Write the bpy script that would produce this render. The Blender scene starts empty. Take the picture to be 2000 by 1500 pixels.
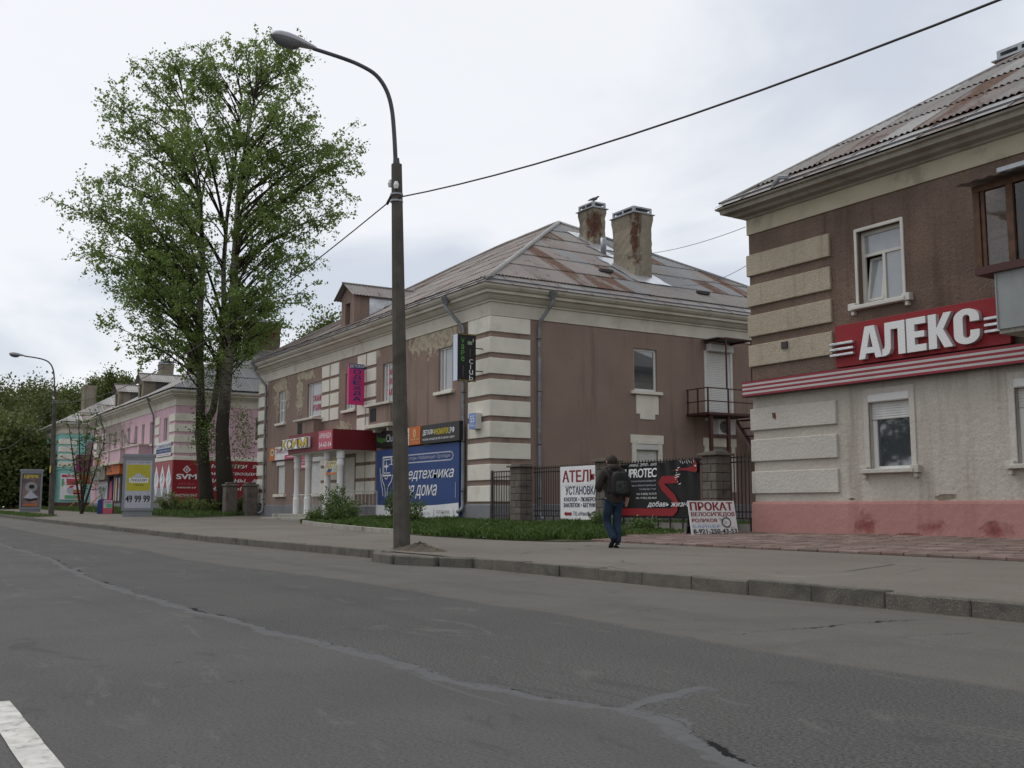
import bpy, bmesh, math, random
import numpy as np
from mathutils import Vector, Matrix

S = bpy.context.scene
COL = S.collection
random.seed(7)
RNG = np.random.default_rng(11)

# ------------------------------------------------------------------ camera
cam_d = bpy.data.cameras.new('camera')
cam = bpy.data.objects.new('camera', cam_d)
COL.objects.link(cam)
S.camera = cam
cam_d.sensor_width = 36.0
cam_d.lens = 36.9
cam_d.clip_start = 0.1
cam_d.clip_end = 3000
PH = math.radians(6.677)
TH = math.radians(32.005)
FWD = Vector((-math.cos(TH) * math.cos(PH), math.sin(TH) * math.cos(PH), math.sin(PH)))
RGT = Vector((math.sin(TH), math.cos(TH), 0))
UPV = RGT.cross(FWD)
cam.matrix_world = Matrix(((RGT.x, UPV.x, -FWD.x, 0), (RGT.y, UPV.y, -FWD.y, 0), (RGT.z, UPV.z, -FWD.z, 0.92), (0, 0, 0, 1)))

# ------------------------------------------------------------------ overcast sky
SUN_EL, SUN_AZ = math.radians(52), math.radians(205)      # azimuth of the sun, measured from +X counter-clockwise
world = bpy.data.worlds.new('World')
S.world = world
world.use_nodes = True
wt = world.node_tree
wt.nodes.clear()
def wn(t, **k):
    n = wt.nodes.new(t)
    for a, b in k.items():
        setattr(n, a, b)
    return n
w_out = wn('ShaderNodeOutputWorld')
w_bg = wn('ShaderNodeBackground')
w_bg.inputs['Strength'].default_value = 0.1
w_sky = wn('ShaderNodeTexSky', sky_type='NISHITA')
w_sky.sun_disc = False
w_sky.sun_elevation = SUN_EL
w_sky.sun_rotation = math.pi / 2 - SUN_AZ
w_tc = wn('ShaderNodeTexCoord')
w_sep = wn('ShaderNodeSeparateXYZ')
wt.links.new(w_tc.outputs['Generated'], w_sep.inputs[0])
w_add = wn('ShaderNodeMath', operation='ADD'); w_add.inputs[1].default_value = 0.22
w_abs = wn('ShaderNodeMath', operation='ABSOLUTE')
wt.links.new(w_sep.outputs['Z'], w_abs.inputs[0])
wt.links.new(w_abs.outputs[0], w_add.inputs[0])
w_cmb = wn('ShaderNodeCombineXYZ')
for ax in ('X', 'Y'):
    d = wn('ShaderNodeMath', operation='DIVIDE')
    wt.links.new(w_sep.outputs[ax], d.inputs[0]); wt.links.new(w_add.outputs[0], d.inputs[1])
    wt.links.new(d.outputs[0], w_cmb.inputs[ax])
w_n1 = wn('ShaderNodeTexNoise'); w_n1.inputs['Scale'].default_value = 1.25; w_n1.inputs['Detail'].default_value = 5; w_n1.inputs['Roughness'].default_value = 0.5
w_n1.inputs['Distortion'].default_value = 0.5
wt.links.new(w_cmb.outputs[0], w_n1.inputs['Vector'])
w_r1 = wn('ShaderNodeMapRange', interpolation_type='SMOOTHSTEP')
w_r1.inputs['From Min'].default_value = 0.34; w_r1.inputs['From Max'].default_value = 0.58
wt.links.new(w_n1.outputs['Fac'], w_r1.inputs['Value'])
w_c = wn('ShaderNodeMix', data_type='RGBA')               # grey cloud base to white cloud
w_c.inputs[6].default_value = (5.7, 6.1, 6.8, 1)
w_c.inputs[7].default_value = (8.2, 8.3, 8.55, 1)
wt.links.new(w_r1.outputs[0], w_c.inputs[0])
w_m = wn('ShaderNodeMix', data_type='RGBA')               # a little of the clear sky shows through the cloud sheet
w_m.inputs[0].default_value = 0.90
wt.links.new(w_sky.outputs[0], w_m.inputs[6])
wt.links.new(w_c.outputs[2], w_m.inputs[7])
wt.links.new(w_m.outputs[2], w_bg.inputs[0])
wt.links.new(w_bg.outputs[0], w_out.inputs[0])

# ------------------------------------------------------------------ veiled sun
sun_d = bpy.data.lights.new('sun', 'SUN')
sun_d.energy = 1.1
sun_d.angle = math.radians(35)
sun_d.color = (1.0, 0.97, 0.92)
sun = bpy.data.objects.new('sun', sun_d)
COL.objects.link(sun)
sd = Vector((math.cos(SUN_EL) * math.cos(SUN_AZ), math.cos(SUN_EL) * math.sin(SUN_AZ), math.sin(SUN_EL)))
sun.rotation_euler = sd.to_track_quat('Z', 'Y').to_euler()

vs = S.view_settings
vs.view_transform = 'Standard'
vs.look = 'None'
vs.exposure = 0.22
vs.gamma = 1.0
vs.use_curve_mapping = False

# ------------------------------------------------------------------ helpers
POS = {}
def link(name, me, c, parent=None, kind=None):
    o = bpy.data.objects.new(name, me)
    COL.objects.link(o)
    o.location = c
    POS[o.name] = Vector(c)
    if parent:
        o.parent = parent
        o.matrix_parent_inverse = Matrix.Translation(-POS[parent.name])
    if kind:
        o['kind'] = kind
    return o

LABELS = {}
def thing(name, label, cat, loc, group=None):
    o = link(name, None, loc)
    o.empty_display_size = 0.2
    return tag(o, label, cat, group)

def tag(o, label=None, cat=None, group=None, kind=None):
    if label: o['label'] = label
    if cat: o['category'] = cat
    if group: o['group'] = group
    if kind: o['kind'] = kind
    return o

class B:
    """collects faces in world coordinates and links them as one mesh object"""
    def __init__(s):
        s.V = []; s.F = []; s.M = []; s.mi = 0
    def face(s, pts):
        n = len(s.V); s.V += [tuple(p) for p in pts]; s.F.append(tuple(range(n, n + len(pts)))); s.M.append(s.mi); return s
    def box(s, x0, x1, y0, y1, z0, z1):
        n = len(s.V)
        s.V += [(x0, y0, z0), (x1, y0, z0), (x1, y1, z0), (x0, y1, z0), (x0, y0, z1), (x1, y0, z1), (x1, y1, z1), (x0, y1, z1)]
        for f in ((0, 3, 2, 1), (4, 5, 6, 7), (0, 1, 5, 4), (1, 2, 6, 5), (2, 3, 7, 6), (3, 0, 4, 7)):
            s.F.append(tuple(n + i for i in f)); s.M.append(s.mi)
        return s
    def prism(s, pts, ext):
        n = len(s.V); k = len(pts); e = Vector(ext)
        s.V += [tuple(p) for p in pts] + [tuple(Vector(p) + e) for p in pts]
        s.F.append(tuple(range(n + k - 1, n - 1, -1))); s.F.append(tuple(range(n + k, n + 2 * k)))
        s.M += [s.mi] * (k + 2)
        for i in range(k):
            j = (i + 1) % k
            s.F.append((n + i, n + j, n + k + j, n + k + i))
        return s
    def tube(s, pts, rad, n=8, caps=True):
        pts = [Vector(p) for p in pts]
        if not hasattr(rad, '__len__'): rad = [rad] * len(pts)
        b = len(s.V)
        ref = None
        for i, p in enumerate(pts):
            t = (pts[min(i + 1, len(pts) - 1)] - pts[max(i - 1, 0)])
            t = t.normalized() if t.length > 1e-9 else Vector((0, 0, 1))
            if ref is None:
                ref = t.orthogonal().normalized()
            ref = (ref - t * ref.dot(t))
            ref = ref.normalized() if ref.length > 1e-6 else t.orthogonal().normalized()
            q = t.cross(ref)
            for k in range(n):
                a = 2 * math.pi * k / n
                s.V.append(tuple(p + (ref * math.cos(a) + q * math.sin(a)) * rad[i]))
        for i in range(len(pts) - 1):
            for k in range(n):
                k2 = (k + 1) % n
                s.F.append((b + i * n + k, b + i * n + k2, b + (i + 1) * n + k2, b + (i + 1) * n + k)); s.M.append(s.mi)
        if caps:
            s.F.append(tuple(b + k for k in range(n - 1, -1, -1))); s.M.append(s.mi)
            e = b + (len(pts) - 1) * n
            s.F.append(tuple(e + k for k in range(n))); s.M.append(s.mi)
        return s
    def grid(s, rows):
        """rows: list of equal-length point lists"""
        n = len(s.V); c = len(rows[0])
        for r in rows: s.V += [tuple(p) for p in r]
        for i in range(len(rows) - 1):
            for j in range(c - 1):
                s.F.append((n + i * c + j, n + i * c + j + 1, n + (i + 1) * c + j + 1, n + (i + 1) * c + j)); s.M.append(s.mi)
        return s
    def build(s, name, mat, parent=None, smooth=False, kind=None, bevel=0, fix=True, label=None, autosmooth=None):
        V = np.array(s.V, float)
        c = (V.min(0) + V.max(0)) / 2
        me = bpy.data.meshes.new(name)
        me.from_pydata((V - c).tolist(), [], s.F)
        mats = mat if isinstance(mat, (list, tuple)) else [mat]
        for m in mats: me.materials.append(m)
        if len(mats) > 1: me.polygons.foreach_set('material_index', s.M)
        if fix or bevel:
            bm = bmesh.new(); bm.from_mesh(me)
            if bevel:
                bmesh.ops.remove_doubles(bm, verts=bm.verts, dist=1e-5)
                bmesh.ops.recalc_face_normals(bm, faces=bm.faces)
                bmesh.ops.bevel(bm, geom=[e for e in bm.edges if len(e.link_faces) == 2 and e.calc_face_angle(0) > 0.6], offset=bevel, segments=1, affect='EDGES')
            else:
                bmesh.ops.recalc_face_normals(bm, faces=bm.faces)
            bm.to_mesh(me); bm.free()
        if smooth:
            me.polygons.foreach_set('use_smooth', [True] * len(me.polygons))
        if autosmooth:
            me.polygons.foreach_set('use_smooth', [True] * len(me.polygons))
            me.set_sharp_from_angle(angle=math.radians(autosmooth))
        me.update()
        o = link(name, me, c, parent, kind)
        if label: o['label'] = label
        return o

_boxes = {}
def box(name, x0, x1, y0, y1, z0, z1, mat, parent=None, bevel=0, kind=None):
    """box part; alike boxes share one mesh"""
    x0, x1 = min(x0, x1), max(x0, x1); y0, y1 = min(y0, y1), max(y0, y1); z0, z1 = min(z0, z1), max(z0, z1)
    key = (round(x1 - x0, 4), round(y1 - y0, 4), round(z1 - z0, 4), mat.name, bevel)
    c = ((x0 + x1) / 2, (y0 + y1) / 2, (z0 + z1) / 2)
    if key in _boxes:
        return link(name, _boxes[key], c, parent, kind)
    o = B().box(x0, x1, y0, y1, z0, z1).build(name, mat, parent, kind=kind, bevel=bevel)
    _boxes[key] = o.data
    return o

def text_mesh(txt, bold=0.0, shear=0.0, spacing=1.0, extrude=0.0):
    cu = bpy.data.curves.new('lettering', 'FONT')
    cu.body = txt; cu.offset = bold; cu.shear = shear; cu.space_character = spacing; cu.resolution_u = 3; cu.extrude = extrude
    ob = bpy.data.objects.new('lettering', cu); COL.objects.link(ob)
    dg = bpy.context.evaluated_depsgraph_get(); dg.update()
    me = bpy.data.meshes.new_from_object(ob.evaluated_get(dg))
    V = np.array([v.co[:] for v in me.vertices]); F = [tuple(p.vertices) for p in me.polygons]
    bpy.data.objects.remove(ob); bpy.data.curves.remove(cu); bpy.data.meshes.remove(me)
    return V, F

ZV = Vector((0, 0, 1))
def sign_frame(O, u):
    u = Vector(u).normalized(); O = Vector(O); n = u.cross(ZV)
    return O, u, n

def prints(parent, O, u, items, e0=0.003, v=ZV):
    """flat print on a sign: coordinates in metres from the lower left corner O, u along the sign"""
    O, u, n = sign_frame(O, u); v = Vector(v); n = u.cross(v)
    e = e0
    for it in items:
        b = B()
        if it[0] == 'r':
            _, x, y, w, h, m = it
            b.face([O + u * a + v * c + n * e for a, c in ((x, y), (x + w, y), (x + w, y + h), (x, y + h))])
            b.build('printed_panel', m, parent, fix=False)
        elif it[0] == 'p':
            _, pts, m = it
            b.face([O + u * a + v * c + n * e for a, c in pts])
            b.build('printed_shape', m, parent, fix=False)
        elif it[0] == 'l':                                   # line of given width
            _, pts, wd, m = it
            lf, rg = [], []
            for i in range(len(pts)):
                p, q, r = Vector(pts[max(i - 1, 0)]), Vector(pts[i]), Vector(pts[min(i + 1, len(pts) - 1)])
                d1 = (q - p).normalized() if i else (r - q).normalized(); d2 = (r - q).normalized() if i < len(pts) - 1 else d1
                t = (d1 + d2).normalized(); k = wd / 2 / max(.45, t.dot(d1)); m2 = Vector((-t.y, t.x)) * k
                lf.append(O + u * (q.x + m2.x) + v * (q.y + m2.y) + n * e); rg.append(O + u * (q.x - m2.x) + v * (q.y - m2.y) + n * e)
            b.grid([rg, lf])
            b.build('printed_line', m, parent, fix=False)
        elif it[0] == 't':
            _, txt, x, y, w, h, m = it[:7]
            k = it[7] if len(it) > 7 else {}
            V, F = text_mesh(txt, min(k.get('bold', 0.006), .013), k.get('shear', 0), k.get('spacing', 1.0))
            lo, hi = V.min(0), V.max(0)
            X = (V[:, 0] - lo[0]) / (hi[0] - lo[0]) * w + x
            Y = (V[:, 1] - lo[1]) / (hi[1] - lo[1]) * h + y
            bo = k.get('bold', 0.006)
            em = w / (hi[0] - lo[0])                          # printed metres per font unit
            for j, sh_ in enumerate((0,) if bo < .018 else (0, -bo * .65 * em, bo * .65 * em)):
                n0 = len(b.V); ee = e - .0006 * j
                b.V += [tuple(O + u * (float(a) + sh_) + v * float(c) + n * ee) for a, c in zip(X, Y)]
                b.F += [tuple(i + n0 for i in f_) for f_ in F]; b.M += [0] * len(F)
            b.build('lettering', m, parent, fix=False)
        e += 0.002

def panel(parent, O, u, w, h, t, mat, name='panel', bevel=0.0):
    O, u, n = sign_frame(O, u)
    return B().prism([O - n * t, O + u * w - n * t, O + u * w + ZV * h - n * t, O + ZV * h - n * t], n * t).build(name, mat, parent, bevel=bevel)

def sign(name, label, O, u, w, h, t, mat, items, cat='sign', group=None):
    s = thing(name, label, cat, O, group)
    panel(s, O, u, w, h, t, mat)
    prints(s, O, u, items)
    return s

# ------------------------------------------------------------------ materials
MATS = {}
class G:
    """small node-tree writer for procedural materials"""
    def __init__(s, name):
        s.m = bpy.data.materials.new(name); s.m.use_nodes = True
        s.t = s.m.node_tree; s.b = s.t.nodes['Principled BSDF']; s.out = s.t.nodes['Material Output']
        s.pos = None
        MATS[name] = s.m
    def n(s, t, ins=None, **k):
        q = s.t.nodes.new(t)
        for a, b in k.items(): setattr(q, a, b)
        for a, b in (ins or {}).items():
            if hasattr(b, 'links'): s.t.links.new(b, q.inputs[a])
            else: q.inputs[a].default_value = b
        return q
    def P(s):
        if s.pos is None: s.pos = s.n('ShaderNodeNewGeometry').outputs['Position']
        return s.pos
    def noise(s, scale, detail=4, rough=0.55, dist=0, stretch=None, off=0):
        v = s.P()
        if stretch or off:
            v = s.n('ShaderNodeMapping', {'Vector': v, 'Scale': stretch or (1, 1, 1), 'Location': (off, off, off)}).outputs[0]
        return s.n('ShaderNodeTexNoise', {'Vector': v, 'Scale': scale, 'Detail': detail, 'Roughness': rough, 'Distortion': dist}).outputs['Fac']
    def step(s, f, a, b, lo=0, hi=1):
        return s.n('ShaderNodeMapRange', {'Value': f, 'From Min': a, 'From Max': b, 'To Min': lo, 'To Max': hi}, interpolation_type='SMOOTHSTEP').outputs[0]
    def math(s, op, a, b=0.0):
        return s.n('ShaderNodeMath', {0: a, 1: b}, operation=op).outputs[0]
    def mix(s, f, a, b, mode='MIX'):
        c = lambda x: x if hasattr(x, 'links') else (*x, 1)
        return s.n('ShaderNodeMix', {0: f, 6: c(a), 7: c(b)}, data_type='RGBA', blend_type=mode).outputs[2]
    def bump(s, h, strength=0.3, dist=0.02):
        o = s.n('ShaderNodeBump', {'Height': h, 'Strength': strength, 'Distance': dist}).outputs[0]
        s.t.links.new(o, s.b.inputs['Normal'])
    def set(s, col=None, rough=0.8, metal=0.0, spec=None):
        for k, v in (('Base Color', col), ('Roughness', rough), ('Metallic', metal), ('Specular IOR Level', spec)):
            if v is None: continue
            if hasattr(v, 'links'): s.t.links.new(v, s.b.inputs[k])
            elif k == 'Base Color': s.b.inputs[k].default_value = (*v, 1)
            else: s.b.inputs[k].default_value = v
        return s.m

def rough_mat(name, c1, c2, scale=3, rough=0.85, bump=0.0, bscale=60, dirt=None, dscale=0.7, metal=0, spec=0.3, bdist=0.01, speck=None):
    g = G(name)
    col = g.mix(g.step(g.noise(scale), 0.3, 0.7), c1, c2)
    if speck: col = g.mix(g.step(g.noise(speck[1], 2), 0.55, 0.75), col, speck[0])
    if dirt: col = g.mix(g.step(g.noise(dscale, 6, 0.6, 0.4, off=17), 0.50, 0.72, 0, 0.75), col, dirt)
    if bump: g.bump(g.noise(bscale, 3), bump, bdist)
    return g.set(col, rough, metal, spec)

def flat(name, c, rough=0.6, spec=0.3, metal=0):
    """painted or printed surface: nearly even colour with faint grime"""
    g = G(name)
    col = g.mix(g.step(g.noise(2.2, 6, .6, .4), 0.35, 0.75, 0, 0.35), c, tuple(x * 0.66 + 0.015 for x in c))
    col = g.mix(g.step(g.noise(1.4, 5, .6, 0, stretch=(3, 3, .35), off=21), .55, .78, 0, .3), col, tuple(x * 0.55 + 0.02 for x in c))
    return g.set(col, rough, metal, spec)

def plaster(name, base, alt, patches=(), patch_col=(0.45, 0.42, 0.34), streak=(0.12, 0.09, 0.08), bump=0.35, bscale=28, st=0.55, grain=0.0, soft=0.0):
    g = G(name)
    col = g.mix(g.step(g.noise(0.9, 6), 0.3, 0.7), base, alt)
    fine = g.noise(14, 4, 0.6)
    col = g.mix(g.step(fine, 0.35, 0.7, 0, 0.35), col, tuple(x * 0.75 for x in base))
    if grain: col = g.mix(g.step(g.noise(45, 3, 0.7), 0.45, 0.68, 0, grain), col, streak)
    if grain: col = g.mix(g.step(g.noise(7, 6, .7, .5, off=33), .50, .66, 0, grain), col, tuple((a_ + b_) / 2 for a_, b_ in zip(base, streak)))
    sk = g.noise(1.0, 5, 0.6, 0, stretch=(2.2, 2.2, 0.16), off=5)
    col = g.mix(g.step(sk, 0.50, 0.74, 0, st), col, streak)
    h = g.noise(bscale, 4)
    mask = None
    for (c, r) in patches:
        d = g.n('ShaderNodeVectorMath', {0: g.P(), 1: c}, operation='SUBTRACT').outputs[0]
        d = g.n('ShaderNodeVectorMath', {0: d, 1: tuple(1 / x for x in r)}, operation='MULTIPLY').outputs[0]
        d = g.n('ShaderNodeVectorMath', {0: d}, operation='LENGTH').outputs['Value']
        mask = d if mask is None else g.math('MINIMUM', mask, d)
    if mask is not None:
        nz = g.noise(2.6, 7, 0.62, 0.5, off=3)
        q = g.math('ADD', mask, g.math('MULTIPLY', g.math('SUBTRACT', nz, 0.5), 3.6))
        pm = g.step(q, 0.86 - soft, 0.92 + soft * .4, 1, 0)
        pc = g.mix(g.step(g.noise(7, 5), 0.35, 0.7), patch_col, tuple(x * 0.62 for x in patch_col))
        col = g.mix(pm, col, pc)
        h = g.math('SUBTRACT', h, g.math('MULTIPLY', pm, 0.9))
    g.bump(h, bump, 0.012 + .02 * grain)
    return g.set(col, 0.95, 0, 0.06)

# ---- palette
def asphalt(name, a, b, light, cr=0.0, gsc=130):
    g = G(name)
    col = g.mix(g.step(g.noise(0.35, 6, 0.6), 0.3, 0.7), a, b)
    gr = g.noise(gsc, 2, 0.7)
    col = g.mix(g.step(gr, 0.52, 0.74, 0, 0.55), col, light)
    col = g.mix(g.step(gr, 0.30, 0.44, 0.55, 0), col, tuple(x * 0.5 for x in a))
    col = g.mix(g.step(g.noise(1.3, 6, 0.65, 1.2, off=9), 0.60, 0.74, 0, 0.35), col, light)
    col = g.mix(g.step(g.noise(0.8, 5, 0.6, 0.5, stretch=(0.25, 1.6, 1), off=31), 0.56, 0.75, 0, 0.4), col, tuple(x * 0.62 for x in a))
    md = g.noise(11, 5, .65, off=13)
    col = g.mix(g.step(md, .56, .74, 0, .4), col, tuple(x * 0.6 for x in a))
    col = g.mix(g.step(md, .42, .26, 0, .35), col, light)
    col = g.mix(g.step(g.noise(1.8, 6, .7, 1.5, off=71), .60, .66, 0, .35), col, tuple(x * 0.7 for x in a))
    if cr:
        v = g.n('ShaderNodeTexVoronoi', {'Vector': g.n('ShaderNodeMapping', {'Vector': g.P(), 'Scale': (0.8, 1.1, 1)}).outputs[0], 'Scale': cr}, feature='DISTANCE_TO_EDGE').outputs['Distance']
        mk = g.math('MULTIPLY', g.step(v, 0.0, 0.012, 1, 0), g.step(g.noise(0.5, 3, off=40), 0.5, 0.62))
        col = g.mix(mk, col, tuple(x * 0.4 for x in a))
    g.bump(g.math('ADD', gr, g.math('MULTIPLY', g.noise(18, 3), 0.8)), 0.55, 0.006)
    return g.set(col, .93, 0, 0.08)

CR = [(-124, 3.3), (-60, 3.25), (-29.03, 3.18), (-20.3, 3.06), (-14.6, 2.66), (-11.5, 2.6), (-10.2, 2.62), (-8.8, 2.69), (-7.57, 2.7), (-6.88, 2.8), (-5.89, 2.81), (-5.2, 2.75), (-4.75, 2.82), (-4.34, 2.86), (-4.08, 2.97), (-3.9, 3.08), (-3.59, 3.05), (-3.22, 2.89), (-2.9, 2.74), (0, 2.6), (6, 2.6)]
def road_mat():
    """three runs of asphalt laid at different times, with a sealed crack along the joint"""
    g = G('asphalt_road')
    sp = g.n('ShaderNodeSeparateXYZ', {0: g.P()}); x, y = sp.outputs['X'], sp.outputs['Y']
    fine = g.noise(150, 2, 0.7); gr = g.noise(60, 3, 0.7); mid = g.noise(14, 4, .65)
    big = g.noise(0.5, 6, 0.6)
    w1 = g.math('MULTIPLY', g.math('SUBTRACT', g.noise(1.1, 6, 0.65, off=6), 0.5), .34)
    w2 = g.math('MULTIPLY', g.math('SUBTRACT', g.noise(7, 4, 0.6, off=16), 0.5), .10)
    wv = g.math('ADD', w1, w2)
    # course of the crack: y as a function of x, from -40 to 0
    fc = g.n('ShaderNodeFloatCurve', {'Value': g.math('MULTIPLY', g.math('ADD', x, 40.0), 1 / 40.0)})
    cv = fc.mapping.curves[0]
    pts_ = [((c[0] + 40) / 40, (c[1] - 2) / 2) for c in CR if -30 < c[0] <= 0]
    cv.points[0].location = (0, (3.2 - 2) / 2); cv.points[1].location = (1, (2.6 - 2) / 2)
    for p in pts_:
        if p[0] < .999: cv.points.new(*p)
    for p in cv.points: p.handle_type = 'VECTOR'
    fc.mapping.update()
    cy_ = g.math('ADD', g.math('MULTIPLY', fc.outputs[0], 2.0), 2.0)
    d = g.math('SUBTRACT', g.math('ADD', y, wv), cy_)
    old = g.mix(g.step(big, .3, .7), (0.088, 0.086, 0.083), (0.110, 0.107, 0.103))
    band = g.mix(g.step(big, .3, .7), (0.080, 0.079, 0.076), (0.096, 0.094, 0.090))
    lane = g.mix(g.step(big, .3, .7), (0.118, 0.111, 0.100), (0.138, 0.130, 0.117))
    bm_ = g.step(d, -.01, .02)
    col = g.mix(bm_, old, band)
    yl = g.math('ADD', y, g.math('ADD', g.math('MULTIPLY', g.math('SUBTRACT', g.noise(0.12, 4, 0.5, off=3), 0.5), 1.6), g.math('MULTIPLY', wv, .8)))
    lm = g.step(yl, 5.18, 5.32)
    col = g.mix(lm, col, lane)
    col = g.mix(g.math('MULTIPLY', g.step(g.noise(0.7, 6, .7, .8, off=12), .50, .68, 0, .6), lm), col, (.100, .093, .083))
    gut = g.math('MULTIPLY', g.step(g.math('ADD', y, g.math('MULTIPLY', wv, 1.5)), 7.72, 8.02), g.step(g.noise(3, 5, .6, off=44), .38, .6, .25, .9))
    col = g.mix(gut, col, (.165, .145, .112))
    # stone grain: strong in the coarse band, finer elsewhere
    coarse = g.math('ADD', g.math('MULTIPLY', g.math('MULTIPLY', bm_, g.math('SUBTRACT', 1.0, lm)), .45), .5)
    col = g.mix(g.math('MULTIPLY', g.step(gr, 0.52, 0.72), g.math('MULTIPLY', coarse, .6)), col, (.21, .20, .185))
    col = g.mix(g.math('MULTIPLY', g.step(gr, 0.50, 0.32), coarse), col, (.028, .027, .026))
    col = g.mix(g.step(fine, 0.55, 0.75, 0, .5), col, (.2, .19, .175))
    col = g.mix(g.step(fine, 0.45, 0.28, 0, .6), col, (.025, .025, .024))
    col = g.mix(g.step(mid, .62, .74, 0, .35), col, (.045, .043, .041))
    col = g.mix(g.step(g.noise(0.8, 5, 0.6, 0.5, stretch=(0.22, 1.8, 1), off=31), 0.56, 0.75, 0, 0.3), col, (.06, .058, .055))
    col = g.mix(g.step(g.noise(2.6, 5, 0.65, 1.2, stretch=(.6, 1.5, 1), off=51), 0.67, 0.72, 0, 0.35), col, (.17, .165, .157))
    # wheel tracks, oil drips and pale worn smears
    trk = g.math('ABSOLUTE', g.math('SUBTRACT', g.n('ShaderNodeMath', {0: g.math('ADD', y, g.math('MULTIPLY', w1, .6)), 1: 1.75}, operation='PINGPONG').outputs[0], .85))
    col = g.mix(g.math('MULTIPLY', g.step(trk, .35, .05, 0, .28), g.step(g.noise(.35, 4, .6, off=91), .35, .65)), col, (.07, .069, .067))
    col = g.mix(g.step(g.noise(1.0, 6, .7, 1.8, stretch=(.45, 1.6, 1), off=101), .575, .64, 0, .4), col, (.145, .14, .132))
    col = g.mix(g.step(g.noise(1.1, 6, .7, 1.8, stretch=(.5, 1.5, 1), off=121), .60, .68, 0, .45), col, (.058, .057, .055))
    spot = g.n('ShaderNodeTexVoronoi', {'Vector': g.P(), 'Scale': 1.4, 'Randomness': 1.0}).outputs['Distance']
    col = g.mix(g.math('MULTIPLY', g.step(g.math('ADD', spot, g.math('MULTIPLY', mid, .08)), .10, .06), g.step(g.noise(.8, 2, off=131), .5, .6, 0, .7)), col, (.035, .034, .033))
    tar = g.mix(g.step(mid, .35, .65), (.134, .134, .137), (.102, .102, .104))
    hgt = g.math('ADD', fine, g.math('MULTIPLY', gr, 1.2))
    def line(dist, width, gate, dark_gate, depth):
        nonlocal col, hgt
        wn_ = g.math('ADD', g.math('MULTIPLY', g.math('SUBTRACT', g.noise(1.6, 5, .6, off=60 + depth), .42), width * 7.0), width * .8)
        a = g.math('ABSOLUTE', dist)
        sm = g.math('MULTIPLY', g.step(g.math('SUBTRACT', a, wn_), .012, -.012), gate)
        col = g.mix(g.math('MULTIPLY', sm, g.step(mid, .3, .6, .6, .95)), col, tar)
        a2 = g.math('ABSOLUTE', g.math('SUBTRACT', dist, width * 1.1))
        dw = g.math('MULTIPLY', g.step(g.noise(1.7, 6, .7, off=75 + depth), *dark_gate), .022)
        dm = g.math('MULTIPLY', g.step(g.math('SUBTRACT', g.math('ADD', a2, g.math('MULTIPLY', g.math('SUBTRACT', g.noise(35, 4, .7), .5), .045)), dw), .006, -.006), gate)
        col = g.mix(dm, col, (.012, .012, .012))
        hgt = g.math('SUBTRACT', g.math('MULTIPLY', hgt, g.math('SUBTRACT', 1.0, g.math('MULTIPLY', sm, .7))), g.math('MULTIPLY', dm, 4.0))
    rng_ = lambda v, a, b: g.math('MULTIPLY', g.step(v, a, a + .12), g.step(v, b, b - .12))
    line(d, .048, g.step(x, -1.0, -1.6), (.515, .60), 0)
    wx = g.math('MULTIPLY', wv, .9)
    # branch towards the kerb, old joint across the near lane, crack across the parking strip
    line(g.math('ADD', g.math('ADD', x, wx), g.math('ADD', g.math('MULTIPLY', y, .38), 2.74)), .04, rng_(y, 2.98, 3.85), (.9, 1.0), 5)
    line(g.math('ADD', g.math('ADD', x, wx), 5.62), .004, rng_(y, .5, 2.8), (.9, 1.0), 9)
    line(g.math('ADD', g.math('ADD', x, g.math('MULTIPLY', wv, 2.0)), 5.72), .0, rng_(y, 5.4, 7.7), (.40, .56), 13)
    line(g.math('ADD', g.math('ADD', x, g.math('MULTIPLY', wv, 2.2)), 4.95), .0, rng_(y, 6.2, 7.1), (.45, .6), 17)
    g.bump(hgt, 0.4, 0.006)
    return g.set(col, .9, 0, 0.1)
M_road = road_mat()
M_walk = asphalt('asphalt_walk', (0.150, 0.134, 0.115), (0.182, 0.164, 0.142), (0.27, 0.245, 0.215), cr=0.55)
M_line = rough_mat('road_paint', (0.62, 0.60, 0.56), (0.44, 0.43, 0.40), 9, 0.8, 0.3, 90, dirt=(0.14, 0.13, 0.12), dscale=14)
M_kerb = rough_mat('kerb_concrete', (0.125, 0.114, 0.095), (0.085, 0.078, 0.065), 4, 0.9, 0.5, 50, dirt=(0.055, 0.052, 0.045), dscale=2.5, speck=((0.28, 0.26, 0.22), 90))
M_soil = rough_mat('soil', (0.10, 0.082, 0.058), (0.055, 0.046, 0.034), 3, 1.0, 0.6, 25)
M_turf = rough_mat('turf_ground', (0.05, 0.068, 0.022), (0.062, 0.055, 0.03), 1.5, 1.0, 0.6, 25)
PAVERS = [rough_mat('paver_%s' % n, a, tuple(x * 0.72 for x in a), 3, 0.9, 0.4, 60, dirt=(0.13, 0.10, 0.085), dscale=1.2) for n, a in
          (('rose', (0.22, 0.152, 0.130)), ('brick', (0.19, 0.127, 0.107)), ('pale', (0.25, 0.183, 0.158)), ('brown', (0.17, 0.124, 0.107)))]
M_joint = rough_mat('sand_joint', (0.13, 0.11, 0.09), (0.09, 0.078, 0.065), 6, 1.0)

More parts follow.
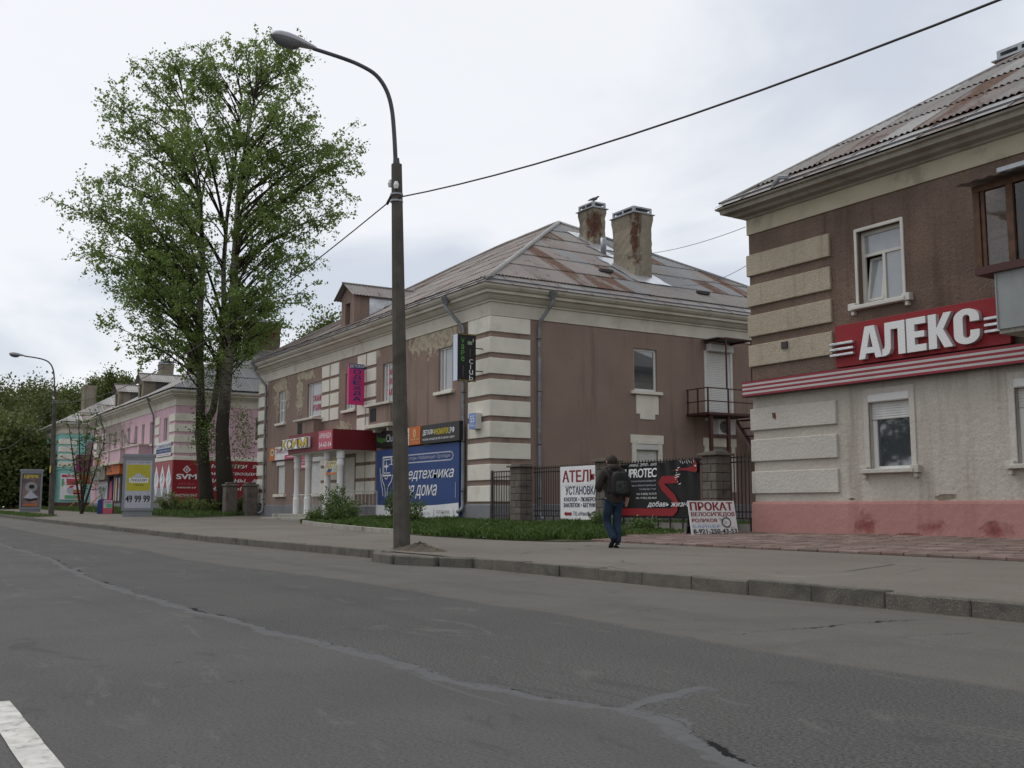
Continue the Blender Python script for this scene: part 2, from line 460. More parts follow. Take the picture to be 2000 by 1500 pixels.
M_brown = plaster('brown_plaster', (0.285, 0.208, 0.172), (0.25, 0.182, 0.152),
                  patch_col=(0.45, 0.39, 0.29), patches=[((-35.6, 18.5, 7.35), (1.7, 1, 0.62)), ((-34.3, 18.5, 7.35), (0.9, 1, 0.7)), ((-52.0, 18.5, 6.6), (1.2, 1, 1.0)), ((-49.4, 18.5, 6.5), (0.5, 1, 0.95)),
                           ((-48.6, 18.5, 7.3), (1.2, 1, 0.22)), ((-43.9, 18.5, 4.4), (0.9, 1, 0.35)), ((-54.6, 18.5, 2.6), (0.25, 1, 0.6)), ((-40.5, 18.5, 7.35), (0.5, 1, 0.2))],
                  streak=(0.15, 0.108, 0.092), st=.75)
M_dormer = plaster('dormer_plaster', (0.28, 0.203, 0.168), (0.25, 0.178, 0.148), streak=(0.13, 0.1, 0.09))
M_ruddy = plaster('ruddy_rough_render', (0.215, 0.155, 0.122), (0.15, 0.107, 0.086), streak=(0.075, 0.048, 0.038), bump=1.0, bscale=16, st=0.6, grain=0.6)
M_grime = plaster('pale_grimy_plaster', (0.54, 0.505, 0.445), (0.45, 0.415, 0.36), patches=[((-13.3, 18.5, 1.1), (0.3, 1, 0.07)), ((-15.6, 18.5, 1.08), (0.15, 1, 0.03))], patch_col=(0.24, 0.2, 0.155),
                  streak=(0.29, 0.25, 0.21), bump=1.0, bscale=11, st=0.8, grain=0.5, soft=.25)
M_plinth_p = plaster('pink_plinth', (0.44, 0.24, 0.215), (0.39, 0.205, 0.185), patches=[((-15.2, 18.45, 0.5), (0.3, 1, 0.25)), ((-13.5, 18.45, 0.5), (0.35, 1, 0.14)), ((-12.2, 18.45, 0.45), (0.35, 1, 0.2)), ((-14.3, 18.45, 0.33), (0.4, 1, 0.06))],
                     patch_col=(0.29, 0.105, 0.092), streak=(0.31, 0.15, 0.13), bump=0.8, bscale=7, soft=.7, grain=.35)
M_plinth_g = plaster('grey_plinth', (0.235, 0.235, 0.245), (0.20, 0.20, 0.21), streak=(0.11, 0.105, 0.10))
M_quoin = rough_mat('white_quoin', (0.72, 0.69, 0.60), (0.65, 0.62, 0.54), 1.2, 0.9, 0.25, 30, dirt=(0.56, 0.525, 0.45), dscale=1.1)
M_quoin_t = plaster('tan_quoin', (0.47, 0.41, 0.315), (0.41, 0.355, 0.27), streak=(0.13, 0.105, 0.08), bump=0.8, bscale=24, grain=0.5)
M_quoin_w = plaster('grimy_white_quoin', (0.57, 0.545, 0.49), (0.50, 0.475, 0.43), patches=[((-17.75, 18.4, 3.05), (0.10, 1, 0.12))], patch_col=(0.2, 0.11, 0.07), streak=(0.33, 0.29, 0.25), bump=0.8, bscale=14, st=0.8, grain=0.45)
M_corn = rough_mat('cornice_paint', (0.58, 0.545, 0.465), (0.51, 0.475, 0.40), 1.0, 0.9, 0.2, 30, dirt=(0.38, 0.345, 0.285), dscale=.9)
M_corn_b = rough_mat('cornice_beige', (0.47, 0.42, 0.31), (0.41, 0.365, 0.265), 1.6, 0.9, 0.3, 30, dirt=(0.27, 0.235, 0.175), dscale=1.3)
M_pink = plaster('pink_plaster', (0.64, 0.43, 0.49), (0.59, 0.395, 0.45), patches=[((-94, 18.5, 7.2), (6, 1, 1.2)), ((-100, 18.5, 5.5), (3, 1, 2.0))], patch_col=(0.36, 0.29, 0.265), streak=(0.32, 0.2, 0.2))
M_turq = plaster('turquoise_plaster', (0.27, 0.56, 0.51), (0.24, 0.50, 0.455), streak=(0.2, 0.33, 0.3))
M_white = flat('white_paint', (0.74, 0.74, 0.72), 0.5)
M_offw = flat('off_white_frame', (0.60, 0.58, 0.53), 0.7)
M_wood = rough_mat('brown_wood', (0.105, 0.05, 0.026), (0.06, 0.03, 0.017), 6, 0.6, 0.3, 40, spec=0.3)
M_maroon = flat('maroon_steel', (0.07, 0.026, 0.024), 0.6)
M_steel = flat('dark_steel', (0.045, 0.04, 0.04), 0.6)
M_rail = flat('fence_steel', (0.042, 0.034, 0.034), 0.6)
M_galv = rough_mat('galvanised', (0.36, 0.38, 0.41), (0.27, 0.285, 0.305), 3, 0.45, 0, metal=0.35, spec=0.5, dirt=(0.17, 0.165, 0.16), dscale=2)
M_foil = rough_mat('bright_tin', (0.74, 0.76, 0.78), (0.58, 0.60, 0.63), 2, 0.32, 0.35, 4, metal=0.75, spec=0.5, bdist=0.05)
M_pipe = rough_mat('pipe_zinc', (0.25, 0.265, 0.285), (0.16, 0.165, 0.17), 2.5, 0.5, 0, metal=0.3, spec=0.5, dirt=(0.09, 0.075, 0.065), dscale=2.5)
M_glass = G('window_glass').set((0.022, 0.026, 0.03), 0.04, 0, 0.85)
M_glass2 = G('pale_glass').set((0.05, 0.058, 0.066), 0.03, 0, .5)
for _m in (M_glass, M_glass2): _m.node_tree.nodes['Principled BSDF'].inputs['IOR'].default_value = 2.3
M_curtain = flat('grey_curtain', (0.36, 0.37, 0.37), 0.25, 0.6)
M_shut = flat('white_shutter', (0.62, 0.62, 0.60), 0.5)
M_dark = flat('dark_void', (0.02, 0.02, 0.02), 0.8)
# roof sheets
def sheet_mat(name, a, b, rust, amt, rough=0.55):
    g = G(name)
    col = g.mix(g.step(g.noise(0.7, 5), 0.3, 0.7), a, b)
    m = g.step(g.noise(1.1, 6, 0.65, 0.6, stretch=(1.5, 1.5, 0.7), off=8), 0.62 - amt, 0.72 - amt * 0.7)
    rc = g.mix(g.step(g.noise(6, 4), 0.35, 0.65), rust, tuple(x * 0.6 for x in rust))
    col = g.mix(m, col, rc)
    col = g.mix(g.step(g.noise(9, 4, off=4), 0.45, 0.75, 0, 0.3), col, (0.1, 0.09, 0.085))
    return g.set(col, rough, 0.15, 0.4)
RUST = (0.13, 0.075, 0.052)
R_MAUVE = sheet_mat('roof_mauve', (0.225, 0.192, 0.175), (0.19, 0.162, 0.15), RUST, 0.04)
R_GREY = sheet_mat('roof_grey', (0.232, 0.213, 0.197), (0.198, 0.182, 0.17), RUST, 0.03)
R_BLUE = sheet_mat('roof_bluegrey', (0.22, 0.222, 0.228), (0.185, 0.187, 0.192), RUST, 0.03)
def rust_mat(name, st):
    g = G(name)
    col = g.mix(g.step(g.noise(0.7, 5), 0.3, 0.7), (0.21, 0.18, 0.163), (0.185, 0.158, 0.145))
    rc = g.mix(g.step(g.noise(5, 5), .3, .7), (0.145, 0.078, 0.05), (0.085, 0.05, 0.036))
    col = g.mix(g.step(g.noise(1.0, 6, .6, .3, stretch=st, off=2), .40, .50), col, rc)
    return g.set(col, .75, .1, .3)
R_RUST = rust_mat('roof_rust_hip', (.5, 2.6, .5))
R_RUSTF = rust_mat('roof_rust_front', (2.6, .4, .4))
R_SEMI = sheet_mat('roof_half_rust', (0.21, 0.175, 0.158), (0.175, 0.145, 0.13), RUST, 0.13)
R_DARK = sheet_mat('roof_slate', (0.125, 0.125, 0.13), (0.10, 0.10, 0.105), (0.11, 0.085, 0.07), 0.0)
R_PALE = sheet_mat('roof_pale', (0.33, 0.32, 0.305), (0.27, 0.26, 0.25), RUST, 0.0)
M_chim = plaster('chimney_plaster', (0.31, 0.272, 0.21), (0.22, 0.19, 0.145), patches=[((-33.45, 26.88, 12.1), (0.35, 0.35, 1.3)), ((-37.4, 27.75, 13.6), (0.55, 0.55, 0.8))], patch_col=(0.125, 0.068, 0.048), streak=(0.10, 0.085, 0.065), bump=1.0, bscale=7, st=0.95, soft=.35, grain=.35)
M_block = rough_mat('fence_block', (0.150, 0.128, 0.108), (0.115, 0.098, 0.083), 4, 0.95, 0.7, 45, dirt=(0.06, 0.052, 0.045), dscale=2.5)
M_mortar = rough_mat('mortar', (0.06, 0.052, 0.046), (0.045, 0.04, 0.035), 8, 1.0)
M_conc = rough_mat('pole_concrete', (0.115, 0.103, 0.085), (0.082, 0.074, 0.062), 3, 0.92, 0.6, 40, dirt=(0.05, 0.044, 0.036), dscale=2.2)
M_concl = rough_mat('pale_concrete', (0.33, 0.31, 0.27), (0.26, 0.245, 0.215), 3, 0.95, 0.5, 40, dirt=(0.14, 0.13, 0.11), dscale=2)
# print colours
K_red = flat('print_red', (0.25, 0.014, 0.019)); K_dred = flat('print_dark_red', (0.24, 0.012, 0.022)); K_blk = flat('print_black', (0.014, 0.013, 0.014), 0.45)
K_wht = flat('print_white', (0.76, 0.76, 0.76)); K_blue = flat('print_blue', (0.027, 0.06, 0.195)); K_navy = flat('print_navy', (0.02, 0.022, 0.075))
K_yel = flat('print_yellow', (0.62, 0.50, 0.03)); K_gold = flat('print_gold', (0.58, 0.43, 0.06)); K_org = flat('print_orange', (0.56, 0.15, 0.035)); K_pink = flat('print_pink', (0.62, 0.045, 0.20))
K_grn = flat('print_green', (0.10, 0.36, 0.06)); K_mint = flat('print_mint', (0.12, 0.42, 0.22)); K_lblue = flat('print_light_blue', (0.25, 0.42, 0.62)); K_grey = flat('print_grey', (0.30, 0.30, 0.31))
K_crim = flat('print_crimson', (0.50, 0.03, 0.10)); K_rose = flat('print_rose', (0.50, 0.10, 0.15)); K_cream = flat('print_cream', (0.60, 0.52, 0.30)); K_bplate = flat('plate_blue', (0.16, 0.26, 0.58))
K_olive = flat('print_mustard', (0.46, 0.41, 0.04)); K_pale = flat('print_pale', (0.46, 0.47, 0.53))

# ------------------------------------------------------------------ terrain heights
def rise(x):
    return 0.006 * min(max(0.0, -x - 28.0), 100.0)
def gz(x, y):
    z = rise(x)
    if y > 8.1: z += 0.14 + 0.016 * (min(y, 18.5) - 8.1)
    return z
XS = [-700, -300, -150, -128] + list(range(-124, 32, 4)) + [60, 200, 700]

def sheet(name, x_list, y_fn0, y_fn1, dz, mat, kind='structure', ny=1, parent=None):
    rows = []
    for x in x_list:
        a, b = y_fn0(x), y_fn1(x)
        rows.append([(x, a + (b - a) * k / ny, gz(x, min(max(a + (b - a) * k / ny, a + 1e-3), b - 1e-3)) + dz) for k in range(ny + 1)])
    o = B().grid(rows).build(name, mat, parent, kind=kind if not parent else None, fix=False)
    if o.data.polygons[0].normal.z < 0: o.data.flip_normals()
    return o

b = B().grid([[(x, y, rise(x) - 0.25) for y in (-700, -200, -60, 0, 19, 60, 200, 900)] for x in XS])
ground = b.build('ground', M_turf, kind='structure', fix=False)
if ground.data.polygons[0].normal.z < 0: ground.data.flip_normals()
road = sheet('road', XS, lambda x: -14.0, lambda x: 8.1, 0.0, M_road, ny=1)
sidewalk = sheet('sidewalk', XS, lambda x: 8.11, lambda x: 18.6, 0.0, M_walk)
yard = sheet('yard', list(range(-124, 32, 4)), lambda x: 18.6, lambda x: 45.0, -0.004, M_soil)

def wob(x, s=1.0, k=0.0):
    return s * (0.5 * math.sin(x * 1.7 + k) + 0.3 * math.sin(x * 4.3 + 1.3 + k) + 0.2 * math.sin(x * 9.1 + 2.2 + k))
# lane line dashes
for x0, x1 in ((-5.62, -2.6), (-10.5, -6.35), (-17.5, -13.4)):
    B().grid([[(x, 0.57 + wob(x * 6, .002), .005), (x, 0.695 + wob(x * 7, .002, 2), .005)] for x in np.arange(x0, x1 + .01, 0.12)]).build('lane_dash', M_line, road, fix=False)
for o in list(road.children):
    if o.data.polygons[0].normal.z < 0: o.data.flip_normals()

# ------------------------------------------------------------------ kerb
kerb = link('kerb', None, (-20, 8.1, 0.07), kind='structure')
rk = random.Random(4)
kx = 4.0
kmesh = []
for i in range(4):
    bb = B().box(-.433, .433, -.075, .075, -.2, .155)
    o_ = bb.build('kerb_stone', M_kerb, None, bevel=0.008 + .003 * i)
    kmesh.append(o_.data); 
    bpy.data.objects.remove(o_)
while kx > -112:
    x = kx - .435
    if not (-17.2 < x < -14.0):
        o = link('kerb_stone', rk.choice(kmesh), (x, 8.1 + rk.uniform(-.009, .009), rise(x) - 0.02 + rk.uniform(-.010, .006)), kerb)
        o.rotation_euler = (rk.uniform(-.02, .02), rk.uniform(-.006, .006), rk.uniform(-.008, .008))
    kx -= .87
for (x0, y0, x1, y1) in ((-17.3, 8.06, -16.55, 7.62), (-16.5, 7.60, -15.55, 7.50), (-15.5, 7.49, -14.65, 7.80), (-14.6, 7.83, -13.95, 8.06)):
    L = math.hypot(x1 - x0, y1 - y0)
    bb = B().box(-L / 2 + .01, L / 2 - .01, -.075, .075, -.2, .155).build('kerb_stone', M_kerb, None, bevel=0.025)
    me = bb.data; bpy.data.objects.remove(bb)
    o = link('kerb_stone', me, ((x0 + x1) / 2, (y0 + y1) / 2, -.02), kerb)
    o.rotation_euler = (rk.uniform(-.04, .04), rk.uniform(-.02, .02), math.atan2(y1 - y0, x1 - x0))
B().prism([(x, y, -.05) for x, y in ((-17.35, 8.14), (-16.5, 7.62), (-15.5, 7.55), (-14.6, 7.88), (-13.9, 8.14))], (0, 0, .175)).build('kerb_bay', M_walk, sidewalk)
# earth bank inside the kerb bump, round the pole's foot
rows = []
for j in range(15):
    rr = j / 14
    rows.append([(-17.0 + (1.35 * rr) * math.cos(t * 2 * math.pi / 28) + 0.06 * wob(t * 1.1 + j) * (1 - rr), 8.68 + (.5 * rr) * math.sin(t * 2 * math.pi / 28),
                  0.15 + 0.13 * (1 - rr) ** 1.4 + (0.05 * max(0, 1 - rr)) * wob(t * 2.1 + j * 1.7) - .05 * rr) for t in range(29)])
B().grid(rows).build('earth_mound', M_soil, kind='structure', smooth=True)
lw_edge = link('lawn_edging', None, (-31, 13.3, .3), kind='structure')
ed = [(-37.4, 14.25), (-34.4, 13.6), (-31.4, 13.1), (-28.4, 12.68), (-25.4, 12.25)]
for (x0, y0), (x1, y1) in zip(ed[:-1], ed[1:]):
    for k in range(3):
        xa, ya, xb, yb = x0 + (x1 - x0) * k / 3, y0 + (y1 - y0) * k / 3, x0 + (x1 - x0) * (k + 1) / 3, y0 + (y1 - y0) * (k + 1) / 3
        L = math.hypot(xb - xa, yb - ya)
        bb = B().box(-L / 2 + .01, L / 2 - .01, -.05, .05, -.15, .13).build('edging_stone', M_concl, None, bevel=0.012); me = bb.data; bpy.data.objects.remove(bb)
        o = link('edging_stone', me, ((xa + xb) / 2, (ya + yb) / 2, gz(xa, ya) - .01), lw_edge); o.rotation_euler = (0, 0, math.atan2(yb - ya, xb - xa))

# ------------------------------------------------------------------ block paving in front of the right-hand house
paving = sheet('block_paving', [-20.6, -16, -12, -8, -4, 0, 4], lambda x: 12.9 if x > -18 else 14.6, lambda x: 18.42, 0.006, M_joint)
pm = []
for m in PAVERS:
    for v in range(2):
        bb = B().box(-.193, .193, -.193, .193, -.05, .016).build('paver', m, None, bevel=0.012); pm.append(bb.data); bpy.data.objects.remove(bb)
cells = []
ry = 13.1; row = 0
while ry < 18.4:
    cx_ = 3.8 - (0.2 if row % 2 else 0)
    while cx_ > -20.4:
        if not (cx_ < -17.4 and ry < 13.0 + (-17.4 - cx_) * 1.1):
            cells.append((cx_, ry))
        cx_ -= 0.4
    ry += 0.4; row += 1
cells.sort(key=lambda c: (not (-20.4 < c[0] < -7.2 + (13 - c[1]) * .66), c[0] ** 2 + c[1] ** 2))
rp = random.Random(3)
rest = B()
for i, (x, y) in enumerate(cells):
    z = gz(x, y) + 0.006
    if i < 300:
        o = link('paver', rp.choice(pm), (x, y, z + rp.uniform(-.004, .007)), paving)
        o.rotation_euler = (rp.uniform(-.012, .012), rp.uniform(-.012, .012), rp.uniform(-.01, .01))
    else:
        rest.box(x - .19, x + .19, y - .19, y + .19, z - .05, z + .016 + rp.uniform(-.004, .005)); rest.M[-6:] = [rp.randrange(4)] * 6
rest.build('far_pavers', PAVERS, paving, kind='stuff', fix=False)

# ------------------------------------------------------------------ building kit
UX = Vector((1, 0, 0)); UY = Vector((0, 1, 0))
def LB(b, O, u, a0, a1, d0, d1, z0, z1):
    """box in facade coordinates: a along the wall, d outwards, z absolute"""
    if abs(u.x) > 0.5: return b.box(O[0] + a0, O[0] + a1, O[1] - d1, O[1] - d0, z0, z1)
    return b.box(O[0] + d0, O[0] + d1, O[1] + a0, O[1] + a1, z0, z1)
def LP(O, u, a, d, z):
    if abs(u.x) > 0.5: return (O[0] + a, O[1] - d, z)
    return (O[0] + d, O[1] + a, z)
def lbox(name, O, u, a0, a1, d0, d1, z0, z1, mat, parent, bevel=0):
    if abs(u.x) > 0.5: return box(name, O[0] + a0, O[0] + a1, O[1] - d1, O[1] - d0, z0, z1, mat, parent, bevel)
    return box(name, O[0] + d0, O[0] + d1, O[1] + a0, O[1] + a1, z0, z1, mat, parent, bevel)

def wall(name, O, u, a0, a1, z0, z1, holes, depth, mat, parent):
    b = B()
    As = sorted({a0, a1, *[h[0] for h in holes], *[h[1] for h in holes]}); Zs = sorted({z0, z1, *[h[2] for h in holes], *[h[3] for h in holes]})
    inside = lambda a, z: any(h[0] < a < h[1] and h[2] < z < h[3] for h in holes)
    for a, a2 in zip(As[:-1], As[1:]):
        for z, z2 in zip(Zs[:-1], Zs[1:]):
            if not inside((a + a2) / 2, (z + z2) / 2):
                b.face([LP(O, u, a, 0, z), LP(O, u, a2, 0, z), LP(O, u, a2, 0, z2), LP(O, u, a, 0, z2)])
    for h in holes:
        for (p, q) in (((h[0], h[2]), (h[0], h[3])), ((h[0], h[3]), (h[1], h[3])), ((h[1], h[3]), (h[1], h[2])), ((h[1], h[2]), (h[0], h[2]))):
            b.face([LP(O, u, p[0], 0, p[1]), LP(O, u, q[0], 0, q[1]), LP(O, u, q[0], -depth, q[1]), LP(O, u, p[0], -depth, p[1])])
    return b.build(name, mat, parent, fix=False)

def window(parent, O, u, a0, a1, z0, z1, depth=0.15, mull=(), bars=(), panes=None, fm=None, glass=None, sill=True, sillm=None, fw=0.06, sill_out=0.14, name='window'):
    fm = fm or M_white; glass = glass or M_glass
    b = B()
    LB(b, O, u, a0, a0 + fw, -depth, -depth + .06, z0, z1); LB(b, O, u, a1 - fw, a1, -depth, -depth + .06, z0, z1)
    LB(b, O, u, a0 + fw, a1 - fw, -depth, -depth + .058, z0, z0 + fw); LB(b, O, u, a0 + fw, a1 - fw, -depth, -depth + .058, z1 - fw, z1)
    for m in mull: LB(b, O, u, a0 + (a1 - a0) * m - fw * .45, a0 + (a1 - a0) * m + fw * .45, -depth, -depth + .056, z0 + fw, z1 - fw)
    for m in bars: LB(b, O, u, a0 + fw, a1 - fw, -depth, -depth + .052, z0 + (z1 - z0) * m - fw * .4, z0 + (z1 - z0) * m + fw * .4)
    w = b.build(name, fm, parent)
    ed = [0] + list(mull) + [1]
    for r_ in panes or ():
        B().face([LP(O, u, a, -depth + .02, z) for a, z in ((r_[0], r_[2]), (r_[1], r_[2]), (r_[1], r_[3]), (r_[0], r_[3]))]).build('pane', glass, w, fix=False)
    for p, q in zip(ed[:-1], ed[1:]) if not panes else ():
        A, C_ = a0 + (a1 - a0) * p, a0 + (a1 - a0) * q
        B().face([LP(O, u, A + .01, -depth + .02, z0 + .01), LP(O, u, C_ - .01, -depth + .02, z0 + .01), LP(O, u, C_ - .01, -depth + .02, z1 - .01), LP(O, u, A + .01, -depth + .02, z1 - .01)]).build('pane', glass, w, fix=False)
    if sill:
        lbox('sill', O, u, a0 - .18, a1 + .18, -.02, sill_out, z0 - .14, z0 - .02, sillm or M_quoin, w, 0.012)
    return w

def shutter(parent, O, u, a0, a1, z0, z1, depth=0.1, boxh=0.2, pitch=0.06, mat=None, name='roller_shutter', boxout=0.1):
    mat = mat or M_shut
    n = int((z1 - boxh - z0) / pitch); rows = []
    for k in range(n + 1):
        z = z0 + (z1 - boxh - z0) * k / n
        for dz, d in ((0, 0.0), (.3 * pitch, .012), (.75 * pitch, .012)):
            if k == n and dz: break
            rows.append([LP(O, u, a0, -depth + d, z + dz), LP(O, u, a1, -depth + d, z + dz)])
    s = B().grid(rows).build(name, mat, parent, fix=False)
    lbox('shutter_box', O, u, a0 - .02, a1 + .02, -depth, boxout - depth + .04, z1 - boxh, z1 + .02, mat, s, 0.02)
    return s

def ring(name, x0, x1, y0, y1, prof, mat, parent, autosmooth=None):
    rows = []
    for o, z in prof:
        rows.append([(x0 - o, y0 - o, z), (x1 + o, y0 - o, z), (x1 + o, y1 + o, z), (x0 - o, y1 + o, z), (x0 - o, y0 - o, z)])
    return B().grid(rows).build(name, mat, parent)

def quoin_corner(parent, xc, yc, tops, h, lx, ly, out, mat, sx=-1):
    """L-shaped corner blocks: lx along the front, ly along the side; xc the corner, sx = direction of the front wall from the corner"""
    for i, t in enumerate(tops):
        z0, z1 = t - h, t
        o = out
        xe = xc + sx * lx
        # plan outline of the L block, outwards by `o`
        pts = [(xe, yc - o), (xc - sx * o, yc - o), (xc - sx * o, yc + ly), (xc - sx * -0.02, yc + ly), (xc - sx * -0.02, yc + 0.02), (xe, yc + 0.02)]
        B().prism([(x, y, z0) for x, y in pts], (0, 0, z1 - z0)).build('quoin', mat, parent, bevel=0.014)

def roof_faces(x0, x1, y0, y1, z, w, m):
    """hip roof: eave rectangle, half width w, slope m. Returns frame per face: origin, along, up-slope, normal, uv polygon"""
    c = math.atan(m); cs, sn = math.cos(c), math.sin(c); sl = w / cs
    L = x1 - x0; D = y1 - y0
    return {
        'front': ((x0, y0, z), Vector((1, 0, 0)), Vector((0, cs, sn)), [(0, 0), (L, 0), (L - w, sl), (w, sl)]),
        'right': ((x1, y0, z), Vector((0, 1, 0)), Vector((-cs, 0, sn)), [(0, 0), (D, 0), (D - w, sl), (w, sl)]),
        'back': ((x1, y1, z), Vector((-1, 0, 0)), Vector((0, -cs, sn)), [(0, 0), (L, 0), (L - w, sl), (w, sl)]),
        'left': ((x0, y1, z), Vector((0, -1, 0)), Vector((cs, 0, sn)), [(0, 0), (D, 0), (D - w, sl), (w, sl)]),
    }

def clean(poly):
    out = []
    for p in poly:
        if not out or math.hypot(p[0] - out[-1][0], p[1] - out[-1][1]) > 1e-3: out.append(p)
    return out

def roof_deck(parent, faces, mat, name='roof', drop=0.05):
    b = B()
    for k, (O, U, V, poly) in faces.items():
        N = U.cross(V)
        b.face([Vector(O) + U * a + V * c - N * drop for a, c in clean(poly)])
    tops = [f for f in faces.values()]
    (O, U, V, poly) = faces['front']; (O2, U2, V2, p2) = faces['back']
    b.face([Vector(O) + U * poly[3][0] + V * poly[3][1], Vector(O) + U * poly[2][0] + V * poly[2][1], Vector(O2) + U2 * p2[3][0] + V2 * p2[3][1], Vector(O2) + U2 * p2[2][0] + V2 * p2[2][1]]) if abs(O2[1] - O[1]) - 2 * poly[3][0] > .3 else None
    return b.build(name, mat, parent)

def sheets(parent, face, v0, sw, sl, pick, name='roof_sheet', amp=0.021, pitch=0.15, umin=None, umax=None, seg=4, lift=0.026, seed=0, skip=None):
    """corrugated sheets, one object each, cut along the hips"""
    O, U, V, poly = face; O = Vector(O); N = U.cross(V); poly = clean(poly)
    r = random.Random(seed)
    us = [p[0] for p in poly]; vs_ = [p[1] for p in poly]
    # left/right hip limits at v
    vmax = max(vs_); L = max(us)
    def lim(v):
        t = v / vmax
        lo = (poly[-1][0]) * t; hi = L - (L - poly[2][0]) * t
        return lo, hi
    v = v0; row = 0
    while v < vmax - 0.05:
        ve = min(v + sl, vmax)
        lo0, hi0 = lim(v)
        u = math.floor(lo0 / sw) * sw; col = int(round(u / sw))
        while u < hi0:
            uc, vc = u + sw / 2, (v + ve) / 2
            if (umin is not None and u + sw < umin) or (umax is not None and u > umax) or (skip and skip(uc, vc)):
                u += sw; col += 1; continue
            lo1, hi1 = lim(ve)
            n = int(round(sw / pitch * seg))
            jv = r.uniform(-.04, .04); jl = r.uniform(0, .012); top = min(ve + 0.15, vmax)
            rows = []
            for vv, lf in ((v + (jv if row else jv * .4), lift + jl), (top, 0.0)):
                rows.append([(u + sw * k / n, vv, amp * math.cos(2 * math.pi * (u + sw * k / n) / pitch) + lf + amp) for k in range(n + 1)])
            inside = u >= lim(top)[0] and u + sw <= lim(top)[1]
            bm = bmesh.new()
            vr = [[bm.verts.new(p) for p in rw] for rw in rows]
            for k in range(n):
                bm.faces.new((vr[0][k], vr[0][k + 1], vr[1][k + 1], vr[1][k]))
            if not inside:
                for (p, q) in zip(poly, poly[1:] + poly[:1]):
                    e = Vector((q[0] - p[0], q[1] - p[1], 0)); nn = Vector((e.y, -e.x, 0))
                    if nn.length < 1e-6: continue
                    bmesh.ops.bisect_plane(bm, geom=bm.verts[:] + bm.edges[:] + bm.faces[:], plane_co=(p[0], p[1], 0), plane_no=nn, clear_outer=True)
            if len(bm.faces) >= 1 and sum(f.calc_area() for f in bm.faces) > 0.02:
                c = O + U * uc + V * vc
                for vt in bm.verts:
                    a, d, h = vt.co
                    vt.co = O + U * a + V * d + N * h - c
                me = bpy.data.meshes.new(name); bm.to_mesh(me)
                me.materials.append(pick(uc, vc, col, row, r))
                me.polygons.foreach_set('use_smooth', [True] * len(me.polygons))
                link(name, me, c, parent)
            bm.free()
            u += sw; col += 1
        v = ve; row += 1

def eave_sheets(parent, face, v1, sw, mats, u0=0, u1=None, seed=0, gutter_v=0.32, gm=None):
    """flat tin sheets along the eave with raised seams and the upstand gutter"""
    O, U, V, poly = face; O = Vector(O); N = U.cross(V); r = random.Random(seed); L = poly[1][0]
    slope = (poly[-1][0]) / max(p[1] for p in poly)
    slope_r = (L - poly[2][0]) / max(p[1] for p in poly)
    u1 = L if u1 is None else u1
    u = u0
    pt = lambda a, d, h: O + U * a + V * d + N * h
    while u < u1 - .02:
        e = min(u + sw, u1)
        a0, a1 = u, e
        t0 = max(u + .0, slope * v1); t1 = min(e, L - slope_r * v1)
        if t1 <= t0: t1 = t0 + .01
        h = r.uniform(0, .008)
        B().face([pt(a0, -.03, .004 + h), pt(a1, -.03, .004 + h), pt(t1, v1 + .1, .004 + h), pt(t0, v1 + .1, .004 + h)]).build('eave_sheet', r.choice(mats), parent, fix=False)
        if u > u0:
            B().prism([pt(u - .012, -.03, .0), pt(u + .012, -.03, .0), pt(u + .012, -.03, .03), pt(u - .012, -.03, .03)], V * (v1 + .05)).build('seam', mats[0], parent)
        u = e
    g = [(u0 + (u1 - u0) * k / 24) for k in range(25)]
    b = B()
    rr = [gutter_v + 0.05 * math.sin(k * 1.1) * 0.4 for k in range(25)]
    b.grid([[pt(a, q, .0) for a, q in zip(g, rr)], [pt(a, q - .02, .055) for a, q in zip(g, rr)], [pt(a, q + .0, .06) for a, q in zip(g, rr)], [pt(a, q + .03, .0) for a, q in zip(g, rr)]])
    b.build('gutter', gm or M_galv, parent)

def ridge_cap(parent, p, q, mat, r=0.09, name='ridge_cap'):
    p, q = Vector(p), Vector(q)
    n = 6
    return B().tube([p + (q - p) * k / n + Vector((0, 0, .0 + .015 * (k % 2))) for k in range(n + 1)], r, 6).build(name, mat, parent, smooth=True)

def downpipe(parent, O, u, a_top, a, z_top, z_wall, z_bot, out_top=0.55, r=0.065, mat=None, hop=True, foot=True):
    mat = mat or M_pipe
    pts = [LP(O, u, a_top, out_top, z_top), LP(O, u, a_top, out_top, z_top - .18), LP(O, u, a, .13, z_wall + .1), LP(O, u, a, .11, z_wall - .1)]
    n = 5
    pts += [LP(O, u, a + .006 * math.sin(k * 2), .11, z_wall - .1 + (z_bot - z_wall + .1) * k / n) for k in range(1, n + 1)]
    if foot: pts += [LP(O, u, a, .16, z_bot - .12), LP(O, u, a, .34, z_bot - .22)]
    p = B().tube(pts, r, 10).build('downpipe', mat, parent, smooth=True)
    if hop:
        B().tube([LP(O, u, a_top, out_top, z_top - .12), LP(O, u, a_top, out_top, z_top + .02), LP(O, u, a_top, out_top, z_top + .16), LP(O, u, a_top, out_top, z_top + .2)], [.07, .12, .19, .2], 8).build('hopper', mat, p)
    for k in range(4):
        z = z_wall - .5 - (z_wall - z_bot - 1) * k / 3
        B().tube([LP(O, u, a, .11, z), LP(O, u, a, .11, z + .04)], r + .014, 10).build('bracket', M_steel, p)
    return p

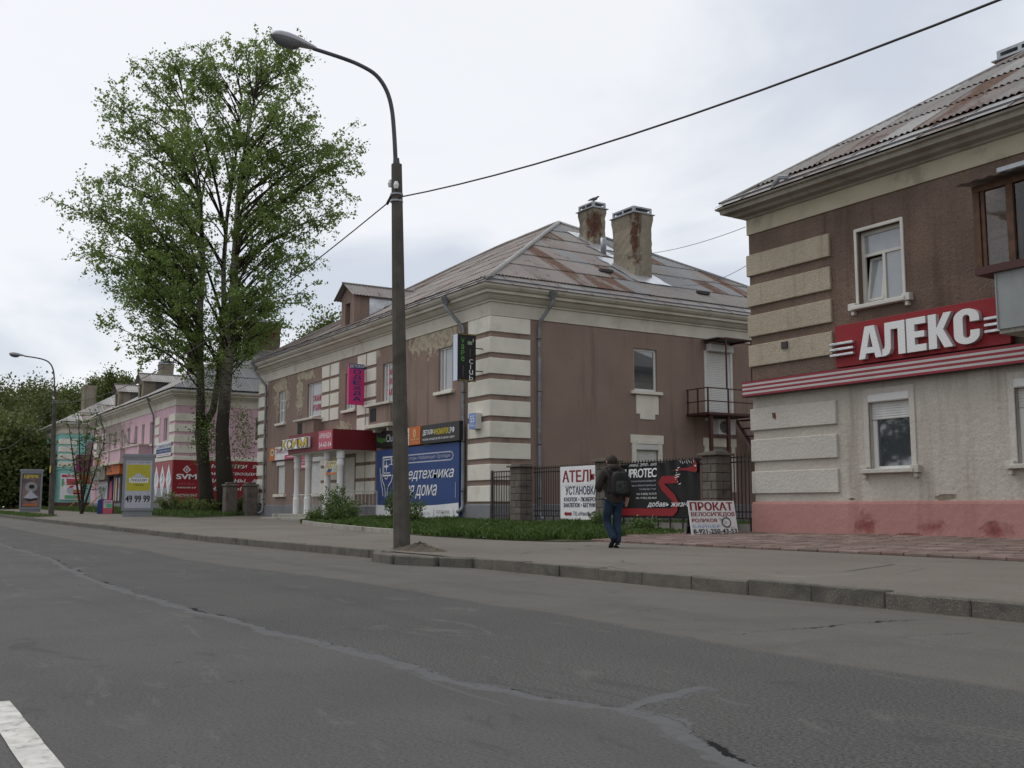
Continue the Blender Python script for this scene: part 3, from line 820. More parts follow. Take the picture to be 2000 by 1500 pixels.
def chimney(parent, x0, x1, y0, y1, z0, z1, mat, erode=0.03, seed=0, cap=True, caph=0.3, notch=None):
    r = random.Random(seed); N = 10; H = 16
    b = B(); rows = []
    per = [(x0 + (x1 - x0) * k / N, y0) for k in range(N)] + [(x1, y0 + (y1 - y0) * k / N) for k in range(N)] + [(x1 - (x1 - x0) * k / N, y1) for k in range(N)] + [(x0, y1 - (y1 - y0) * k / N) for k in range(N)]
    cx_, cy_ = (x0 + x1) / 2, (y0 + y1) / 2
    for j in range(H + 1):
        t = j / H; z = z0 + (z1 - z0) * t
        fl = 1.0 + (0.10 if t > .90 else 0.05 if t > 0.83 else 0.0)
        rw = []
        for i, (x, y) in enumerate(per):
            e = erode * r.uniform(-1, 1) * (0.25 if t > .83 else 1)
            k = fl - e
            if notch and t < .82:
                d = abs(i - N) / N
                if d < .45: k -= notch * (0.5 + .5 * math.sin(t * 11 + seed)) * (1 - d / .45)
            rw.append((cx_ + (x - cx_) * k, cy_ + (y - cy_) * k, z + (r.uniform(-.02, .02) if 0 < j < H else 0)))
        rows.append(rw + [rw[0]])
    b.grid(rows); b.face([p for p in rows[-1][:-1]])
    c = b.build('chimney', mat, parent)
    if cap:
        e = .06; zc = z1
        cb = B()
        cb.box(x0 - .12, x1 + .12, y0 - .12, y1 + .12, zc, zc + .03)
        X0, X1, Y0, Y1 = x0 - .02, x1 + .02, y0 - .02, y1 + .02
        th = .03; zb, zt = zc + .03, zc + caph
        n1 = 2
        cb.box(X0, X1, Y0, Y1, zt - .07, zt)
        cb.box(X0, X1, Y0, Y0 + th, zb, zb + .08); cb.box(X0, X1, Y1 - th, Y1, zb, zb + .08); cb.box(X0, X0 + th, Y0 + th, Y1 - th, zb, zb + .08); cb.box(X1 - th, X1, Y0 + th, Y1 - th, zb, zb + .08)
        for k in range(n1 + 1):
            xx = X0 + (X1 - X0 - .1) * k / n1
            cb.box(xx, xx + .1, Y0, Y0 + th, zb + .08, zt - .07); cb.box(xx, xx + .1, Y1 - th, Y1, zb + .08, zt - .07)
        for yy in (Y0 + th, Y1 - .12): cb.box(X1 - th, X1, yy, yy + .09, zb + .08, zt - .07); cb.box(X0, X0 + th, yy, yy + .09, zb + .08, zt - .07)
        cb.build('tin_cap', M_galv, c)
    return c

def dormer(parent, x0, x1, yf, zb, ze, za, yb, wall_m, side_m, sheet_m, m, zeave, yeave, hole, sidew=0.9, seed=1):
    """gabled dormer: front face x0..x1 at yf, base zb, eave ze, apex za, running back to yb"""
    xm = (x0 + x1) / 2
    hx0, hx1, hz0, hz1 = hole
    d = wall('dormer', (0, yf, 0), UX, x0, x1, zb, ze, [hole], 0.3, wall_m, parent)
    B().prism([(x0, yf, ze), (x1, yf, ze), (xm, yf, za - .1)], (0, 0.2, 0)).build('gable', wall_m, d)
    B().face([(hx0, yf + .3, hz0), (hx1, yf + .3, hz0), (hx1, yf + .3, hz1), (hx0, yf + .3, hz1)]).build('opening', M_dark, d, fix=False)
    zr = lambda y: zeave + m * (y - yeave) - .1
    ys = yf + sidew
    for x in (x0, x1):
        B().face([(x, yf, zb), (x, ys, max(zb, zr(ys))), (x, ys, ze + .05), (x, yf, ze + .05)]).build('cheek', wall_m, d, fix=False)
        yk = yeave + (ze - zeave) / m + .1
        B().face([(x + (.02 if x == x1 else -.02), ys, zr(ys)), (x + (.02 if x == x1 else -.02), yk, ze + .02), (x + (.02 if x == x1 else -.02), ys, ze + .05)]).build('cheek_cladding', side_m, d, fix=False)
    lbox('pilaster', (0, yf, 0), UX, x1 - .28, x1 + .05, -.25, .06, zb, ze, wall_m, d)
    # roof slopes
    ov = 0.28
    for sx, xe in ((-1, x0 - ov), (1, x1 + ov)):
        e0 = Vector((xe, yf - .3, ze - .12)); a0 = Vector((xm, yf - .3, za))
        run = yb - yf + .3
        n = int(run / .0375); rows = [[], []]
        up = (a0 - e0); nn = Vector((-up.z * sx, 0, abs(up.x))).normalized() if sx < 0 else Vector((up.z, 0, -up.x)).normalized()
        if nn.z < 0: nn = -nn
        for k in range(n + 1):
            o = Vector((0, run * k / n, 0)) + nn * (.02 * math.cos(2 * math.pi * run * k / n / .15))
            rows[0].append(e0 + o); rows[1].append(a0 + o)
        # split into sheets
        per = 24
        for s0 in range(0, n, per):
            b = B().grid([rows[0][s0:s0 + per + 1], rows[1][s0:s0 + per + 1]])
            if len(rows[0][s0:s0 + per + 1]) > 1: b.build('dormer_sheet', random.Random(seed + s0).choice(sheet_m), d, smooth=True, fix=False)
    B().tube([(xm, yf - .32, za + .02), (xm, yb, za + .02)], .05, 6).build('ridge_cap', sheet_m[0], d)
    return d

CORN = [(-.02, 7.57), (.04, 7.57), (.04, 7.60), (.03, 7.62), (.03, 8.03), (.09, 8.05), (.09, 8.11), (.16, 8.13), (.24, 8.20), (.30, 8.28), (.42, 8.30), (.42, 8.40), (.50, 8.42), (.58, 8.50), (.60, 8.58), (.50, 8.60)]
def cornice(parent, x0, x1, y0, y1, mat, mat2=None, dz=0.0):
    ring('frieze', x0, x1, y0, y1, [(o, z + dz) for o, z in CORN[:5]], mat, parent)
    return ring('cornice', x0, x1, y0, y1, [(o, z + dz) for o, z in CORN[4:]], mat2 or mat, parent)

# ------------------------------------------------------------------ MAIN HOUSE (brown, centre)
MX0, MX1, MY0, MY1 = -55.5, -31.0, 18.5, 37.35
house = thing('apartment_house', 'brown plastered two-storey house with white corner blocks and rusty hip roof, in the centre', 'building', (-43, 28, .35), 'two-storey houses along the street')
FO = (0.0, MY0, 0.0); SO = (MX1, 0.0, 0.0)
UPW = [(-34.85, -33.75), (-39.8, -37.85), (-43.75, -42.65), (-48.4, -46.6), (-52.5, -51.5)]
fh = [(a, c, 5.22, 6.86) for a, c in UPW] + [(-52.4, -51.3, 1.58, 3.2), (-47.85, -46.45, 1.55, 3.24), (-44.0, -42.55, .62, 3.1)]
wall('front_wall', FO, UX, MX0, MX1, 1.0, 7.6, fh, 0.22, M_brown, house)
sh = [(24.82, 25.95, 5.3, 6.92), (24.86, 25.9, 1.6, 3.25), (28.5, 29.75, 4.4, 7.1), (28.5, 29.7, 1.7, 3.3), (33.2, 34.3, 5.3, 6.92)]
wall('side_wall', SO, UY, MY0, MY1, 1.0, 7.6, sh, 0.22, M_brown, house)
B().face([(MX0, MY0, .2), (MX0, MY1, .2), (MX0, MY1, 7.6), (MX0, MY0, 7.6)]).face([(MX0, MY1, .2), (MX1, MY1, .2), (MX1, MY1, 7.6), (MX0, MY1, 7.6)]).build('rear_walls', M_brown, house, fix=False)
ring('plinth', MX0, MX1, MY0, MY1, [(.06, .1), (.06, .98), (.0, 1.02)], M_plinth_g, house)
cornice(house, MX0, MX1, MY0, MY1, M_corn)
qt = [7.55 - .738 * i for i in range(9)]
quoin_corner(house, MX1, MY0, qt, .55, 1.5, 1.62, .055, M_quoin, -1)
quoin_corner(house, MX0, MY0, qt, .55, 1.3, 1.5, .055, M_quoin, 1)
for xs in ((-46.45, -45.55), (-45.4, -44.42), (-42.32, -41.45), (-41.33, -40.4)):
    for n in range(9):
        t = 7.48 - .685 * n
        if n == 5 or (n == 4 and xs[0] < -43): continue
        lbox('wall_tile', FO, UX, xs[0], xs[1], -.02, .05, t - .55, t, M_quoin, house, 0.012)
# front windows
window(house, FO, UX, -34.85, -33.75, 5.22, 6.86, mull=(.3,), glass=M_curtain)
window(house, FO, UX, -39.8, -37.85, 5.22, 6.86, mull=(.18, .82), glass=M_curtain, sill=False)
window(house, FO, UX, -43.75, -42.65, 5.22, 6.86, mull=(.35,), bars=(.3,), glass=M_curtain)
window(house, FO, UX, -48.4, -46.6, 5.22, 6.86, mull=(.2,), glass=M_curtain, sill=False)
window(house, FO, UX, -52.5, -51.5, 5.22, 6.86, mull=(.5,), bars=(.4, .7), glass=M_curtain)
shutter(house, FO, UX, -52.4, -51.3, 1.58, 3.2, .08)
lbox('sill', FO, UX, -52.65, -51.05, -.02, .14, 1.42, 1.56, M_quoin, house, .01)
shutter(house, FO, UX, -47.85, -46.45, 1.55, 3.24, .08)
lbox('sill', FO, UX, -48.1, -46.2, -.02, .14, 1.4, 1.54, M_quoin, house, .01)
dr = lbox('door', FO, UX, -44.0, -42.55, -.2, -.12, .62, 3.1, M_offw, house)
lbox('handle', FO, UX, -43.98 + .1, -43.98 + .16, -.12, -.07, 1.5, 1.75, M_steel, dr)
# print on the fabric window panels
prints(house, (-48.1, 18.5 - .02 + .15, 5.4), UX, [('t', 'ТКАНИ', .15, .55, 1.1, .3, K_crim, {'bold': .02}), ('t', 'ИТАЛИИ', .15, .1, 1.1, .3, K_crim, {'bold': .02})], e0=.01)
prints(house, (-39.7, 18.5 + .13, 5.3), UX, [('t', 'ЗАПАСНЫЕ', .1, 1.05, 1.6, .26, K_crim, {'bold': .03}), ('t', 'ДЕТАЛИ', .1, .65, 1.6, .26, K_crim, {'bold': .03}), ('t', 'ЗДЕСЬ', .1, .2, 1.6, .28, K_crim, {'bold': .03})], e0=.01)
prints(house, (-52.3, 18.5 + .13, 5.3), UX, [('t', 'ОБУВЬ', .1, .2, .2, 1.2, K_grey, {'bold': .02})], e0=.01)
# shallow balconies under two windows
for x0, x1, yo in ((-48.85, -46.3, .55), (-40.0, -37.6, .75)):
    bl = lbox('balcony', FO, UX, x0 + .25, x1 - .1, 0, yo - .12, 4.25, 5.0, M_brown, house)
    lbox('coping', FO, UX, x0, x1, 0, yo, 5.0, 5.1, M_corn, bl, .012)
    lbox('floor_slab', FO, UX, x0 + .1, x1, 0, yo, 4.1, 4.25, M_corn, bl, .012)
    for k in range(6):
        lbox('slat', FO, UX, x0 + .42 + k * .1, x0 + .47 + k * .1, yo - .12, yo - .09, 4.38, 4.92, M_steel, bl)
    lbox('bracket', FO, UX, x0 + .5, x0 + .7, 0, yo - .2, 3.95, 4.1, M_corn, bl)
    lbox('bracket', FO, UX, x1 - .6, x1 - .4, 0, yo - .2, 3.95, 4.1, M_corn, bl)
downpipe(house, FO, UX, -33.3, -32.72, 8.35, 7.25, .95)
downpipe(house, FO, UX, -54.9, -54.2, 8.35, 7.25, .8)
downpipe(house, SO, UY, 20.75, 20.45, 8.35, 7.35, .7)
# side windows
w = window(house, SO, UY, 24.82, 25.95, 5.3, 6.92, mull=(), glass=M_glass2, fw=.08)
B().prism([LP(SO, UY, 24.9, .03, 5.14), LP(SO, UY, 25.98, .03, 5.14), LP(SO, UY, 25.98, .03, 4.42), LP(SO, UY, 25.8, .03, 4.42), LP(SO, UY, 25.8, .03, 4.22), LP(SO, UY, 25.08, .03, 4.22), LP(SO, UY, 25.08, .03, 4.42), LP(SO, UY, 24.9, .03, 4.42)], (-.03, 0, 0)).build('apron', M_quoin, w)
for (a0, a1) in ((24.66, 26.12), (28.3, 29.9)):
    fr = B()
    LB(fr, SO, UY, a0, a0 + .2, 0, .05, 1.5, 3.3); LB(fr, SO, UY, a1 - .2, a1, 0, .05, 1.5, 3.3); LB(fr, SO, UY, a0 - .06, a1 + .06, 0, .06, 3.3, 3.62)
    f = fr.build('window_surround', M_quoin, house)
    lbox('keystone', SO, UY, a0 + .2, a1 - .2, .0, .09, 3.28, 3.42, M_quoin, f)
shutter(house, SO, UY, 24.86, 25.9, 1.6, 3.25, .06)
window(house, SO, UY, 28.5, 29.7, 1.7, 3.3, glass=M_curtain, sill=False)
window(house, SO, UY, 33.2, 34.3, 5.3, 6.92, glass=M_glass2)
sd_ = shutter(house, SO, UY, 28.5, 29.75, 4.4, 7.35, .0, boxh=.28, pitch=.07, name='roller_door', boxout=.22)
lbox('door_jamb', SO, UY, 28.36, 28.5, -.05, .04, 4.3, 7.1, M_shut, sd_); lbox('door_jamb', SO, UY, 29.75, 29.87, -.05, .04, 4.3, 7.1, M_shut, sd_)

# roof
MW = 10.03; MM = 0.578
mr = roof_faces(MX0 - .62, MX1 + .62, MY0 - .62, MY1 + .62, 8.6, MW, MM)
mroof = roof_deck(house, mr, R_MAUVE)
RUSTY = {(7, 4), (8, 4), (5, 0), (5, 1), (5, 2), (6, 0), (7, 0), (8, 1), (10, 2), (13, 3), (14, 1), (16, 1), (16, 2), (16, 0), (3, 2)}
def pick_hip(u, v, c, r_, rnd):
    if (c, r_) in RUSTY: return R_RUST
    if u > 8.5 + rnd.uniform(-1.5, 1.5) - v * .15: return rnd.choice([R_BLUE, R_BLUE, R_GREY, R_GREY])
    return rnd.choice([R_MAUVE, R_MAUVE, R_MAUVE, R_GREY, R_SEMI])
sheets(mroof, mr['right'], .92, .9, 1.75, pick_hip, seed=2)
fc = {}
def pick_front(u, v, c, r_, rnd):
    fc.setdefault(c, rnd.random())
    k = fc[c] * .6 + rnd.random() * .4
    return R_RUSTF if k < .25 else R_SEMI if k < .45 else R_GREY if k < .6 else R_MAUVE
sheets(mroof, mr['front'], .92, .9, 1.75, pick_front, seed=5)
eave_sheets(mroof, mr['right'], .95, 1.15, [R_GREY, R_MAUVE, R_PALE], seed=1)
eave_sheets(mroof, mr['front'], .95, 1.15, [R_MAUVE, R_SEMI, R_GREY], seed=4)
pk = (MX1 + .62 - MW, MY0 - .62 + MW, 8.6 + MW * MM)
pl = (MX0 - .62 + MW, MY0 - .62 + MW, 8.6 + MW * MM)
ridge_cap(mroof, (MX1 + .4, MY0 - .4, 8.75), (pk[0], pk[1], pk[2] + .05), R_PALE, .1, 'hip_cap')
ridge_cap(mroof, (MX1 + .4, MY1 + .4, 8.75), (pk[0], pk[1], pk[2] + .05), R_BLUE, .1, 'hip_cap')
ridge_cap(mroof, (MX0 - .4, MY0 - .4, 8.75), (pl[0], pl[1], pl[2] + .05), R_MAUVE, .1, 'hip_cap')
ridge_cap(mroof, (pl[0], pl[1], pl[2] + .05), (pk[0], pk[1], pk[2] + .05), R_MAUVE, .1)
chimney(mroof, -34.85, -33.45, 26.88, 27.82, 9.9, 13.1, M_chim, .035, 3, notch=.05)
chimney(mroof, -38.5, -37.4, 27.72, 28.4, 12.2, 14.42, M_chim, .05, 8, notch=.17)
chimney(mroof, -47.0, -46.0, 29.0, 29.8, 12.8, 14.6, M_chim, .03, 5)
zh = lambda x: 8.6 + MM * (-30.38 - x)
for i, (x0, x1, y0, y1) in enumerate(((-35.4, -32.6, 26.35, 28.15), (-38.9, -36.7, 27.3, 28.5))):          # tin flashing at the foot of the chimneys
    n = 7
    B().grid([[(x0 + (x1 - x0) * a / n, y0 + (y1 - y0) * c / n + .12 * wob(a * 2.3 + i), zh(x0 + (x1 - x0) * a / n) + .085 + .015 * wob(a * 1.9 + c * 2.7)) for c in range(n + 1)] for a in range(n + 1)]).build('flashing', M_foil, mroof, smooth=True)
B().grid([[(x, 27.2 + .28 * (x + 37) + .25 * s + .06 * wob(x * 4 + s), zh(x) + .09) for s in (-1, 1)] for x in np.arange(-37, -35, .25)]).build('flashing', M_foil, mroof, smooth=True)
B().tube([(-36.1, 27.3, zh(-36.1)), (-36.1, 27.3, zh(-36.1) + .75)], .13, 10).build('vent_pipe', M_galv, mroof, smooth=True)
for x, y in ((-33.3, 25.3), (-32.2, 29.5)): B().box(x - .1, x + .1, y - .3, y + .3, zh(x) + .05, zh(x) + .17).build('snow_hook', M_steel, mroof)
dormer(mroof, -44.95, -43.4, 18.75, 8.55, 10.55, 11.1, 22.1, M_dormer, M_foil, [R_GREY, R_MAUVE, R_SEMI], MM, 8.6, 17.88, (-44.5, -43.95, 9.05, 10.2), sidew=.7)

# entrance canopy on columns, with its steps
cv = B(); prof = []
CX0, CX1, CYF, CZ0, CZ1 = -46.1, -40.3, 16.55, 3.26, 4.1
pts = [(CX1, MY0), (CX1, CYF), (CX0 + .7, CYF)] + [(CX0 + .7 - .7 * math.sin(t * math.pi / 16), CYF + .7 - .7 * math.cos(t * math.pi / 16)) for t in range(1, 9)] + [(CX0, MY0)]
cv.prism([(x, y, CZ0) for x, y in pts], (0, 0, CZ1 - CZ0))
M_canopy = flat('canopy_red', (0.16, 0.012, 0.018), 0.55)
canopy = cv.build('canopy', M_canopy, house, autosmooth=30)
B().prism([(x, y, CZ0 - .02) for x, y in [(CX1 - .03, MY0), (CX1 - .03, CYF + .03), (CX0 + .7, CYF + .03), (CX0 + .22, CYF + .22), (CX0 + .03, CYF + .7), (CX0 + .03, MY0)]], (0, 0, .03)).build('soffit', M_offw, canopy)
for x in (-40.55, -41.95, -44.15, -45.5):
    B().tube([(x, 17.0, z) for z in (.6, 1.3, 1.34, 2.6, 2.64, 2.68, 2.9, 2.92, 3.25)], [.17, .17, .14, .135, .16, .16, .14, .17, .17], 14).build('column', M_white, canopy, autosmooth=35)
for k, (xa, xb, ya, z0, z1) in enumerate(((-47.2, -39.7, 15.9, .3, .46), (-46.8, -40.1, 16.3, .3, .61))):
    box('step', xa, xb, ya, 18.46, z0, z1, M_concl, house, .015)
hr = B()
for z in (1.55, .95): hr.tube([(-39.75, 16.2, z), (-39.75, 18.3, z)], .022, 6)
for y in (16.2, 17.2, 18.3): hr.tube([(-39.75, y, .4), (-39.75, y, 1.55)], .022, 6)
for k in range(12): hr.tube([(-39.75, 16.3 + k * .165, .95), (-39.75, 16.3 + k * .165, 1.55)], .01, 5)
hr.build('handrail', M_offw, house)
hr = B().tube([(-46.0, 17.0, 1.45), (-41.9, 17.0, 1.45)], .022, 6)
for k in range(24): hr.tube([(-45.9 + k * .165, 17.0, .62), (-45.9 + k * .165, 17.0, 1.45)], .01, 5)
hr.build('handrail', M_offw, house)

# ------------------------------------------------------------------ RIGHT-HAND HOUSE
RX0, RX1, RY0, RY1 = -18.5, 3.5, 18.5, 37.3
rh = thing('apartment_house', 'grimy house with pink plinth and dark brown upper storey at the right edge', 'building', (-8, 28, .3), 'two-storey houses along the street')
RO = (0.0, RY0, 0.0)
up = [(-15.2, -14.05, 5.3, 6.95), (-11.35, -10.0, 4.3, 6.95), (-6.5, -5.35, 5.3, 6.95), (-2.5, -1.35, 5.3, 6.95)]
lo = [(-15.06, -14.02, 1.72, 3.32), (-11.68, -10.6, 1.72, 3.32), (-7.5, -6.4, 1.72, 3.32), (-3, -1.9, 1.72, 3.32)]
wall('upper_wall', RO, UX, RX0, RX1, 3.62, 7.66, up, .25, M_ruddy, rh)
wall('lower_wall', RO, UX, RX0, RX1, 1.0, 3.6, lo, .22, M_grime, rh)
b = B()
for (xa, ya), (xb, yb) in (((RX0, RY0), (RX0, RY1)), ((RX0, RY1), (RX1, RY1)), ((RX1, RY1), (RX1, RY0))): b.face([(xa, ya, .2), (xb, yb, .2), (xb, yb, 7.66), (xa, ya, 7.66)])
b.build('other_walls', M_grime, rh, fix=False)
ring('plinth', RX0, RX1, RY0, RY1, [(.07, .1), (.07, .6), (.065, .98), (.05, 1.03), (0, 1.045)], M_plinth_p, rh)
ring('frieze', RX0, RX1, RY0, RY1, [(-.02, 7.62), (.035, 7.62), (.035, 8.02)], M_corn_b, rh)
ring('cornice', RX0, RX1, RY0, RY1, [(.03, 8.0), (.09, 8.02), (.10, 8.07), (.26, 8.09), (.30, 8.16), (.48, 8.18), (.50, 8.27), (.57, 8.29), (.58, 8.33), (.4, 8.36)], rough_mat('cornice_concrete', (0.36, 0.33, 0.275), (0.28, 0.255, 0.21), 1.5, .9, .3, 30, dirt=(.19, .17, .14), dscale=2), rh)
quoin_corner(rh, RX0, RY0, [7.1, 6.335, 5.585, 4.845], .53, 2.55, 1.5, .06, M_quoin_t, 1)
quoin_corner(rh, RX0, RY0, [3.285, 2.535, 1.765], .53, 2.58, 1.5, .06, M_quoin_w, 1)
box('iron_plate', -17.44, -17.26, 18.40, 18.435, 4.63, 4.79, M_steel, rh)
def surround(parent, O, u, a0, a1, z0, z1, w, out, mat, boxes=True):
    fr = B()
    LB(fr, O, u, a0 - w, a0, -.02, out, z0, z1 + w); LB(fr, O, u, a1, a1 + w, -.02, out, z0, z1 + w); LB(fr, O, u, a0, a1, -.02, out, z1, z1 + w)
    f = fr.build('window_surround', mat, parent, bevel=.008)
    lbox('sill', O, u, a0 - .12, a1 + .12, -.02, .16, z0 - .09, z0 - .0, mat, f, .012)
    for a in (a0 - .22, a1 + .03): lbox('sill_block', O, u, a, a + .2, -.02, .13, z0 - .09 - .01, z0 + .06, mat, f, .01)
    for a in (a0 - .16, a1 + .09): lbox('sill_bracket', O, u, a, a + .08, -.02, .1, z0 - .2, z0 - .11, mat, f, .01)
    return f
M_cglass = flat('curtained_glass', (.30, .315, .32), .06, .5); M_cglass.node_tree.nodes['Principled BSDF'].inputs['IOR'].default_value = 1.9
# upper window, its lower left sash tilted open
surround(rh, RO, UX, -15.2, -14.05, 5.3, 6.95, .07, .03, M_offw)
w = window(rh, RO, UX, -15.2, -14.05, 5.3, 6.95, depth=.2, bars=(.68,), panes=[(-15.15, -14.1, 6.42, 6.9), (-14.6, -14.1, 5.35, 6.42)], fm=M_offw, glass=M_cglass, sill=False, fw=.08)
lbox('mullion', RO, UX, -14.66, -14.59, -.2, -.145, 5.38, 6.4, M_offw, w)
sa = B()
th = math.radians(9)
for (a0, a1, h0, h1) in ((-15.11, -15.05, 0, 1.0), (-14.74, -14.68, 0, 1.0), (-15.05, -14.74, 0, .06), (-15.05, -14.74, .94, 1.0)):
    p = [(a, RY0 + .15 + h * math.sin(th) - .0, 5.39 + h * math.cos(th)) for a, h in ((a0, h0), (a1, h0), (a1, h1), (a0, h1))]
    sa.prism(p, (0, .04, 0))
s_ = sa.build('open_sash', M_offw, w)
B().face([(a, RY0 + .17 + h * math.sin(th), 5.39 + h * math.cos(th)) for a, h in ((-15.05, .06), (-14.74, .06), (-14.74, .94), (-15.05, .94))]).build('pane', M_cglass, s_, fix=False)
B().face([(-15.1, RY0 + .40, 5.36), (-14.64, RY0 + .40, 5.36), (-14.64, RY0 + .40, 6.40), (-15.1, RY0 + .40, 6.40)]).build('dark_gap', M_dark, w, fix=False)
# lower windows with half-lowered roller shutters
for a0, a1 in ((-15.06, -14.02), (-11.68, -10.6), (-7.5, -6.4), (-3, -1.9)):
    surround(rh, RO, UX, a0, a1, 1.72, 3.32, .13, .03, M_quoin_w)
    w = window(rh, RO, UX, a0, a1, 1.72, 3.32, depth=.18, mull=(.06,), fm=M_white, glass=M_glass2, sill=False, fw=.06)
    shutter(rh, RO, UX, a0 + .01, a1 - .01, 2.78, 3.31, .10, boxh=.16, pitch=.05, boxout=.1)
for a0, a1 in ((-11.35, -10.0), (-6.5, -5.35), (-2.5, -1.35)):
    window(rh, RO, UX, a0, a1, 5.3 if a1 > -9 else 4.3, 6.95, depth=.2, mull=(.5,), bars=(.7,), fm=M_offw, glass=M_glass, sill=a1 > -9)
# glazed balcony
_g = G('clear_pane'); _t = _g.n('ShaderNodeBsdfTransparent', {'Color': (.82, .85, .84, 1)}); _q = _g.n('ShaderNodeBsdfGlossy', {'Roughness': .03, 'Color': (.9, .92, .95, 1)})
_fr = _g.n('ShaderNodeFresnel', {'IOR': 1.6}); _mx = _g.n('ShaderNodeMixShader', {0: _fr.outputs[0], 1: _t.outputs[0], 2: _q.outputs[0]}); _g.t.links.new(_mx.outputs[0], _g.out.inputs[0])
M_clear = _g.m
bx0, bx1, by = -11.55, -8.2, 17.3
bal = box('balcony', -11.2, bx1 - .3, by + .08, RY0, 4.02, 4.16, M_concl, rh)
bal['label'] = 'glazed brown balcony over grey metal panels'
M_bpanel = flat('balcony_grey', (.27, .285, .28), .5)
n = 5
for k in range(n):
    a = -11.2 + k * .56
    box('metal_panel', a, a + .553, by + .05, by + .075, 4.1, 5.16, M_bpanel, bal)
    box('seam', a - .012, a + .012, by + .03, by + .05, 4.1, 5.16, M_bpanel, bal)
box('side_panel', -11.2, -11.17, by + .08, RY0, 4.1, 5.16, M_galv, bal)
box('lower_rail', bx0, bx1, by - .04, RY0 - .03, 5.14, 5.28, M_maroon, bal)
for k, a in enumerate((bx0, bx0 + .66, bx0 + 1.6, bx0 + 2.4, bx0 + 3.2)):
    box('post', a, a + .13, by, by + .1, 5.28, 6.78, M_wood, bal)
    box('post', a, a + .1, RY0 - .12, RY0 - .02, 5.28, 6.78, M_wood, bal) if k == 0 else None
box('sash_stile', bx0 + .15, bx0 + .22, by + .02, by + .07, 5.28, 6.7, M_wood, bal)
box('head_rail', bx0, bx1, by - .01, by + .1, 6.7, 6.82, M_wood, bal)
for a, a2 in ((bx0 + .13, bx0 + .66), (bx0 + .79, bx0 + 1.6), (bx0 + 1.73, bx0 + 2.4), (bx0 + 2.53, bx0 + 3.2)):
    B().face([(a, by + .05, 5.28), (a2, by + .05, 5.28), (a2, by + .05, 6.7), (a, by + .05, 6.7)]).build('pane', M_clear, bal, fix=False)
B().face([(bx0 + .05, by + .1, 5.28), (bx0 + .05, RY0 - .1, 5.28), (bx0 + .05, RY0 - .1, 6.7), (bx0 + .05, by + .1, 6.7)]).build('pane', M_clear, bal, fix=False)
rows = [[(bx0 - .28 + (bx1 - bx0 + .3) * k / 80, y, z + .013 * math.cos(k * 1.05)) for k in range(81)] for y, z in ((by - .28, 6.84), (RY0, 7.1))]
B().grid(rows).build('balcony_roof', R_GREY, bal, smooth=True, fix=False)
box('drip_board', -11.1, bx1, by + .1, by + .2, 7.0, 7.08, M_galv, bal)
# roof
RM = 0.632
rr_ = roof_faces(RX0 - .6, RX1 + .6, RY0 - .6, RY1 + .6, 8.36, 10.0, RM)
rroof = roof_deck(rh, rr_, R_GREY)
def pick_r(u, v, c, r_, rnd):
    k = rnd.random()
    if c in (3, 6, 9) and k < .75: return R_RUSTF
    return R_SEMI if k < .35 else R_GREY if k < .8 else R_PALE
sheets(rroof, rr_['front'], .85, .9, 1.6, pick_r, seed=12, umax=12.5)
eave_sheets(rroof, rr_['front'], .9, 1.0, [R_GREY, R_SEMI, R_RUSTF, R_PALE], seed=8, gutter_v=.25)
ridge_cap(rroof, (RX0 - .45, RY0 - .45, 8.46), (RX0 - .6 + 10, RY0 - .6 + 10, 8.4 + 6.32), R_GREY, .07, 'hip_cap')
B().tube([(-17.0, 17.85, 8.42), (-16.75, 17.8, 8.52), (-16.6, 17.9, 8.5)], .06, 6).build('loose_tin', M_galv, rroof)
chimney(rroof, -15.1, -13.9, 24.0, 25.0, 10.6, 12.14, plaster('chimney_pink_grey', (.34, .25, .215), (.28, .2, .17)), .02, 2, caph=.28)

# ------------------------------------------------------------------ PINK HOUSE
M_stack = plaster('dark_stack', (.15, .125, .085), (.11, .09, .062), patches=[((-80.3, 27.4, 14.6), (.6, .6, .5))], patch_col=(.12, .05, .035), streak=(.05, .043, .035), bump=1.0, bscale=7, grain=.4)
PX0, PX1, PY0, PY1, PZ = -102.5, -73.2, 18.5, 37.3, 0.3
ph = thing('apartment_house', 'pink house with white corner blocks and dark roof behind the poplars', 'building', (-88, 28, .6), 'two-storey houses along the street')
PO = (0, PY0, 0)
pw = [(-76.35, -75.3), (-80.5, -79.5), (-83.1, -82.2), (-85.5, -84.6), (-88.0, -87.1), (-90.5, -89.6), (-93.0, -92.1), (-95.3, -94.4), (-99.7, -98.7)]
wall('front_wall', PO, UX, PX0, PX1, 1.2, 7.9, [(a, c, 5.52, 7.17) for a, c in pw], .2, M_pink, ph)
for a, c in pw: window(ph, PO, UX, a, c, 5.52, 7.17, mull=(.5,), fm=M_offw if a < -78 else M_white, glass=M_glass, sill_out=.1)
wall('side_wall', (PX1, 0, 0), UY, PY0, PY1, 1.2, 7.9, [(24.1, 25.2, 5.6, 7.25)], .2, M_pink, ph)
window(ph, (PX1, 0, 0), UY, 24.1, 25.2, 5.6, 7.25, mull=(.5,), fm=M_offw, glass=M_glass)
B().face([(PX0, PY0, .4), (PX0, PY1, .4), (PX0, PY1, 7.9), (PX0, PY0, 7.9)]).face([(PX0, PY1, .4), (PX1, PY1, .4), (PX1, PY1, 7.9), (PX0, PY1, 7.9)]).build('rear_walls', M_pink, ph, fix=False)
ring('plinth', PX0, PX1, PY0, PY1, [(.06, .2), (.06, 1.22), (0, 1.25)], M_plinth_g, ph)
ring('string_course', PX0, PX1, PY0, PY1, [(0, 4.1), (.08, 4.12), (.08, 4.36), (.0, 4.4)], M_quoin, ph)
cornice(ph, PX0, PX1, PY0, PY1, M_corn, dz=PZ)
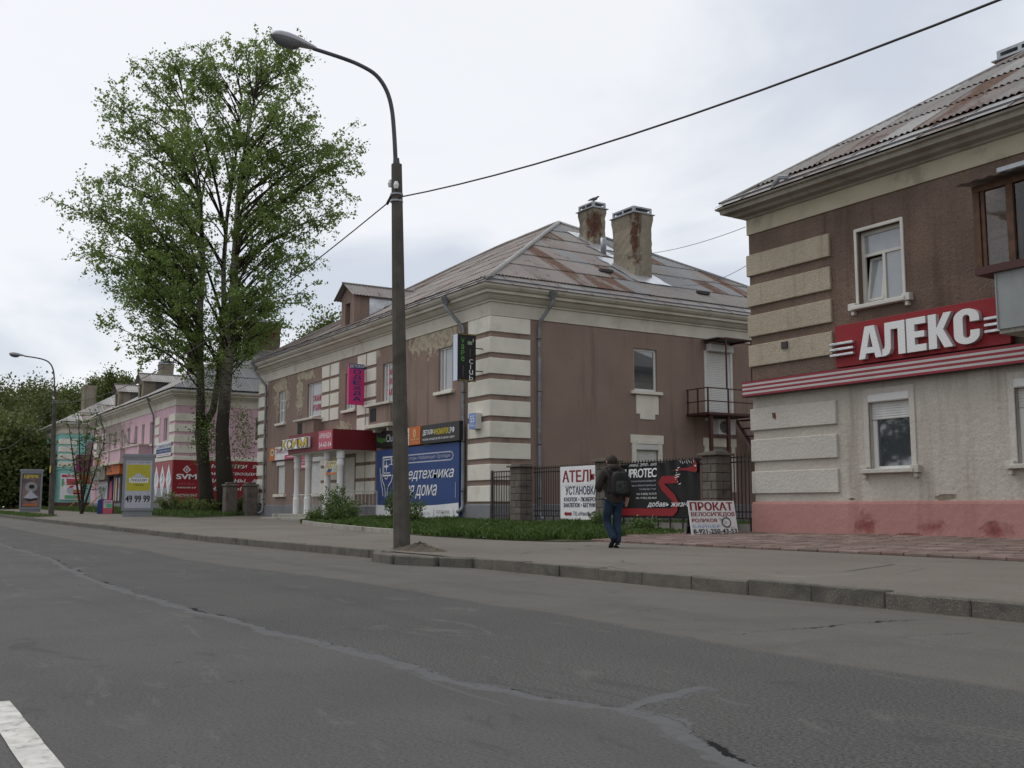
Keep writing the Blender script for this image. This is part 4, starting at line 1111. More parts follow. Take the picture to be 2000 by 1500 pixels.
quoin_corner(ph, PX1, PY0, [7.32 - .735 * i for i in range(4)], .52, 1.5, 1.75, .06, M_quoin, -1)
for a in (-78.75, -97.9, -101.6):
    for i in range(4): lbox('wall_tile', PO, UX, a, a + 1.3, -.02, .05, 7.35 - .735 * i - .52, 7.35 - .735 * i, M_quoin, ph)
pf = roof_faces(PX0 - .62, PX1 + .62, PY0 - .62, PY1 + .62, 8.9, 7.2, .578)
pr = roof_deck(ph, pf, R_DARK)
sheets(pr, pf['right'], .3, 1.2, 2.4, lambda u, v, c, r_, rnd: R_DARK, seed=3, seg=3, pitch=.2, amp=.02)
sheets(pr, pf['front'], .3, 1.5, 2.9, lambda u, v, c, r_, rnd: rnd.choice([R_DARK, R_GREY]) if c > 12 else rnd.choice([R_PALE, R_GREY, R_SEMI]), seed=4, seg=3, pitch=.3, amp=.02)
for x0 in (-86.7, -95.6):
    dormer(pr, x0, x0 + 1.9, 18.9, 8.9, 10.85, 11.45, 22.4, M_chim, R_DARK, [R_GREY, R_PALE], .578, 8.9, 17.88, (x0 + .5, x0 + 1.1, 9.4, 10.6), sidew=.9, seed=int(-x0))
chimney(pr, -81.4, -80.3, 25.6, 28.3, 12.6, 15.5, M_stack, .03, 4, caph=.2)
ridge_cap(pr, (-79.78, 25.08, 13.1), (-79.78, 30.7, 13.1), R_GREY, .1)
chimney(pr, -93.5, -92.3, 22.0, 23.0, 10.5, 13.2, M_chim, .03, 6)
chimney(pr, -82.6, -81.6, 21.6, 22.6, 10.6, 13.6, M_stack, .03, 7, cap=False)
downpipe(ph, PO, UX, -78.9, -79.05, 8.65, 7.5, 1.3)
downpipe(ph, PO, UX, -96.6, -96.9, 8.65, 7.5, 5.0, foot=False)
downpipe(ph, (PX1, 0, 0), UY, 20.35, 20.4, 8.3, 7.5, 1.0, hop=False)
for x0, x1 in ((-93.7, -91.0), (-90.3, -86.6), (-84.6, -80.2)):
    bl = lbox('balcony', PO, UX, x0, x1, 0, .8, 4.5, 5.45, M_pink, ph)
    lbox('coping', PO, UX, x0 - .08, x1 + .08, 0, .88, 5.45, 5.55, M_corn, bl); lbox('floor_slab', PO, UX, x0 - .08, x1 + .08, 0, .9, 4.32, 4.5, M_corn, bl)
    for a in (x0, x1 - .12): lbox('pier', PO, UX, a, a + .12, .8, .84, 4.5, 5.45, M_quoin, bl)
# dishes on the pink front
for x, z in ((-85.3, 6.05), (-95.9, 5.95)):
    d = thing('satellite_dish', 'round satellite dish by the upper windows nearest the white corner of the pink house' if x > -90 else 'round satellite dish beside the drainpipe at the far end of the pink house', 'dish', (x, 17.7, z))
    rows = [[(x + .55 * q * math.cos(t * math.pi / 9), 17.75 + .12 * (1 - q * q) * 1.0 - .1 * 0, z + .55 * q * math.sin(t * math.pi / 9)) for t in range(19)] for q in (.02, .35, .7, 1)]
    B().grid(rows).build('reflector', M_concl, d, smooth=True)
    B().tube([(x, 17.85, z), (x, 18.1, z - .2), (x, 18.5, z - .2)], .03, 6).build('mount', M_steel, d)
    B().tube([(x, 17.75, z - .5), (x, 17.3, z)], .015, 5).build('feed_arm', M_steel, d)
# ------------------------------------------------------------------ TURQUOISE HOUSE
TX0, TX1, TY0, TY1 = -124, -109.5, 16.9, 33.0
th_ = thing('apartment_house', 'turquoise house at the far left beyond the pink one', 'building', (-117, 25, .8), 'two-storey houses along the street')
TO = (0, TY0, 0)
tw = [(-112.8, -111.8), (-116.0, -115.0), (-119, -118), (-122, -121)]
wall('front_wall', TO, UX, TX0, TX1, 1.3, 8.0, [(a, c, 5.7, 7.3) for a, c in tw], .2, M_turq, th_)
for a, c in tw: window(th_, TO, UX, a, c, 5.7, 7.3, mull=(.5,), fm=M_white, sillm=M_offw)
wall('side_wall', (TX1, 0, 0), UY, TY0, TY1, 1.3, 8.0, [(19.2, 20.4, 5.7, 7.3)], .2, M_turq, th_)
window(th_, (TX1, 0, 0), UY, 19.2, 20.4, 5.7, 7.3, mull=(.5,), fm=M_white)
B().face([(TX0, TY0, .4), (TX0, TY1, .4), (TX0, TY1, 8), (TX0, TY0, 8)]).face([(TX0, TY1, .4), (TX1, TY1, .4), (TX1, TY1, 8), (TX0, TY1, 8)]).build('rear_walls', M_turq, th_, fix=False)
ring('plinth', TX0, TX1, TY0, TY1, [(.06, .3), (.06, 1.32), (0, 1.35)], flat('maroon_plinth', (.11, .045, .04)), th_)
ring('string_course', TX0, TX1, TY0, TY1, [(0, 4.5), (.07, 4.52), (.07, 4.7), (.0, 4.72)], M_turq, th_)
cornice(th_, TX0, TX1, TY0, TY1, M_corn, dz=.45)
quoin_corner(th_, TX1, TY0, [7.5 - .74 * i for i in range(4)], .53, 1.4, 1.4, .06, M_quoin, -1)
tf = roof_faces(TX0 - .6, TX1 + .6, TY0 - .6, TY1 + .6, 9.05, 7.8, .55)
tr = roof_deck(th_, tf, R_PALE)
sheets(tr, tf['right'], .2, 1.2, 2.2, lambda u, v, c, r_, rnd: rnd.choice([R_PALE, R_GREY, R_SEMI]), seed=6, seg=3, pitch=.3)
chimney(tr, -116.0, -114.6, 19.6, 20.8, 10.2, 13.4, M_chim, .03, 9, cap=False)
downpipe(th_, TO, UX, -123.6, -123.4, 8.7, 7.7, 1.0, mat=M_white)
bl = lbox('balcony', TO, UX, -120, -117, 0, .8, 4.6, 5.6, M_turq, th_); lbox('coping', TO, UX, -120.1, -116.9, 0, .88, 5.6, 5.7, M_offw, bl)

# ------------------------------------------------------------------ SIGNS on the right-hand house
ax = thing('shop_sign', 'big red shop sign with white raised letters АЛЕКС and chrome bars', 'sign', (-13.7, 18.35, 4.45))
box('panel', -15.78, -11.6, 18.34, 18.44, 3.98, 4.92, K_red, ax, .01)
_g = G('led_letter_face'); _w = _g.n('ShaderNodeTexWave', {'Vector': _g.P(), 'Scale': 11.0, 'Distortion': 0.6}, bands_direction='Z').outputs['Fac']
M_led = _g.set(_g.mix(_g.step(_w, .25, .6), (.60, .60, .59), (.80, .80, .79)), .4, 0, .4)
M_lside = flat('letter_side', (.52, .48, .49), .5)
def arc(cx_, cz, rx, rz, t0, t1, n): return [(cx_ + rx * math.cos(math.radians(t0 + (t1 - t0) * k / n)), cz + rz * math.sin(math.radians(t0 + (t1 - t0) * k / n))) for k in range(n + 1)]
LET = {   # outlines in a unit cell, condensed heavy grotesque; list of convex-ish pieces
    'А': (.60, [[(0, 0), (.27, 0), (.32, .16), (.34, .16), (.34, .34), (.38, .34), (.5, .80), (.5, 1), (.30, 1)], [(.34, .16), (.68, .16), (.73, 0), (1, 0), (.70, 1), (.5, 1), (.5, .8), (.62, .34), (.34, .34)]]),
    'Л': (.58, [[(0, 0), (.14, 0), (.3, .06), (.38, .2), (.40, .78), (.70, .78), (.70, 0), (1, 0), (1, 1), (.14, 1), (.13, .32), (.10, .24), (0, .2)]]),
    'Е': (.46, [[(0, 0), (1, 0), (1, .2), (.42, .2), (.42, .41), (.92, .41), (.92, .59), (.42, .59), (.42, .8), (1, .8), (1, 1), (0, 1)]]),
    'К': (.55, [[(0, 0), (.34, 0), (.34, .42), (.64, 0), (1, 0), (.62, .53), (.98, 1), (.66, 1), (.34, .58), (.34, 1), (0, 1)]]),
    'С': (.56, [[(1, .62)] + arc(.5, .74, .5, .26, 0, 180, 10) + arc(.5, .26, .5, .26, 180, 360, 10) + [(1, .38), (.64, .38)] + arc(.5, .27, .14, .10, 0, -180, 6) + arc(.5, .73, .14, .10, 180, 0, 6) + [(.64, .62)]]),
}
for ch, xl in zip('АЛЕКС', (-15.05, -14.44, -13.82, -13.30, -12.72)):
    wd, polys = LET[ch]; hgt = .70
    bb = B()
    for p in polys:
        n0 = len(bb.F)
        bb.prism([(xl + wd * a, 18.34, 4.07 + hgt * c) for a, c in p], (0, -.11, 0))
        bb.M[n0 + 1] = 1
    # faces that look outwards take the lit face material
    o = bb.build('letter', [M_lside, M_led], ax, fix=True)
for z in (4.22, 4.345, 4.47):
    box('chrome_bar', -15.86, -15.22, 18.24, 18.34, z, z + .055, M_foil, ax, .01); box('chrome_bar', -12.08, -11.55, 18.24, 18.34, z + .01, z + .065, M_foil, ax, .01)
sb = thing('striped_fascia', 'long red and white striped fascia board across the right-hand house', 'sign', (-10, 18.3, 3.76))
box('backing', -18.62, 3.4, 18.26, 18.42, 3.565, 3.945, K_blk, sb)
M_fred, M_fwht = flat('fascia_red', (.26, .028, .04)), flat('fascia_grey_white', (.46, .44, .43))
for k in range(7): box('stripe', -18.59, 3.38, 18.24, 18.26, 3.58 + k * .0505, 3.58 + (k + 1) * .0505 - .002, M_fred if k % 2 == 0 else M_fwht, sb)

# ------------------------------------------------------------------ SIGNS on the brown house
v = thing('box_sign', 'black vertical box sign reading Vape Club at the house corner', 'sign', (-31.5, 17.7, 6.0))
box('box', -31.66, -31.32, 17.38, 18.06, 5.24, 6.86, flat('sign_side_paleblue', (.62, .68, .82)), v, .01)
box('face', -31.32, -31.30, 17.36, 18.08, 5.22, 6.88, K_blk, v)
prints(v, (-31.30, 17.36, 5.22), UY, [('t', ch, .13, 1.32 - i * .21, .13, .17, K_grn, {'bold': .0}) for i, ch in enumerate('Vape')] + [('t', ch, .45 if ch != 'l' else .49, .62 - i * .19, .15 if ch != 'l' else .03, .16, K_wht, {'bold': .0}) for i, ch in enumerate('Club')]
       + [('r', .38, 1.28, .18, .12, flat('sage', (.22, .33, .2))), ('l', [(.6, 1.38), (.6, 1.5)], .02, K_wht), ('l', [(.48, 1.15), (.48, .85)], .008, K_grey), ('l', [(.2, .55), (.2, .15)], .008, K_grey), ('l', [(.02, .03), (.7, .03)], .012, K_gold), ('l', [(.02, 1.63), (.7, 1.63)], .012, K_gold)])
for z in (5.62, 6.42): B().tube([(-31.45, 18.06, z), (-31.45, 18.5, z)], .02, 6).build('bracket', M_steel, v)
od = thing('box_sign', 'pink vertical sign reading ДЕТСКАЯ ОДЕЖДА on the brown front', 'sign', (-41.6, 18.1, 6.1))
box('box', -41.72, -41.56, 17.74, 18.46, 5.28, 7.02, K_pink, od)
box('face', -41.56, -41.545, 17.73, 18.47, 5.27, 7.03, K_pink, od)
prints(od, (-41.545, 17.73, 5.27), UY, [('r', 0, 1.55, .74, .21, K_blue), ('t', 'ДЕТСКАЯ', .03, 1.58, .68, .15, K_wht, {'bold': .02})] + [('t', ch, .2, 1.33 - i * .232, .36, .185, K_blue, {'bold': .03}) for i, ch in enumerate('ОДЕЖДА')])
B().tube([(-41.64, 18.3, 6.8), (-41.64, 18.5, 6.8)], .02, 6).build('bracket', M_steel, od)
no = thing('house_number', 'blue house number plate 55 on the white corner blocks', 'sign', (-31.73, 18.4, 3.9))
box('case', -31.97, -31.5, 18.2, 18.44, 3.62, 4.18, M_offw, no, .01)
prints(no, (-31.96, 18.2, 3.63), UX, [('r', 0, 0, .45, .54, K_bplate), ('t', '55', .08, .22, .29, .24, K_wht), ('l', [(.06, .1), (.4, .1)], .02, K_wht), ('l', [(.06, .16), (.34, .16)], .012, K_wht)])
med = [('p', [(0, 0), (6.98, 0), (6.98, .77), (6.2, .73), (5.3, .69), (4, .66), (2.5, .67), (1, .68), (0, .7)], K_wht),
       ('l', [(1.2, 2.62), (6.35, 2.62), (6.5, 2.58), (6.58, 2.47), (6.5, 2.36), (6.35, 2.32), (1.2, 2.32)], .045, K_pale),
       ('t', 'Тонометры • Ингаляторы • Реабилитация • Ортопедия', 1.3, 2.39, 5.05, .17, K_pale, {'bold': .0}),
       ('t', 'Медтехника', 2.25, 1.60, 4.4, .5, K_wht, {'bold': .004, 'shear': .28, 'spacing': .95}),
       ('t', 'для дома', 2.25, .93, 3.1, .52, K_wht, {'bold': .004, 'shear': .28, 'spacing': .95}),
       ('l', [(1.45, 1.88), (.66, 1.88), (.66, 2.62), (1.45, 2.62), (1.45, 2.3)], .06, K_wht), ('l', [(1.35, 1.98), (.76, 1.98), (.76, 2.52), (1.35, 2.52)], .035, K_wht),
       ('p', [(1.0, 2.5), (1.05, 2.3), (1.25, 2.25), (1.05, 2.2), (1.0, 2.0), (.95, 2.2), (.7, 2.25), (.95, 2.3)], K_wht),
       ('l', [(.40, 2.2), (.42, 1.9), (.52, 1.6), (.66, 1.3), (.7, 1.05)], .045, K_wht), ('l', [(.55, 1.95), (.62, 1.7), (.85, 1.45), (.92, 1.2), (.92, 1.0)], .045, K_wht), ('l', [(1.6, 1.9), (1.5, 1.65), (1.2, 1.45), (1.1, 1.2), (1.1, 1.0)], .045, K_wht),
       ('l', [(.85, 1.8), (.95, 1.74), (1.1, 1.76), (1.15, 1.84)], .04, K_wht),
       ('l', [(6.8, 1.5), (6.8, .95)], .03, K_pale), ('t', 'ул. Максима Горького, 55', 2.6, .3, 2.2, .14, K_grey), ('t', 'вход со двора', 2.8, .1, 1.8, .12, K_grey), ('t', '(', 5.1, .12, .1, .42, K_grey), ('t', 'остановка', 5.35, .38, 1.0, .12, K_grey), ('t', 'Максима Горького', 5.3, .2, 1.15, .1, K_grey), ('t', ')', 6.6, .12, .1, .42, K_grey)]
sign('billboard', 'large blue billboard reading Медтехника для дома behind the bushes', (-39.85, 18.3, .3), UX, 7.0, 2.93, .12, K_blue, med, 'billboard')
sign('shop_sign', 'black panel reading VapeClub beside the red canopy', (-39.85, 18.25, 3.33), UX, 2.55, .66, .12, K_blk, [('t', 'Vape', .12, .14, .85, .32, K_grn, {'bold': .0}), ('t', 'Club', 1.02, .2, .8, .3, K_wht, {'bold': .0}), ('t', 'вейп-шоп', 1.95, .2, .5, .12, K_grn)])
sign('shop_sign', 'small white panel with dark red letters АТЕЛЬЕ partly behind the lamp post', (-37.28, 18.28, 3.3), UX, .44, .68, .1, K_wht, [('t', 'ЬЕ', .03, .2, .36, .3, K_dred, {'bold': .03})])
sign('shop_sign', 'square orange panel with white emblem above the blue billboard', (-36.83, 18.28, 3.3), UX, .95, .7, .1, K_org, [('p', arc(.47, .45, .11, .17, 0, 345, 16), K_cream), ('p', arc(.47, .44, .05, .1, 0, 345, 12), K_org), ('t', 'стоматология', .1, .17, .75, .07, K_cream), ('t', 'для всей семьи', .12, .05, .7, .06, K_cream)])
sign('shop_sign', 'black panel reading ДЕТАЛИ-ИНОМАРОК.РФ in white and yellow', (-35.62, 18.2, 3.28), UX, 2.95, .7, .2, K_blk, [('t', 'ДЕТАЛИ-', .12, .3, .92, .22, K_wht, {'bold': .03}), ('t', 'ИНОМАРОК', 1.06, .3, 1.12, .22, K_yel, {'bold': .03}), ('t', '.РФ', 2.2, .28, .42, .24, K_wht, {'bold': .03}), ('t', 'магазин автозапчастей по низким ценам', .12, .1, 2.5, .12, K_wht, {'bold': .004})])
mk = thing('canopy_sign', 'white box letters reading МАКСИМ in yellow on the red canopy', 'sign', (-44.4, 16.45, 3.7))
for ch, x0, x1 in (('К', -46.0, -45.35), ('С', -45.3, -44.75), ('И', -44.7, -43.95), ('М', -43.9, -42.8)):
    O = Vector((x0, 16.4, 3.46)); wd = x1 - x0
    box('letter_box', x0 - .01, x1 + .01, 16.4, 16.54, 3.46, 3.92, K_wht, mk, .01)
    prints(mk, O, UX, [('t', ch, .03, .02, wd - .06, .42, K_navy, {'bold': .09}), ('t', ch, .09, .05, wd - .18, .36, K_gold, {'bold': .035})])
sign('poster', 'rose poster reading АРЕНДА on the canopy front', (-41.85, 16.53, 3.3), UX, 1.5, .78, .015, K_rose, [('t', 'АРЕНДА', .08, .43, 1.32, .24, K_wht, {'bold': .01}), ('t', '54-63-54', .08, .1, 1.32, .2, K_wht, {'bold': .01})], 'poster')
sign('shop_sign', 'orange and white panel reading ТРИКОТАЖ left of the canopy', (-53.3, 18.35, 3.3), UX, 4.2, .66, .1, K_wht, [('r', 0, 0, .88, .66, K_org), ('p', arc(.45, .42, .28, .2, 0, 345, 14), K_cream), ('p', arc(.45, .42, .12, .08, 0, 345, 10), K_blk), ('t', 'ТРИКОТАЖ', .95, .3, 2.3, .28, K_dred, {'bold': .01}), ('r', 2.35, 0, 1.85, .2, K_crim), ('t', 'скидки', 2.6, .05, 1.2, .1, K_wht)])
sign('poster', 'small crimson poster on the wall under the canopy', (-49.35, 18.45, 2.75), UX, 1.15, .66, .015, K_rose, [('l', [(.1, .12), (1.0, .12)], .07, K_wht), ('l', [(.1, .3), (1.0, .3)], .03, K_pale), ('l', [(.1, .42), (1.0, .42)], .03, K_pale)], 'poster')
yb = sign('poster', 'yellow banner with blue print hung between the canopy columns', (-41.72, 16.85, 2.26), UX, 1.1, .56, .02, K_cream, [('t', 'НА ЗАКАЗ', .06, .42, .95, .09, K_blk), ('t', 'ПЕЧАТЬ', .06, .3, .5, .07, K_dred), ('p', [(.05, .1), (.3, .28), (.5, .2), (.6, .3), (.62, .16), (.3, .06)], K_blue), ('p', [(.75, .12), (.9, .4), (1.0, .2), (.95, .08)], K_lblue), ('r', .0, .0, 1.1, .08, K_org)], 'banner')
B().face([(-41.72, 16.85, 2.26), (-41.72, 16.85, 2.82), (-41.95, 16.98, 2.8), (-41.95, 16.98, 2.24)]).build('side_flap', K_crim, yb, fix=False)

# ------------------------------------------------------------------ SIGNS on the fence
at = sign('notice_board', 'white board reading АТЕЛЬЕ with a red arrow on the fence', (-26.7, 18.44, .54), UX, 2.2, 1.6, .02, K_wht,
     [('t', 'АТЕЛЬЕ', .12, 1.12, 2.0, .36, K_dred, {'bold': .035}), ('t', 'УСТАНОВКА', .28, .74, 1.62, .26, K_navy, {'bold': .02}), ('t', 'КНОПОК • ЛЮВЕРСОВ', .2, .54, 1.8, .13, K_navy, {'bold': .025}), ('t', 'ЗАКЛЕПОК • БЕГУНКОВ', .17, .37, 1.85, .13, K_navy, {'bold': .025}), ('t', 'ТЦ «Максим»', .68, .1, 1.05, .14, K_navy, {'bold': .01}),
      ('p', [(.2, .17), (.32, .25), (.32, .215), (.6, .215), (.6, .125), (.32, .125), (.32, .09)], K_red)] + [('l', [(.13 + k * .1, 1.03), (.18 + k * .1, 1.03)], .012, K_grey) for k in range(20)], 'sign')
bn = thing('fence_banner', 'black and red banner reading SUPROTEC tied to the fence', 'banner', (-22.2, 18.44, 1.4))
NX, NZ = 60, 20
rows = []
for j in range(NZ + 1):
    t = j / NZ
    rows.append([(-24.0 + 3.62 * i / NX, 18.425 - .012 * math.sin(i * .9 + 2 * t) * (t ** 2) - (.03 * t ** 3 * abs(math.sin(i * .42))) - (.05 * max(0, i / NX - .78) * t * math.sin(i * 2.2 + j)), .66 + 1.48 * t - (.05 * abs(math.sin(i * .21)) if j == NZ else 0) + .05 * (t if i > 30 else 0) * (i - 30) / 30) for i in range(NX + 1)])
M_vinyl = G('black_vinyl').set((.010, .009, .010), .42, 0, .25)
B().grid(rows).build('vinyl', M_vinyl, bn, smooth=True, fix=False)
prints(bn, (-24.0, 18.40, .66), UX, [('l', [(.0, .12), (2.55, .12), (2.66, .2), (2.7, .36), (2.6, .5), (2.2, .78), (2.12, .9), (2.2, .98), (2.8, .98)], .2, K_red),
    ('t', 'SUPROTEC', .42, 1.06, 1.52, .25, K_wht, {'bold': .02, 'shear': .1, 'spacing': .92}), ('t', 'ИННОВАЦИИ ДЛЯ АВТОМОБИЛЯ', .75, 1.36, 1.2, .08, K_wht, {'shear': .2}),
    ('t', 'Магазин автозапчастей Детали-иномарок.РФ', .5, .93, 1.4, .065, K_pale, {'bold': 0}), ('t', 'Череповец, ул. Максима Горького д. 55', .65, .81, 1.25, .065, K_pale, {'bold': 0}), ('t', 'ТЦ «Максим» 2 этаж', 1.2, .71, .7, .06, K_pale, {'bold': 0}),
    ('t', 'тел. 8 (8202) 74-75-75', 1.08, .57, .85, .07, K_wht, {'bold': 0}), ('t', 'тел. +7 (921) 252-40-60', 1.05, .46, .88, .07, K_wht, {'bold': 0}), ('t', 'добавь жизни', 1.55, .24, 1.75, .17, K_wht, {'shear': .25, 'bold': .01})], e0=.0)
prints(bn, (-24.0, 18.36, .66), UX, [('p', [(2.55, 1.2), (2.9, 1.22), (3.2, 1.2), (3.55, 1.14), (3.6, 1.2), (3.58, 1.38), (3.5, 1.48), (3.42, 1.3), (3.2, 1.27), (2.9, 1.26)], K_red), ('p', [(3.5, 1.3), (3.56, 1.3), (3.56, 1.33), (3.5, 1.33)], K_wht)] +
       [('l', [(2.8 + .07 * math.cos(k), .85 + k * .06), (2.86 + .1 * math.cos(k * 1.7), .87 + k * .06)], .02, K_wht) for k in range(8)] + [('l', [(2.95 + k * .09, 1.48 - .02 * (k % 3)), (3.0 + k * .085, 1.40 - .03 * (k % 2))], .014, K_wht) for k in range(7)], e0=.0)

# folding pavement board
ab = thing('pavement_board', 'white folding board reading ПРОКАТ ВЕЛОСИПЕДОВ standing on the paving', 'sign', (-18.6, 17.1, .29))
lean = Vector((-.16, 0, 1)).normalized()
O = Vector((-18.42, 16.38, .27)); uy = Vector((.02, 1, 0)).normalized()
def leaf(O, u, vv, w, h, t, mat, name):
    n = u.cross(vv)
    return B().prism([O - n * t, O + u * w - n * t, O + u * w + vv * h - n * t, O + vv * h - n * t], n * t).build(name, mat, ab)
leaf(O, uy, lean, 1.42, .80, .02, K_wht, 'front_leaf')
leaf(O + Vector((-.32, .12, 0)), uy, Vector((.16, 0, 1)).normalized(), 1.42, .80, .02, K_blk, 'rear_leaf')
for yy in (.04, 1.36): B().tube([O + uy * yy + lean * .25, O + Vector((-.3, .06, .2)) + uy * yy], .01, 5).build('stay', M_steel, ab)
prints(ab, O, uy, [('t', 'ПРОКАТ', .05, .57, 1.3, .2, K_red, {'bold': .04}), ('t', 'ВЕЛОСИПЕДОВ', .05, .42, 1.33, .115, K_red, {'bold': .03}), ('t', 'РОЛИКОВ', .05, .30, .76, .085, K_red, {'bold': .03}), ('t', 'БАЙКЕР', .05, .17, .84, .09, K_lblue, {'bold': .0}), ('t', '8-921-250-43-53', .05, .035, 1.33, .105, K_blk, {'bold': .02}),
    ('l', arc(1.09, .29, .13, .11, 0, 360, 20), .025, K_blk), ('l', [(.9, .36), (1.0, .33), (1.09, .29), (.95, .22), (.92, .36)], .012, K_grey), ('l', [(.84, .38), (.97, .37), (.93, .33)], .012, K_grey), ('l', [(1.12, .17), (1.33, .18)], .008, K_rose)], v=lean)

# ------------------------------------------------------------------ SIGNS of the pink and turquoise houses
svm = thing('wall_cladding_sign', 'red hardware shop cladding with white SVM lettering on the pink side wall', 'sign', (-73.1, 21.5, 2.6))
box('panel', -73.13, -73.05, 18.42, 31, 1.25, 4.1, K_red, svm)
prints(svm, (-73.05, 18.42, 1.25), UY, [('t', 'SVM', .25, 1.55, 1.35, .36, K_wht, {'bold': .04}), ('p', [(.65, 2.2), (.93, 2.5), (1.21, 2.2), (.93, 1.95)], K_wht), ('p', [(.75, 2.2), (.93, 2.4), (1.11, 2.2), (.93, 2.03)], K_red), ('p', [(.85, 2.2), (.93, 2.3), (1.01, 2.2), (.93, 2.12)], K_wht), ('t', 'КРЕПЕЖ', .4, 1.15, 1.1, .16, K_rose), ('t', 'минисвм.рф', .3, .9, 1.3, .16, K_wht, {'shear': .2}), ('t', 'ИНСТРУМЕНТ', .2, .35, 1.5, .2, K_wht),
    ('t', 'МОЛОТКИ   РУЛЕТКИ', 2.6, 2.35, 5.2, .26, K_wht, {'shear': .2, 'bold': .02}), ('t', 'ГАЙКИ  ГВОЗДИ  БОЛТЫ', 2.2, 1.85, 5.6, .26, K_wht, {'shear': .2, 'bold': .02}), ('t', 'ПАТРОНЫ   АНКЕРЫ', 2.4, 1.35, 5.3, .26, K_wht, {'shear': .2, 'bold': .02}), ('t', 'НАСОСЫ  ЛОПАТЫ', 2.6, .8, 4.6, .26, K_wht, {'shear': .2, 'bold': .02})])
dia = [('p', [(0, 0), (5.4, 0), (5.4, .9), (0, .9)], K_grey)]
for k in range(3):
    c = 1.0 + k * 1.75
    dia += [('p', [(c - .75, 1.45), (c, 2.5), (c + .75, 1.45), (c, .25)], K_wht), ('l', [(c - .2, 1.2), (c + .25, 1.5), (c + .05, 1.9), (c - .15, 1.6)], .1, K_lblue if k != 1 else K_navy), ('l', [(c, .7), (c + .15, 1.05)], .1, K_lblue)]
sign('wall_cladding_sign', 'faded red panel with three white diamonds on the pink front wall', (-78.65, 18.42, 1.35), UX, 5.4, 2.72, .06, flat('faded_red', (.36, .10, .11)), dia)
sign('shop_sign', 'white and blue banner on the pink front near its white corner', (-77.9, 18.4, 4.45), UX, 4.1, 1.0, .03, K_wht, [('r', 0, .22, 4.1, .34, K_blue), ('t', 'СОМОВСКИЙ', .1, .6, 3.9, .32, K_blue, {'bold': .03}), ('t', 'стройматериалы', .3, .28, 3.5, .2, K_pale), ('t', 'оптом и в розницу', .4, .05, 3.3, .1, K_crim)])
sign('shop_sign', 'orange panel with black letters HL over a shop door of the pink house', (-92.6, 17.9, 3.55), UX, 5.0, 1.1, .3, K_org, [('t', 'HL', .3, .2, 1.9, .75, K_blk, {'shear': .2})])
sign('shop_sign', 'weathered grey fascia panel left of the orange one', (-99.2, 17.8, 3.2), UX, 6.4, 1.25, .3, rough_mat('mottled_fascia', (.3, .27, .22), (.1, .095, .085), .9, .8), [])
sign('shop_sign', 'orange strip sign above the weathered fascia', (-99.4, 18.2, 4.6), UX, 5.0, .5, .2, flat('tan_orange', (.38, .2, .1)), [])
mg = thing('box_sign', 'magenta and orange box sign at the far end of the pink house', 'sign', (-101.2, 17.6, 4.4))
box('upper_box', -101.3, -101.0, 16.9, 18.3, 3.95, 5.6, flat('magenta_brown', (.28, .04, .16)), mg); box('lower_box', -101.3, -101.0, 17.2, 18.2, 2.95, 3.9, flat('brown_orange', (.32, .11, .03)), mg)
sign('window_poster', 'white poster with dark print in a shop window of the pink house', (-98.8, 18.42, 1.2), UX, 4.2, 1.9, .03, K_pale, [('r', .2, 1.55, 3.8, .28, K_wht), ('t', 'РЕМОНТ', .4, 1.6, 3.2, .16, K_grey), ('p', [(.5, .2), (1.4, 1.3), (2.2, .9), (3.4, 1.2), (3.0, .2)], K_grey)], 'poster')
sign('window_poster', 'blue and purple poster beside the shop door of the pink house', (-94.2, 18.42, 1.2), UX, 1.7, 2.3, .03, K_navy, [('p', [(.2, .3), (.6, 1.8), (1.3, 1.9), (1.5, .4)], K_rose)], 'poster')
sign('shop_door_panel', 'dark shop doorway panel of the pink house beside the tall advert', (-91.8, 18.44, 1.2), UX, 2.6, 2.3, .03, K_blk, [('r', .3, .2, .5, 1.9, K_cream), ('r', 1.4, .2, .5, 1.9, K_pale), ('r', 1.5, 1.2, .3, .5, K_org)], 'door')
post = [('r', .1, 2.15, 2.0, .25, K_crim), ('t', 'ТОВАРЫ', .5, 2.19, 1.1, .16, K_wht), ('r', .55, 1.4, 1.1, .6, K_crim), ('l', [(.65, 1.85), (1.5, 1.85)], .05, K_rose), ('l', [(.65, 1.7), (1.5, 1.7)], .05, K_rose), ('p', [(.6, 1.0), (.95, 1.35), (1.3, 1.35), (1.0, 1.0)], K_crim), ('p', arc(.95, .85, .35, .3, 0, 345, 14), K_pale), ('r', 1.2, .75, .85, .2, K_org), ('r', 1.2, .5, .85, .2, K_red), ('r', .45, .1, 1.1, .32, K_mint), ('p', arc(1.75, .25, .25, .2, 0, 345, 12), K_rose), ('r', .1, 1.3, .2, .7, K_mint)]
sign('wall_poster', 'large white poster with crimson and green blocks on the turquoise house', (-109.38, 16.95, 1.62), UY, 2.3, 2.5, .05, K_wht, post, 'poster')
sign('shop_sign', 'small red and white shop sign on the turquoise front', (-118.6, 16.75, 3.3), UX, 6.5, .75, .1, K_crim, [('t', 'ТВОЙ', .6, .15, 4.8, .45, K_wht)])
sign('shop_door_panel', 'dark glazed shop door of the turquoise house', (-119.5, 16.85, .9), UX, 5.5, 2.2, .03, K_blk, [('r', .6, .1, .3, 2.0, K_pale), ('r', 3.8, .1, 1.5, 1.9, K_rose), ('r', 2.2, .1, .2, 2.0, K_grey)], 'door')
